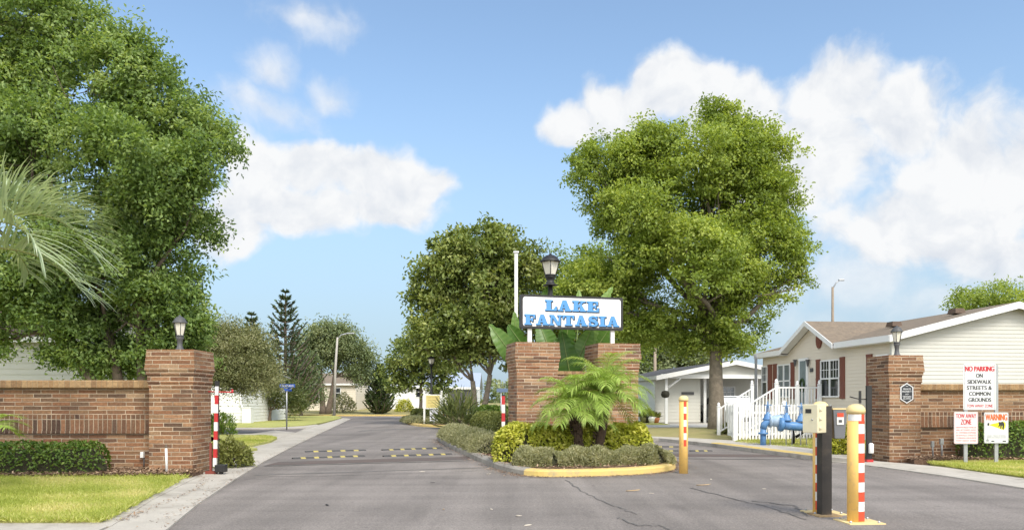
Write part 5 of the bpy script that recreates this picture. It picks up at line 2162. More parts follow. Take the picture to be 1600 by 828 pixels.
def plain_house(name, label, x0, x1, y, dpt, z0, ev, rg, wall_m, roof_m, wins=(), ridge_along=True, overhang=.3, fascia=True, porch=None):
    """distant low house whose long side faces the camera; wins: (x0, x1, z0, z1)"""
    t = thing(name, ((x0 + x1) / 2, y, z0), label, 'house')
    q = MB()
    siding(q, (x0, y, 0), (1, 0, 0), z0, [(0, ev), (x1 - x0, ev)] if ridge_along else [(0, ev), ((x1 - x0) / 2, rg), (x1 - x0, ev)], .2, .02)
    siding(q, (x1, y, 0), (0, 1, 0), z0, [(0, ev), (dpt / 2, rg), (dpt, ev)] if ridge_along else [(0, ev), (dpt, ev)], .2, .02)
    siding(q, (x0, y + dpt, 0), (0, -1, 0), z0, [(0, ev), (dpt / 2, rg), (dpt, ev)] if ridge_along else [(0, ev), (dpt, ev)], .2, .02)
    q.build('wall', wall_m, t)
    q = MB()
    o = overhang
    if ridge_along:
        k = (rg - ev) / (dpt / 2) * o
        roof_slab(q, (x0 - o, y - o, ev - k + .1), (x1 + o, y - o, ev - k + .1), (x1 + o, y + dpt / 2, rg + .1), (x0 - o, y + dpt / 2, rg + .1), .1)
        roof_slab(q, (x0 - o, y + dpt + o, ev - k + .1), (x1 + o, y + dpt + o, ev - k + .1), (x1 + o, y + dpt / 2, rg + .102), (x0 - o, y + dpt / 2, rg + .102), .1)
    else:
        m = (x0 + x1) / 2
        k = (rg - ev) / ((x1 - x0) / 2) * o
        roof_slab(q, (x0 - o, y - o, ev - k + .1), (x0 - o, y + dpt + o, ev - k + .1), (m, y + dpt + o, rg + .1), (m, y - o, rg + .1), .1)
        roof_slab(q, (x1 + o, y - o, ev - k + .1), (x1 + o, y + dpt + o, ev - k + .1), (m, y + dpt + o, rg + .102), (m, y - o, rg + .102), .1)
    q.build('roof', roof_m, t, recalc=True)
    if fascia and ridge_along:
        q = MB()
        q.box(((x0 + x1) / 2, y - o - .03, ev - k + .02), (x1 - x0 + 2 * o, .05, .2))
        q.build('fascia', white, t)
    for (a, b, c, d) in wins:
        window(t, (x0, y, 0), (1, 0, 0), a - x0, b - x0, c, d, frame=.08, grid=False)
    return t


# left neighbours
x1_ = W(135, 600, 28).x
plain_house('mobile_home', 'cream sided home seen through the big oak behind the left wall', -30, x1_, 28.0, 7, 0.1, 3.6, 5.0, cream_siding, mk('red_brown_roof', (0.16, 0.10, 0.075), (0.12, 0.08, 0.06), 5, 0.9, .5, 20))
xr = W(378, 600, 47).x
t = plain_house('mobile_home', 'white sided building seen between the leftmost brick pillar and the shrubs', xr - 9, xr, 47, 9, 0.05, 2.9, 3.3, white_v, mk('grey_roof', (0.3, 0.3, 0.3), (0.26, 0.26, 0.26), 5, 0.9), [(xr - 6.5, xr - 5.4, 1.1, 2.2)])
q = MB()
q.tube([(xr - .05, 46.9, 2.8), (xr - .05, 46.9, 1.2), (xr + .12, 46.85, .9), (xr + .4, 46.8, .75)], .05, 8)
q.build('downspout', white_v, t)
c = W(387, 640, 46.6)
t = thing('utility_cabinet', (c.x, 46.6, 0.075), 'white upright utility cabinet at the corner of the white building', 'cabinet')
q = MB()
q.box((c.x, 46.6, .5), (.52, .5, .86))
q.build('body', white_v, t, bevel=.02)
q = MB()
q.box((c.x, 46.6, .955), (.56, .54, .05))
q.build('lid', white_v, t, bevel=.02)
gz_ = ground_z(88)
a, b = W(476, 600, 88), W(556, 600, 88)
t = plain_house('mobile_home', 'beige home behind the wide oak at the far end of the road', a.x, b.x, 88, 8, gz_, 3.2, 4.4, beige_siding, shingle, [(a.x + 3.2, a.x + 4.0, 1.6, 2.8), (a.x + .5, a.x + 1.6, 1.2, 2.8)])
a, b = W(545, 600, 96), W(592, 600, 96)
plain_house('mobile_home', 'low white building with a row of windows beyond the far oak', a.x, b.x, 96, 6, ground_z(96), 2.4, 2.9, white_v, mk('white_roof', (0.66, 0.67, 0.68), (0.6, 0.61, 0.62), 5, 0.7),
            [(a.x + .4 + k * .62, a.x + .9 + k * .62, 1.3, 2.1) for k in range(5)])
a, b = W(606, 600, 92), W(662, 600, 92)
t = plain_house('mobile_home', 'white gabled home with a dark window, right of the cone shaped conifer', a.x, b.x, 92, 8, ground_z(92), 2.9, 3.5, white_v, mk('white_roof', (0.6, 0.6, 0.6)), [(b.x - .95, b.x - .35, 1.7, 3.0)])
a, b = W(662, 600, 78), W(745, 600, 78)
t = plain_house('mobile_home', 'white home with a pale blue-grey roof and dark porch behind the magnolia', a.x, b.x, 78, 8, ground_z(78), 2.65, 4.1, white_v, mk('blue_grey_roof', (0.36, 0.41, 0.50), (0.32, 0.37, 0.46), 3, 0.6), [(a.x + .8, a.x + 1.6, 1.0, 2.3)])
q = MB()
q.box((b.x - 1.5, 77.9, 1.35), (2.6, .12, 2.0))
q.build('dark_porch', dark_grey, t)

# ------------------------------------------------------------------ street furniture further off
c = G(522, 650)
t = thing('street_light', tuple(c), 'tall grey street light pole at the far corner of the left lawn', 'street light')
q = MB()
q.tube([(c.x, c.y, 0), (c.x + .1, c.y, 4), (c.x + .3, c.y, 6.9)], [.13, .11, .08], 10)
q.build('pole', mk('pole_concrete', (0.42, 0.39, 0.34), (0.36, 0.33, 0.29), 2, 0.8), t)
q = MB()
q.tube([(c.x + .28, c.y, 6.6), (c.x + .6, c.y, 7.1), (c.x + 1.2, c.y, 7.25)], .045, 8)
q.build('arm', galv, t)
q = MB()
q.box((c.x + 1.45, c.y, 7.24), (.65, .25, .12))
q.build('lamp_head', galv, t, bevel=.03)
c = W(1301, 600, 46)
t = thing('street_light', (c.x, 46, 0), 'slim street light pole rising behind the shingle roof', 'street light')
q = MB()
q.tube([(c.x, 46, 0), (c.x, 46, 4), (c.x, 46, 7.9)], [.11, .09, .065], 10)
q.build('pole', mk('pole_wood', (0.30, 0.24, 0.18), (0.24, 0.19, 0.14), 2, 0.8), t)
q = MB()
q.tube([(c.x, 46, 7.8), (c.x + .2, 46, 8.15), (c.x + .4, 46, 8.3)], .035, 8)
q.build('arm', galv, t)
q = MB()
q.box((c.x + .5, 46, 8.3), (.32, .16, .09))
q.build('lamp_head', galv, t, bevel=.02)
c = W(1023.5, 600, 75)
t = thing('utility_pole', (c.x, 75, 0), 'wooden utility pole in front of the trees, right of the island', 'pole')
q = MB()
q.tube([(c.x, 75, 0), (c.x, 75, 6.4)], [.16, .13], 10)
q.build('pole', mk('pole_wood', (0.30, 0.24, 0.18)), t)
c = G(448, 671.5)
t = thing('street_name_sign', tuple(c), 'blue street name sign on a thin grey post on the left lawn', 'street sign')
q = MB()
q.tube([(c.x, c.y, 0), (c.x, c.y, 2.13)], .035, 8)
q.build('post', galv, t)
sgb = mk('street_sign_blue', (0.03, 0.10, 0.42), (0.03, 0.09, 0.38), 3, 0.4)
q = MB()
q.extr((c.x - .36, c.y - .03, 2.0), EX, EZ, [(0, 0), (.76, 0), (.76, .16), (0, .16)], .01)
pn = q.build('blade', sgb, t)
text_part('lettering', 'FANTASIA BLVD', .085, .62, sg_white, pn, (c.x - .29, c.y - .0445, 2.035), EX, EZ, .003, .01)
q = MB()
q.box((c.x + .05, c.y, 1.9), (.012, .62, .15), R(-18))
q.build('blade', sgb, t)
c = W(783, 640, 36)
t = thing('street_name_sign', (c.x, 36, 0.1), 'small blue street sign half hidden left of the island pillar', 'street sign')
q = MB()
q.tube([(c.x, 36, .1), (c.x, 36, 1.85)], .03, 8)
q.build('post', galv, t)
q = MB()
q.extr((c.x - .2, 35.96, 1.76), EX, EZ, [(0, 0), (.5, 0), (.5, .17), (0, .17)], .01)
q.build('blade', mk('street_sign_pale_blue', (0.12, 0.17, 0.26)), t)

# yellow notice board, speed limit sign, striped barricade
d = 44.0
a, b = W(661, 661, d), W(689, 612, d)
t = thing('notice_board', ((a.x + b.x) / 2, d, 0.1), 'yellow notice board between two white posts on the far island', 'notice board')
for px in (663, 690):
    x = W(px, 600, d).x
    q = MB()
    q.box((x, d, 1.0), (.10, .10, 1.86))
    q.build('post', white, t)
p0, p1 = W(664.5, 638.5, d - .03), W(688.5, 616, d - .03)
q = MB()
q.extr((p0.x, d - .02, p0.z), EX, EZ, [(0, 0), (p1.x - p0.x, 0), (p1.x - p0.x, p1.z - p0.z), (0, p1.z - p0.z)], .03)
q.build('frame', white, t)
q = MB()
q.extr((p0.x + .05, d - .051, p0.z + .05), EX, EZ, [(0, 0), (p1.x - p0.x - .1, 0), (p1.x - p0.x - .1, p1.z - p0.z - .1), (0, p1.z - p0.z - .1)], .006)
pn = q.build('panel', mk('board_yellow', (0.66, 0.56, 0.20), (0.60, 0.50, 0.2), 12, 0.5), t)
faint = mk('board_ink', (0.42, 0.30, 0.10), (0.40, 0.29, 0.10), 3, 0.6)
ww, hh = p1.x - p0.x, p1.z - p0.z
for k, s in enumerate(('LAKE FANTASIA', 'ADULT COMMUNITY', 'NO SOLICITING', 'OFFICE')):
    text_part('lettering', s, .07, ww * (.66 if k < 3 else .35), faint, pn, (p0.x + ww * (.17 if k < 3 else .32), d - .0575, p1.z - .2 - k * .15), EX, EZ, .002, .01)
d = 43.2
p0, p1 = W(671.5, 661, d), W(685, 640.5, d)
t = thing('speed_limit_sign', ((p0.x + p1.x) / 2, d, 0.1), 'small white speed limit sign with a bold 15', 'sign')
q = MB()
q.extr((p0.x, d, p0.z + .12), EX, EZ, rrect(0, 0, p1.x - p0.x, p1.z - p0.z - .12, .03), .01)
pn = q.build('panel', mk('sign_pale_grey', (0.62, 0.63, 0.66), (0.6, 0.61, 0.64)), t)
ww, hh = p1.x - p0.x, p1.z - p0.z - .12
text_part('lettering', 'SPEED', hh * .13, ww * .66, ink_g, pn, (p0.x + ww * .17, d - .011, p0.z + .12 + hh * .78), EX, EZ, .002, .01)
text_part('lettering', 'LIMIT', hh * .13, ww * .56, ink_g, pn, (p0.x + ww * .22, d - .011, p0.z + .12 + hh * .56), EX, EZ, .002, .01)
text_part('lettering', '15', hh * .38, ww * .60, ink_k, pn, (p0.x + ww * .2, d - .011, p0.z + .12 + hh * .1), EX, EZ, .002, .02)
q = MB()
q.box(((p0.x + p1.x) / 2, d + .03, .3), (.05, .04, .6))
q.build('post', galv, t)
d = 46
t = thing('barricade', (W(692, 650, d).x, d, 0.1), 'red and white striped barricade beside the speed limit sign', 'barricade')
q = MB()
for k in range(5):
    q.m = k % 2
    x0, x1 = W(685 + k * 3, 650, d).x, W(688 + k * 3, 650, d).x
    q.extr((x0, d, .72), EX, EZ, [(0, 0), (x1 - x0, 0), (x1 - x0 + .03, .2), (.03, .2)], .03)
    q.extr((x0, d, .40), EX, EZ, [(0, 0), (x1 - x0, 0), (x1 - x0 + .03, .2), (.03, .2)], .03)
q.build('rail', [red2, white_tape], t)
for px in (686, 698):
    q = MB()
    q.box((W(px, 650, d).x, d + .04, .5), (.06, .04, .9))
    q.build('leg', white, t)


# ------------------------------------------------------------------ trees
tree('oak_tree', 'huge dark green oak filling the left side, leaning over the brick wall', (-10.6, 22.6, 0.05), tuple(W(150, 510, 22.6)),
     px_blobs([(30, 50, 130, 95), (0, 140, 90, 80), (-110, 160, 150, 150), (150, 130, 110, 92), (245, 180, 84, 82), (305, 240, 64, 78, -.5), (200, 270, 120, 105, -1.2), (50, 260, 130, 120, -1),
               (270, 335, 66, 80), (150, 390, 130, 100, -.6), (250, 445, 74, 72), (50, 450, 120, 70), (190, 500, 110, 60), (272, 515, 58, 42), (-30, 530, 55, 50), (130, 555, 60, 28, .5),
               (250, 560, 60, 34, .4), (175, 565, 60, 32, .8), (300, 550, 36, 40, .5), (215, 572, 50, 28, 1)], 22.6, .85),
     .17, bark, leaf_oak, 4300, 60, .40, .125, .068, 11, stems=[tuple(W(100, 520, 22.6)), tuple(W(160, 510, 22.9)), tuple(W(215, 515, 22.5))], twigs=40, inner=.3, up=.7)
tree('shade_tree', 'tall bright green shade tree with a thick grey trunk, between the two right homes', tuple(G(1124, 673)), tuple(W(1117, 520, 36.5)),
     px_blobs([(1085, 262, 115, 76), (985, 240, 70, 48), (935, 268, 48, 36), (1165, 235, 66, 60), (1118, 196, 46, 30), (1205, 262, 44, 52), (1140, 345, 105, 88), (1020, 350, 100, 80, -1), (958, 325, 42, 50),
               (1222, 390, 34, 52), (1080, 430, 125, 75, -1.5), (955, 445, 80, 60), (1178, 455, 66, 60), (1010, 500, 68, 40), (1150, 512, 66, 42), (1090, 535, 55, 30), (910, 470, 46, 45), (1248, 430, 20, 20), (1200, 330, 52, 60), (1000, 295, 48, 40)], 36.5, .9),
     .37, bark_grey, leaf_maple, 3000, 62, .52, .165, .092, 23, inner=.35, twigs=30, flat=.55, up=.7)
tree('magnolia_tree', 'magnolia with big glossy leaves and brown undersides, left of the name sign', (-1.9, 44.8, 0.1), tuple(W(752, 590, 44.8)),
     px_blobs([(748, 405, 72, 42), (692, 440, 50, 46), (795, 425, 55, 60), (742, 480, 92, 58), (668, 490, 40, 40), (805, 485, 48, 50), (686, 540, 56, 36), (765, 555, 58, 38), (728, 520, 82, 48), (772, 372, 42, 22), (715, 385, 30, 22)], 44.8, .85),
     .19, bark_grey, leaf_mag, 1500, 30, .56, .27, .14, 31, stems=[tuple(W(738, 595, 44.8)), tuple(W(765, 585, 44.6))], inner=.45, up=.7, twigs=30, tint_shift=.0)
tree('magnolia_tree', 'smaller magnolia standing behind the yellow notice board', (W(657, 640, 58).x, 58, 0.1), tuple(W(657, 600, 58)),
     px_blobs([(640, 560, 34, 38), (668, 575, 38, 32), (622, 578, 22, 28), (692, 575, 28, 32), (655, 535, 26, 24), (628, 600, 22, 16), (680, 602, 26, 14)], 58, .9),
     .14, bark_grey, leaf_mag, 380, 20, .6, .30, .15, 37, inner=.4, up=.7, twigs=16)
tree('oak_tree', 'dense mid green oak rising behind the name sign, touching the bright shade tree', (W(895, 640, 47).x, 47, 0.05), tuple(W(895, 560, 47)),
     px_blobs([(905, 450, 70, 58), (860, 490, 50, 50), (950, 480, 60, 60), (985, 540, 50, 35), (900, 530, 80, 40), (850, 440, 26, 26), (960, 420, 40, 34), (925, 405, 34, 26)], 47, .9),
     .22, bark, leaf_maple, 650, 34, .65, .20, .11, 41, inner=.45, twigs=20, tint_shift=-.22)
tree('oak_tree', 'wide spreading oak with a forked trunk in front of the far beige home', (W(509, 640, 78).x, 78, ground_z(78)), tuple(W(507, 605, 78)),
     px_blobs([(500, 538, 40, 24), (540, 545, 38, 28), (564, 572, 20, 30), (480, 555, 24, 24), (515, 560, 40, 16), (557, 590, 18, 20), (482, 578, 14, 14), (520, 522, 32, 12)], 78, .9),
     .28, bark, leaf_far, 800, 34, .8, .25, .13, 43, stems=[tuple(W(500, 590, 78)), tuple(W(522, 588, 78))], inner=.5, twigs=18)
tree('olive_tree', 'feathery grey-green tree arching over the white building right of the left pillar', (W(318, 640, 33).x, 33, 0.07), tuple(W(326, 600, 33)),
     px_blobs([(345, 545, 42, 32), (382, 560, 38, 32), (408, 578, 22, 24), (350, 578, 42, 22), (388, 598, 34, 18), (318, 545, 22, 36), (362, 528, 26, 14)], 33, 1.0),
     .13, bark_grey, leaf_olive, 1200, 46, .40, .13, .038, 47, cat='tree', inner=.3, tint_shift=.06, twigs=36, up=.2, sprig=1.4)
tree('juniper_shrub', 'dark spreading shrub with short crooked trunks behind the street name sign', (W(421, 655, 52).x, 52, 0.07), tuple(W(423, 640, 52)),
     px_blobs([(403, 622, 34, 25), (445, 625, 36, 26), (424, 602, 42, 24), (385, 632, 20, 18), (466, 632, 18, 18)], 52, .9),
     .11, bark, leaf_dark, 420, 40, .45, .15, .045, 53, cat='shrub', inner=.4, twigs=14, up=.3, tint_shift=.1)
tree('oak_tree', 'round treetop showing above the ridge of the shingle roof at far right', (W(1555, 640, 52).x, 52, 0), tuple(W(1555, 560, 52)),
     px_blobs([(1545, 470, 45, 24), (1590, 478, 40, 22), (1510, 484, 26, 16), (1560, 520, 60, 40), (1620, 500, 40, 40)], 52, .9),
     .25, bark, leaf_maple, 420, 34, .6, .20, .11, 59, inner=.45, twigs=16, tint_shift=.05)
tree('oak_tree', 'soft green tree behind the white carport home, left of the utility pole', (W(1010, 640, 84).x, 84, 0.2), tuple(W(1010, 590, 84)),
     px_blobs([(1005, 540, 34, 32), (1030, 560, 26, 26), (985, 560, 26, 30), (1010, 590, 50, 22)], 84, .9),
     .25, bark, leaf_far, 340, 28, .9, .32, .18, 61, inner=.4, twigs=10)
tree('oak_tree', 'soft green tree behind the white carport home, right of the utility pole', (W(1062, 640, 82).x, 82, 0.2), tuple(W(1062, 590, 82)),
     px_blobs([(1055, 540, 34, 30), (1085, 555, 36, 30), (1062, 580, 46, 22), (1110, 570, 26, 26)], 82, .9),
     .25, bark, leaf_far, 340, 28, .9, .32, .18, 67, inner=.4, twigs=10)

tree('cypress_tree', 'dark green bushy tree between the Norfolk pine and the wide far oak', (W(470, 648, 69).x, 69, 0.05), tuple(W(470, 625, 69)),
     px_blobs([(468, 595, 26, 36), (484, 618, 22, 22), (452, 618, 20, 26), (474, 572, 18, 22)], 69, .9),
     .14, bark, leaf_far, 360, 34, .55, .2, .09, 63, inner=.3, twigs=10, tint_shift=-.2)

# far wood beyond the last houses, one mass
rng = np.random.default_rng(5)
bl = []
for px in range(-200, 1900, 26):
    dd = 150 + rng.uniform(-12, 18)
    top_y = 612 - rng.uniform(0, 14) - (14 if 520 < px < 600 else 0)
    c = W(px, top_y + 8, dd)
    bl.append((tuple(c), (2.6, 2.4, 1.6 + rng.uniform(0, .8))))
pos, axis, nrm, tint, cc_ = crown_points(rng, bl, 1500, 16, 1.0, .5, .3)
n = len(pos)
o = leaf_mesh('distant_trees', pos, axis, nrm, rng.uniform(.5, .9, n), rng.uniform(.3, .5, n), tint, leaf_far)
o['kind'] = 'stuff'


# conifers: whorls of boughs around a straight trunk
def conifer(name, label, base, height, r_base, tiers, leaf, seed, tilt=18, power=.9, z_low=.06, needle=.16, boughs=(5, 8), dens=26, cat='tree'):
    rg = np.random.default_rng(seed)
    t = thing(name, base, label, cat)
    b = Vector(base)
    q = MB()
    q.tube([b + EZ * -.05, b + EZ * height * .5, b + EZ * height], [.028 * height * .6, .014 * height, .004 * height], 8)
    P, A, Nn, Ln, T_ = [], [], [], [], []
    for k in range(tiers):
        f = k / (tiers - 1)
        z = height * (z_low + (1 - z_low) * f) + rg.uniform(-.02, .02) * height / tiers
        L_ = r_base * (1 - f) ** power + .03 * height * (1 - f * .7)
        nb = int(rg.integers(boughs[0], boughs[1]))
        a0 = rg.uniform(0, 6.28)
        tt = .5 + rg.normal(0, .12)
        for i in range(nb):
            a = a0 + i * 6.283 / nb + rg.uniform(-.15, .15)
            d = Vector((math.cos(a), math.sin(a), 0))
            l = L_ * rg.uniform(.8, 1.1)
            pts = []
            for s in np.linspace(0, 1, 6):
                p = b + EZ * z + d * (l * s) + EZ * (l * (math.tan(R(tilt)) * s * s - .10 * math.sin(math.pi * s) * (1 - f)))
                pts.append(p)
            q.tube(pts, [.02 * l + .008] * 5 + [.006], 5)
            m = int(dens * (l / r_base) ** .8) + 8
            for _ in range(m):
                s = rg.uniform(.12, 1) ** .8
                j = min(int(s * 5), 4)
                p = pts[j].lerp(pts[j + 1], s * 5 - j)
                dd = (pts[j + 1] - pts[j]).normalized()
                sd_ = dd.cross(EZ).normalized() * rg.uniform(-1, 1)
                P.append(p + sd_ * needle * .25)
                A.append(dd * .7 + sd_ * .9 + EZ * rg.uniform(-.15, .6))
                Nn.append((rg.normal(0, .4), rg.normal(0, .4), 1))
                Ln.append(needle * rg.uniform(.7, 1.3))
                T_.append(tt + rg.normal(0, .18))
    q.build('trunk', bark, t)
    leaf_mesh('crown', np.array(P, float), np.array(A, float), np.array(Nn, float), np.array(Ln), np.array(Ln) * .38, np.array(T_), leaf, t)
    return t


g = W(446, 650, 60)
conifer('norfolk_pine', 'tall Norfolk pine with tiered upswept boughs, left of the street light', (g.x, 60, .05), 9.35, 3.0, 17, leaf_pine, 71, tilt=34, power=.85, needle=.30, dens=44, boughs=(6, 8))
g = W(393, 650, 74)
conifer('norfolk_pine', 'Norfolk pine with only its tip showing above the grey-green tree', (g.x, 74, 0), 9.2, 2.7, 15, leaf_pine, 73, tilt=34, power=.85, needle=.38, dens=46)
g = W(593.5, 641, 78)
conifer('cone_conifer', 'small cone shaped conifer on the lawn at the end of the road', (g.x, 78, ground_z(78)), 4.7, 1.45, 17, leaf_pine, 79, tilt=30, power=.75, z_low=.03, needle=.30, dens=46, boughs=(8, 11))


# ------------------------------------------------------------------ hedges and ground cover
def hedge(name, label, line, width, z0, z1, leaf, seed, n, ll, lw, cat='hedge', spiky=False, rough=.1, up=.4, kind=None, group=None, core=None, lump=.0):
    """leafy body following a plan line, on a dark twiggy core"""
    rg = np.random.default_rng(seed)
    P = [Vector((p[0], p[1], 0)) for p in line]
    cum = [0]
    for i in range(len(P) - 1):
        cum.append(cum[-1] + (P[i + 1] - P[i]).length)
    tot = cum[-1]
    t = thing(name, (line[0][0], line[0][1], z0), label, cat, group)
    h = z1 - z0

    def at(s):
        for i in range(len(P) - 1):
            if s <= cum[i + 1] or i == len(P) - 2:
                f = (s - cum[i]) / (cum[i + 1] - cum[i])
                d = (P[i + 1] - P[i]).normalized()
                return P[i] + (P[i + 1] - P[i]) * f, d
    # superellipse cross-section, rounded ends
    pos, out, tn = [], [], []
    s = rg.uniform(0, tot, n)
    a = rg.uniform(-.12, math.pi + .12, n)
    ex = .55 if not spiky else .9
    for k in range(n):
        p, d = at(s[k])
        rgt = Vector((d.y, -d.x, 0))
        ca, sa = math.cos(a[k]), math.sin(a[k])
        cx_ = math.copysign(abs(ca) ** ex, ca)
        cz_ = math.copysign(abs(sa) ** ex, sa)
        endf = min(1, min(s[k], tot - s[k]) / (width * .35)) if tot > width else 1
        e = math.sqrt(max(0, 1 - (1 - endf) ** 2)) * .75 + .25
        lm = 1 + lump * (math.sin(s[k] * 5.1 + seed) * .5 + math.sin(s[k] * 11.3 + 2 * seed + ca * 3) * .5)
        r = (1 - abs(rg.normal(0, rough))) * lm
        q_ = p + rgt * (cx_ * width / 2 * e * r)
        pos.append((q_.x, q_.y, z0 + max(0.02, h * (.06 + .94 * max(cz_, 0) * e * r))))
        out.append((rgt.x * ca, rgt.y * ca, sa + .05))
        tn.append(.5 + .16 * math.sin(s[k] * 9 + seed) * math.sin(a[k] * 4 + seed) + rg.normal(0, .2))
    pos, out, tn = np.array(pos), np.array(out), np.array(tn)
    if spiky:
        axis = out * .6 + rdir(rg, n) * .75 + np.array([0, 0, .45])
        nrm = rdir(rg, n)
    else:
        axis = out * .5 + rdir(rg, n) * .9 + np.array([0, 0, .15])
        nrm = out * .8 + rdir(rg, n) * .7 + np.array([0, 0, up])
    leaf_mesh('foliage', pos - axis * ll * .3, axis, nrm, ll * rg.uniform(.65, 1.3, n), lw * rg.uniform(.7, 1.25, n), tn, leaf, t)
    q = MB()
    m = 10
    vs, fs = [], []
    ss = np.linspace(0, tot, max(6, int(tot / .18)))
    for i, s_ in enumerate(ss):
        p, d = at(s_)
        rgt = Vector((d.y, -d.x, 0))
        endf = min(1, min(s_, tot - s_) / (width * .35)) if tot > width else 1
        e = (math.sqrt(max(0, 1 - (1 - endf) ** 2)) * .75 + .25) * (.66 if spiky else .80)
        for k in range(m + 1):
            an = math.pi * k / m
            ca, sa = math.cos(an), math.sin(an)
            cx_ = math.copysign(abs(ca) ** ex, ca)
            cz_ = abs(sa) ** ex
            lm = .95 + lump * .5 * math.sin(s_ * 5.1 + seed)
            w_ = p + rgt * (cx_ * width / 2 * e * lm)
            vs.append((w_.x, w_.y, z0 + h * cz_ * e * lm * .98))
    for i in range(len(ss) - 1):
        for k in range(m):
            fs.append((i * (m + 1) + k, (i + 1) * (m + 1) + k, (i + 1) * (m + 1) + k + 1, i * (m + 1) + k + 1))
    fs.append(tuple(range(m + 1)))
    fs.append(tuple(range((len(ss) - 1) * (m + 1) + m, (len(ss) - 1) * (m + 1) - 1, -1)))
    q.add(vs, fs)
    q.build('twigs', core or mk('hedge_twigs', (0.035, 0.042, 0.016), (0.05, 0.04, 0.025), 12, 0.95, .9, 30), t)
    return t


c0, c1 = W(-30, 700, 14.25), W(170, 700, 14.25)
hedge('hedge', 'low dark green clipped hedge in front of the left brick wall', [(-14, 14.35), (c1.x - .1, 14.35)], .75, .10, .66, leaf_hedge, 101, 9000, .065, .038, lump=.06)
c0 = W(1508, 680, 17.95)
hedge('hedge', 'green hedge behind the parking notices at the foot of the right wall', [(c0.x, 18.1), (16, 18.1)], .8, .10, .93, leaf_hedge, 103, 9500, .07, .04, lump=.06)
hedge('hedge', 'golden variegated hedge wrapping around the feet of the date palms', [isl(-1.55, 2.1), isl(-.9, 1.95), isl(.4, 1.9), isl(1.85, 1.75)], .9, .12, .90, leaf_gold, 105, 12500, .085, .045, rough=.13, lump=.08)
hedge('ground_cover', 'grey-green low ground cover in front of the golden hedge on the island', [isl(-1.35, 1.0), isl(-.6, .75), isl(.4, .80), isl(1.5, .85), isl(1.85, 1.1)], .85, .11, .44, leaf_sage, 107, 36000, .062, .017, cat='ground cover', spiky=True, rough=.12, lump=.26)
hedge('hedge', 'long olive green clipped hedge along the left side of the island', [(-.95, 28.2), (-.35, 25), (.15, 21.6)], 1.25, .12, 1.02, leaf_box, 109, 17000, .07, .032, lump=.04, rough=.08)
hedge('ground_cover', 'grey-green ground cover along the left kerb of the island', [(-2.1, 28.6), (-1.6, 25.5), (-1.0, 22.5), (-.55, 20.2), (-.45, 19.3)], 1.15, .11, .56, leaf_sage, 111, 30000, .075, .02, cat='ground cover', spiky=True, rough=.2, lump=.14)
c0 = W(640, 650, 51)
hedge('hedge', 'distant olive green clipped hedge on the far island', [(c0.x + .3, 54), (c0.x + 1.1, 49), (-3.0, 47.5)], 1.3, .12, .85, leaf_box, 113, 7000, .11, .055, lump=.05)
hedge('ground_cover', 'distant tan-green ground cover behind the yellow kerb of the far island', [(c0.x + .25, 49), (-5.3, 45.2), (-3.2, 43.2), (-1.5, 42.8)], 1.3, .11, .46, leaf_sage, 115, 8000, .14, .03, cat='ground cover', spiky=True, lump=.12)
hedge('hedge', 'fresh green hedge at the foot of the magnolia trunks', [(W(738, 650, 39).x, 39.5), (W(800, 650, 39).x, 39.5)], 1.1, .1, 1.15, leaf_hedge, 117, 4500, .11, .06, lump=.06)


def bush(name, label, c, r, h, leaf, seed, n, ll, lw, spiky=False, cat='shrub'):
    rg = np.random.default_rng(seed)
    t = thing(name, c, label, cat)
    d = rdir(rg, n)
    d[:, 2] = abs(d[:, 2])
    rad = (1 - abs(rg.normal(0, .22, n)))[:, None] * (1 + .15 * np.sin(d[:, 0] * 6 + seed) * np.cos(d[:, 1] * 5))[:, None]
    pos = np.array(c) + d * rad * np.array([r, r, h])
    axis = d * .8 + rdir(rg, n) * .6 + np.array([0, 0, .5 if spiky else .1])
    leaf_mesh('foliage', pos, axis, rdir(rg, n) + d * .5 + [0, 0, .3], ll * rg.uniform(.6, 1.3, n), lw * rg.uniform(.7, 1.2, n), .5 + rg.normal(0, .22, n) + .15 * d[:, 2], leaf, t)
    q = MB()
    for k in range(9):
        a = rg.uniform(0, 6.28)
        q.tube([Vector(c) + EZ * -.03, Vector(c) + Vector((math.cos(a) * r * .35, math.sin(a) * r * .35, h * .4)), Vector(c) + Vector((math.cos(a) * r * .7, math.sin(a) * r * .7, h * .75))], [.02, .014, .006], 5)
    q.build('stems', bark, t)
    return t


g = G(360, 728)
bush('shrub', 'low bright green shrub beside the red and white arm at the left pillar', (-5.85, 16.6, .05), .42, .52, leaf_box, 121, 2600, .085, .04)
g = G(348, 680)
bush('shrub', 'small upright green shrub on the lawn behind the left pillar', (W(348, 680, 31).x, 31, .07), .5, .85, leaf_hedge, 123, 1300, .14, .035, True)
bush('shrub', 'dark round shrub tight against the left pillar on the second lawn', (W(334, 680, 33).x, 33, .07), .35, .75, leaf_dark, 125, 900, .12, .05)
bush('shrub', 'tiny green shrub at the foot of the tree trunk beside the white fence', (W(1133, 690, 31).x, 31.0, .09), .32, .38, leaf_box, 127, 800, .1, .05)
bush('shrub', 'yellow-green shrub between the access post and the nearest bollard', (W(1316, 690, 19.4).x, 19.4, .1), .36, .75, leaf_gold, 129, 1500, .11, .055)
bush('shrub', 'yellow-green bush beside the far white home at the end of the road', (W(632, 640, 84).x, 84, ground_z(84)), .9, 1.2, leaf_gold, 131, 600, .28, .12)
bush('shrub', 'dry brownish shrub beside the low white far building', (W(536, 640, 82).x, 82, ground_z(82)), 1.3, 1.9, leaf_sage, 133, 900, .3, .1)
bush('strap_leaf_plant', 'dark clump of long strap leaves in front of the magnolia trunks', (W(715, 650, 39).x, 39.2, .1), .7, 1.0, leaf_dark, 135, 300, 1.1, .075, True, cat='plant')

# ------------------------------------------------------------------ palms


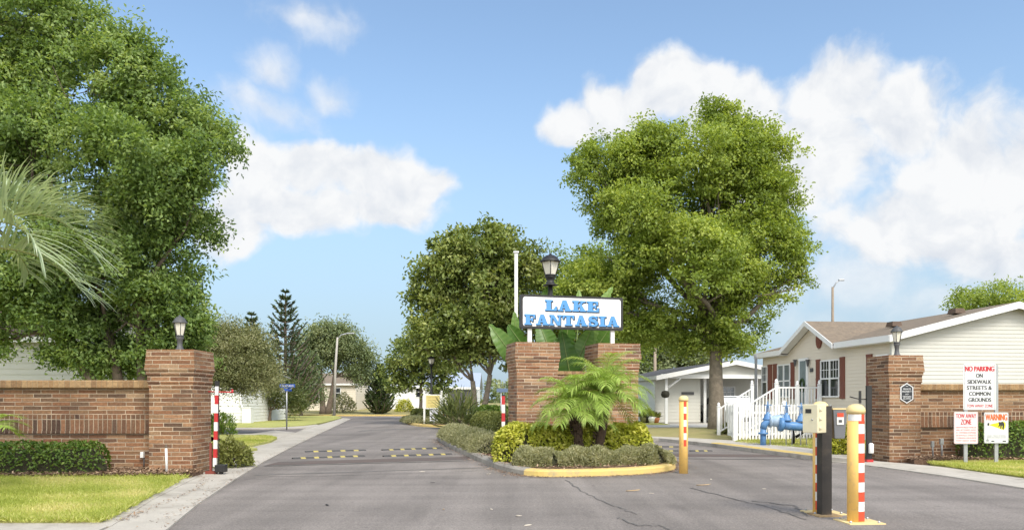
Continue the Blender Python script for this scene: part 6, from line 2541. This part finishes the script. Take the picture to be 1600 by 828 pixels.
def ribbons(name, strips, mat, parent):
    """strips: list of (points, widths, normal hint, tint)"""
    vs, fs, tn = [], [], []
    org = Vector((0, 0, 0))
    p_ = parent
    while p_ is not None:
        org += p_.location
        p_ = p_.parent
    for pts, ws, nh, ti in strips:
        o = len(vs)
        for i, p in enumerate(pts):
            d = (pts[min(i + 1, len(pts) - 1)] - pts[max(i - 1, 0)]).normalized()
            s = d.cross(nh)
            s = s.normalized() if s.length > 1e-5 else Vector((1, 0, 0))
            vs += [p - s * ws[i] / 2 - org, p + s * ws[i] / 2 - org]
        for i in range(len(pts) - 1):
            fs.append((o + 2 * i, o + 2 * i + 1, o + 2 * i + 3, o + 2 * i + 2))
            tn.append(ti)
    me = bpy.data.meshes.new(name)
    me.from_pydata([tuple(v) for v in vs], [], fs)
    at_ = me.attributes.new('tint', 'FLOAT', 'FACE')
    at_.data.foreach_set('value', np.clip(np.array(tn), 0, 1).astype(np.float32))
    me.materials.append(mat)
    for p in me.polygons:
        p.use_smooth = True
    ob = bpy.data.objects.new(name, me)
    COL.objects.link(ob)
    ob.parent = parent
    return ob


def frond(rg, parent, base, az, el, length, droop, nleaf, ll, lw, mat, vee=25, lean=50, sag=.35, bare=.12, tint=.5, twist=0.0):
    pts = []
    p = Vector(base)
    n = 14
    e = el
    a = az
    for i in range(n + 1):
        pts.append(p.copy())
        d = Vector((math.cos(a) * math.cos(e), math.sin(a) * math.cos(e), math.sin(e)))
        p = p + d * (length / n)
        e -= droop / n * (.4 + 1.2 * i / n)
        a += twist / n
    strips = []
    for i in range(nleaf):
        s = bare + (1 - bare) * (i + rg.uniform(-.3, .3)) / nleaf
        s = min(max(s, .02), .995)
        j = min(int(s * n), n - 1)
        b = pts[j].lerp(pts[j + 1], s * n - j)
        d = (pts[j + 1] - pts[j]).normalized()
        sd_ = d.cross(EZ)
        sd_ = sd_.normalized() if sd_.length > .05 else Vector((math.sin(az), -math.cos(az), 0))
        upv = sd_.cross(d)
        L_ = ll * (.45 + .9 * math.sin(math.pi * (.12 + .80 * s)) ** .8) * rg.uniform(.85, 1.1)
        for sg in (-1, 1):
            fw = R(lean - 22 + 40 * s) + rg.normal(0, .08)
            dv = (sd_ * sg * math.cos(R(vee)) + upv * math.sin(R(vee))) * math.cos(fw) + d * math.sin(fw)
            q_, pp = b.copy(), [b.copy()]
            for k in range(4):
                q_ = q_ + dv * (L_ / 4)
                pp.append(q_.copy())
                dv = (dv + Vector((0, 0, -sag * (k + 1) * .25)) + Vector(rg.normal(0, .02, 3))).normalized()
            strips.append((pp, [lw * .7, lw, lw * .85, lw * .5, lw * .06], upv, tint + rg.normal(0, .13)))
    f = ribbons('frond', strips, mat, parent)
    q = MB()
    q.tube(pts, [max(.004, lw * .75 * (1 - i / n)) for i in range(n + 1)], 5)
    q.build('midrib', mat_rib, f)
    return f


mat_rib = mk('frond_midrib', (0.24, 0.25, 0.07), (0.2, 0.2, 0.06), 6, 0.6)
palm_bark = mk('palm_bark', (0.105, 0.065, 0.042), (0.05, 0.033, 0.024), 26, 0.95, 1.0, 35)


def date_palm(label, base, top, r, seed, nf, fl):
    rg = np.random.default_rng(seed)
    t = thing('pygmy_date_palm', base, label, 'palm', 'pygmy date palms on the island')
    q = MB()
    b, tp = Vector(base), Vector(top)
    pts = [b.lerp(tp, s) + Vector((math.sin(s * 3) * .03, 0, 0)) for s in np.linspace(0, 1, 22)]
    q.tube(pts, [r * (1.08 if i % 2 else .9) * (.85 + .3 * i / 21) for i in range(22)], 12)
    for k in range(70):                       # old leaf bases
        s = rg.uniform(.05, 1)
        a = rg.uniform(0, 6.28)
        p = b.lerp(tp, s)
        rr = r * (.88 + .3 * s)
        d = Vector((math.cos(a), math.sin(a), 0))
        q.tube([p + d * rr * .85, p + d * rr * 1.25 + EZ * .03, p + d * rr * 1.45 + EZ * .075], [.022, .016, .004], 5)
    q.build('trunk', palm_bark, t)
    for i in range(nf):
        f = i / nf
        az = i * 2.39996 + rg.uniform(-.2, .2)
        el = R(82 - 100 * f + rg.uniform(-7, 7))
        if math.sin(az) < -.45 and f > .45:
            el = max(el, R(8))
        frond(rg, t, tp + EZ * (.05 - .12 * f), az, el, fl * rg.uniform(.85, 1.1), R(70 + 40 * math.sin(math.pi * min(1, f + .25)) * .8), 44, fl * .27, .0135, leaf_palm, vee=16, lean=34, sag=.8, tint=.55 - .15 * f)
    return t


b1 = W(931, 699, 16.75)
date_palm('feathery date palm with the thicker leaning trunk, right one of the pair on the island', (b1.x, 16.75, .1), tuple(W(945, 616, 16.75)), .105, 201, 42, 1.08)
b2 = W(906, 698, 16.65)
date_palm('feathery date palm with the lower crown, left one of the pair on the island', (b2.x, 16.65, .1), tuple(W(896, 638, 16.65)), .09, 203, 34, 1.0)

# big pindo palm leaning in from the left edge
rg = np.random.default_rng(77)
pc = W(-80, 392, 11.0)
t = thing('pindo_palm', (pc.x - .3, 11.0, .08), 'large pale green palm whose arching fronds enter at the left edge', 'palm')
q = MB()
q.tube([(pc.x - .3, 11.0, 0), (pc.x - .2, 11.0, pc.z * .5), (pc.x, 11.0, pc.z)], [.24, .2, .2], 14)
q.build('trunk', palm_bark, t)
for az, el, L_, dr, ti in ((-.08, 40, 1.95, 118, .6), (.35, 52, 1.85, 118, .55), (-.45, 30, 1.75, 104, .5), (.02, 8, 1.7, 70, .45), (1.1, 66, 1.8, 110, .5), (2.2, 60, 2.0, 100, .5), (3.2, 50, 2.0, 100, .5), (4.0, 55, 2.0, 100, .5), (1.5, 30, 1.8, 90, .4), (.1, 64, 1.5, 130, .65), (2.8, 80, 1.8, 90, .6)):
    frond(rg, t, pc, az, R(el), L_ * 1.16, R(dr), 36, .74, .032, leaf_pindo, vee=34, lean=42, sag=.30, bare=.2, tint=ti, twist=rg.uniform(-.25, .25))
# small fern-like palm at the left edge
rg = np.random.default_rng(79)
pc = W(-28, 668, 11.6)
t = thing('fern', (pc.x, 11.6, .08), 'small feathery green fern fronds poking in at the left edge by the wall', 'plant')
q = MB()
q.tube([(pc.x, 11.6, .05), (pc.x, 11.6, pc.z)], [.06, .05], 8)
q.build('stem', palm_bark, t)
for i in range(11):
    frond(rg, t, pc, i * .58, R(38 - 14 * (i % 3)), .62, R(70), 20, .17, .02, leaf_palm, vee=12, lean=30, sag=.25, tint=.5)

# giant bird of paradise behind the island pillars
rg = np.random.default_rng(83)
t = thing('bird_of_paradise_plant', (1.55, 21.0, .1), 'tall banana-like plant with broad paddle leaves behind the name sign', 'plant')


def paddle(p0, p1, wpx, d, ti, face=0.0, fold=.25):
    a, b = W(p0[0], p0[1], d), W(p1[0], p1[1], d + rg.uniform(-.2, .2))
    L_ = (b - a).length
    ax = (b - a).normalized()
    side = Vector((ax.z, math.sin(face) * .6, -ax.x)).normalized()
    side = (side - ax * side.dot(ax)).normalized()
    nn = side.cross(ax)
    if nn.y > 0:
        nn = -nn
    Wd = wpx / F * d
    n = 22
    vs, fs, tn = [], [], []
    rib_pts = []
    for i in range(n + 1):
        s = i / n
        w = (1 if rg.random() > .16 else rg.uniform(.62, .85)) * Wd * .5 * (math.sin(math.pi * min(1, .06 + .94 * s) ** .75) ** .6) * (1 if s < .98 else .2)
        c = a + ax * (L_ * s) - nn * (.16 * L_ * (s - .3) ** 2)
        rib_pts.append(c + nn * .012)
        for k, f_ in enumerate((-1, -.5, 0, .5, 1)):
            rip = .018 * math.sin(i * 2.1 + f_ * 3)
            vs.append(c + side * (w * f_) + nn * (fold * w * abs(f_) + rip * abs(f_)) - Vector((t.location)))
    for i in range(n):
        for k in range(4):
            fs.append((i * 5 + k, i * 5 + k + 1, (i + 1) * 5 + k + 1, (i + 1) * 5 + k))
            tn.append(ti + (.05 if i % 2 else -.05) + rg.normal(0, .02))
    me = bpy.data.meshes.new('leaf')
    me.from_pydata([tuple(v) for v in vs], [], fs)
    at_ = me.attributes.new('tint', 'FLOAT', 'FACE')
    at_.data.foreach_set('value', np.clip(np.array(tn), 0, 1).astype(np.float32))
    me.materials.append(leaf_banana)
    for p in me.polygons:
        p.use_smooth = True
    ob = bpy.data.objects.new('leaf', me)
    COL.objects.link(ob)
    ob.parent = t
    q = MB()
    root = Vector((1.55 + rg.uniform(-.25, .25), 21.0, .1))
    m1 = root.lerp(a, .55) + Vector((0, 0, .25))
    q.tube([root, m1] + rib_pts, [.05, .035] + [.022 - .018 * i / n for i in range(n + 1)], 6)
    q.build('midrib', mk('paddle_midrib', (0.20, 0.27, 0.07), (0.16, 0.22, 0.06), 4, 0.5), ob)


for p0, p1, w, d, ti, fc in (((812, 572), (765, 505), 31, 20.6, .62, .3), ((832, 560), (793, 507), 32, 21.0, .42, -.4), ((808, 545), (804, 486), 17, 21.2, .7, .2), ((846, 505), (858, 446), 27, 21.3, .55, .1),
                             ((903, 510), (906, 451), 16, 21.2, .9, .4), ((925, 505), (957, 446), 18, 21.2, .85, -.5), ((862, 556), (842, 502), 34, 21.0, .5, .3), ((893, 600), (878, 515), 35, 20.45, .22, .1),
                             ((898, 575), (925, 510), 30, 20.5, .6, -.3), ((882, 545), (890, 498), 28, 20.9, .4, .2), ((925, 555), (955, 508), 34, 21.0, .45, -.2), ((870, 590), (868, 530), 26, 20.6, .35, .5),
                             ((912, 560), (935, 500), 22, 20.7, .75, .6)):
    paddle(p0, p1, w, d, ti, fc)
q = MB()
for k in range(5):
    x = 1.40 + k * .09
    q.tube([(x, 20.9 + .08 * (k % 2), .05), (x + .03 * (k - 2), 20.9, 1.2), (x + .06 * (k - 2), 20.9, 2.3)], [.07, .06, .045], 8)
q.build('stem', mk('dry_stalk', (0.28, 0.22, 0.13), (0.2, 0.16, 0.09), 6, 0.9), t)

# ------------------------------------------------------------------ grass blades, bark chips, fallen leaves


def inside(poly, x, y):
    r = np.zeros(len(x), bool)
    j = len(poly) - 1
    for i in range(len(poly)):
        xi, yi = poly[i]
        xj, yj = poly[j]
        c = ((yi > y) != (yj > y)) & (x < (xj - xi) * (y - yi) / (yj - yi + 1e-12) + xi)
        r ^= c
        j = i
    return r


def scatter(poly, n, rg, xr, yr):
    x, y = rg.uniform(*xr, n), rg.uniform(*yr, n)
    k = inside(poly, x, y)
    return x[k], y[k]


def blades(name, poly, n, xr, yr, z, seed, h=.05, w=.007, mat=None):
    rg = np.random.default_rng(seed)
    x, y = scatter(poly, n, rg, xr, yr)
    m = len(x)
    pos = np.stack([x, y, np.full(m, z - .004)], 1)
    axis = np.stack([rg.normal(0, .45, m), rg.normal(0, .45, m), np.ones(m)], 1)
    nrm = rdir(rg, m) * np.array([1, 1, .2])
    patch = .5 + .30 * np.sin(x * 1.7 + 3 * np.sin(y * .9)) * np.sin(y * 2.1 + x * .6) + .12 * np.sin(x * 5 + y * 3)
    o = leaf_mesh(name, pos, axis, nrm, h * rg.uniform(.5, 1.3, m), w * rg.uniform(.7, 1.4, m), patch + rg.normal(0, .18, m), mat or leaf_grass, bend=.1)
    o['kind'] = 'stuff'
    return o


blades('grass', [(-12, 8.97), (-4.61, 8.97), (-4.94, 10.5), (-5.34, 12.2), (-5.84, 14.1), (-12, 13.8)], 150000, (-11.5, -4.6), (8.96, 14.1), .06, 301, .055, .009)
blades('grass', [(8.99, 17.3), (8.96, 16.4), (9.11, 13.6), (9.25, 11), (14, 11), (14, 17.6), (10, 17.6)], 70000, (8.9, 13.5), (11.5, 17.6), .06, 303, .055, .009)
blades('grass', lawn2, 45000, (-9.5, -5.5), (16.2, 30.5), .08, 305, .06, .012)
blades('grass', [(6.9, 24.9), (7.2, 23.6), (8.3, 21.0), (12, 20.5), (11, 27), (7.4, 26.0)], 16000, (6.5, 12), (20, 27), .1, 307, .07, .012)


def chips(name, poly, n, xr, yr, z, seed, l=.05, kind='stuff'):
    rg = np.random.default_rng(seed)
    x, y = scatter(poly, n, rg, xr, yr)
    m = len(x)
    pos = np.stack([x, y, z + rg.uniform(.002, .03, m)], 1)
    axis = np.stack([rg.normal(0, 1, m), rg.normal(0, 1, m), rg.normal(0, .25, m)], 1)
    nrm = np.stack([rg.normal(0, .3, m), rg.normal(0, .3, m), np.ones(m)], 1)
    o = leaf_mesh(name, pos, axis, nrm, l * rg.uniform(.5, 1.6, m), l * .5 * rg.uniform(.5, 1.5, m), rg.random(m), leaf_chip, bend=.05)
    o['kind'] = kind
    return o


chips('mulch', [(-12, 13.72), (-7.2, 13.78), (-6.3, 13.86), (-5.66, 14.05), (-5.7, 14.7), (-6.2, 14.72), (-6.5, 15.05), (-12, 15.05)], 14000, (-11, -5.6), (13.65, 15.05), .115, 311, .06)
chips('mulch', [(8.75, 17.32), (9.4, 17.5), (13, 17.6), (13.5, 18.5), (9.4, 18.5), (9.4, 17.95), (8.7, 17.95)], 5000, (8.7, 13.5), (17.3, 18.5), .11, 313, .06)
chips('mulch', inner, 26000, (-3, 4), (14.8, 30), .116, 315, .055)



def litter_strip(name, pts, n, w, z, seed):
    rg = np.random.default_rng(seed)
    P = np.array(pts)
    seg = rg.integers(0, len(P) - 1, n)
    f = rg.random(n)[:, None]
    q_ = P[seg] * (1 - f) + P[seg + 1] * f
    d = P[seg + 1] - P[seg]
    d /= np.linalg.norm(d, axis=1, keepdims=True)
    off = np.abs(rg.normal(0, w, n))[:, None]
    x = q_ + np.stack([-d[:, 1], d[:, 0]], 1) * -off
    pos = np.stack([x[:, 0], x[:, 1], z + rg.uniform(.002, .012, n)], 1)
    axis = np.stack([rg.normal(0, 1, n), rg.normal(0, 1, n), rg.normal(0, .1, n)], 1)
    nrm = np.stack([rg.normal(0, .25, n), rg.normal(0, .25, n), np.ones(n)], 1)
    o = leaf_mesh(name, pos, axis, nrm, rg.uniform(.015, .06, n), rg.uniform(.008, .025, n), rg.random(n), leaf_chip, bend=.04)
    o['kind'] = 'stuff'


litter_strip('leaf_litter', smooth_line(isl_pts_l + isl_pts_f[1:]), 2600, .14, .004, 401)
litter_strip('leaf_litter', edge_l[1:][::-1], 500, .12, .023, 403)
litter_strip('leaf_litter', [(-6.9, 15.0), (-5.55, 14.3), (-4.95, 12.5), (-4.62, 10.0), (-4.5, 9.0)][::-1], 350, .07, .03, 405)
litter_strip('leaf_litter', edge_r[1:7][::-1], 800, .10, .004, 407)


def edge_grass(pts, n, z, seed):
    rg = np.random.default_rng(seed)
    P = np.array(pts)
    ln = np.linalg.norm(P[1:] - P[:-1], axis=1)
    seg = rg.choice(len(P) - 1, n, p=ln / ln.sum())
    f = rg.random(n)[:, None]
    x = P[seg] * (1 - f) + P[seg + 1] * f
    tuft = .5 + .5 * np.sin(x[:, 0] * 9 + x[:, 1] * 7) * np.sin(x[:, 1] * 3.7)
    x = x + rg.normal(0, 1, (n, 2)) * (.012 + .045 * tuft[:, None])
    pos = np.stack([x[:, 0], x[:, 1], np.full(n, z)], 1)
    axis = np.stack([rg.normal(0, .8, n), rg.normal(0, .8, n), np.full(n, .8)], 1)
    o = leaf_mesh('grass', pos, axis, rdir(rg, n) * np.array([1, 1, .2]), .065 * rg.uniform(.5, 1.5, n), .009 * rg.uniform(.7, 1.4, n), .45 + rg.normal(0, .22, n), leaf_grass, bend=.15)
    o['kind'] = 'stuff'


edge_grass([(-12, 8.98), (-4.62, 8.98), (-4.95, 10.5), (-5.35, 12.2), (-5.85, 14.2)], 9000, .045, 501)
edge_grass([(9.0, 17.2), (8.97, 16.4), (9.12, 13.6), (9.3, 11)], 5000, .045, 503)
edge_grass([(-12, 13.75), (-10, 13.85), (-8.6, 13.72), (-7.2, 13.8), (-6.3, 13.9), (-5.75, 14.1)], 5000, .07, 505)
leaf_dry = mk('dry_leaf', (0.50, 0.38, 0.22), (0.40, 0.27, 0.14), 12, 0.85)
leaf_pale = mk('pale_debris', (0.62, 0.55, 0.44), (0.55, 0.48, 0.38), 12, 0.85)
rn = random.Random(17)


def litter(name, px, py, size, m, label, kind_):
    c = G(px, py)
    q = MB()
    a = rn.uniform(0, 6.28)
    if kind_ == 'leaf':
        q.extr((c.x, c.y, .008), (math.cos(a), math.sin(a), .05), (-math.sin(a), math.cos(a), .12), [(-size, 0), (-size * .4, size * .38), (size * .3, size * .35), (size, 0), (size * .3, -size * .3), (-size * .4, -size * .35)], .004)
    else:
        for st in range(2 if kind_ == 'twig' else 5):
            a2, l2 = a + rn.uniform(-.7, .7), size * rn.uniform(.6, 1.5)
            pts = [Vector((c.x + math.cos(a2 + .25 * k) * l2 * k / 3, c.y + math.sin(a2 + .25 * k) * l2 * k / 3, .008 + .006 * k)) for k in range(4)]
            q.tube(pts, [.006, .006, .005, .003], 5)
    o = q.build(name, m, origin=(c.x, c.y, 0))
    return tag(o, label, 'litter', 'litter on the asphalt')


LIT = [('fallen_leaf', 257, 802, .10, leaf_dry, 'curled brown leaf on the left concrete gutter', 'leaf'), ('fallen_leaf', 238, 806, .06, leaf_dry, 'pale tan leaf left of the curled brown one on the gutter', 'leaf'),
       ('fallen_leaf', 660, 737, .06, leaf_pale, 'pale leaf on the asphalt below the right speed bumps', 'leaf'),
       ('fallen_leaf', 768, 796, .04, leaf_pale, 'tiny pale leaf in the middle of the near asphalt', 'leaf'), ('fallen_leaf', 693, 796, .035, leaf_dry, 'tiny tan leaf left of the middle of the near asphalt', 'leaf'),
       ('twig', 763, 741, .11, leaf_pale, 'pale hooked twig beside the left kerb of the island', 'twig'), ('twig', 807, 806, .10, leaf_pale, 'pale twig on the asphalt at bottom centre', 'twig'),
       ('dry_frond', 978, 767, .16, leaf_dry, 'tan dry frond on the asphalt below the island', 'twig'), ('dry_frond', 1088, 758, .17, leaf_dry, 'tan dry frond beside the middle bollard base', 'twig'),
       ('fallen_leaf', 1111, 749, .045, leaf_pale, 'pale leaf right of the middle bollard', 'leaf'), ('fallen_leaf', 1018, 771, .04, leaf_pale, 'pale speck right of the dry frond below the island', 'leaf'),
       ('fallen_leaf', 1194, 764, .035, leaf_pale, 'pale speck on the asphalt left of the access post', 'leaf'),
       ('fallen_leaf', 676, 754, .06, mk('dark_litter', (0.03, 0.028, 0.025)), 'dark leaf on the asphalt below the speed bumps', 'leaf'),
       ('fallen_leaf', 511, 789, .055, MATS['dark_litter'], 'dark leaf on the left part of the near asphalt', 'leaf'), ('fallen_leaf', 825, 821, .05, leaf_pale, 'pale leaf at the bottom edge right of centre', 'leaf')]
for L_ in LIT:
    litter(*L_)
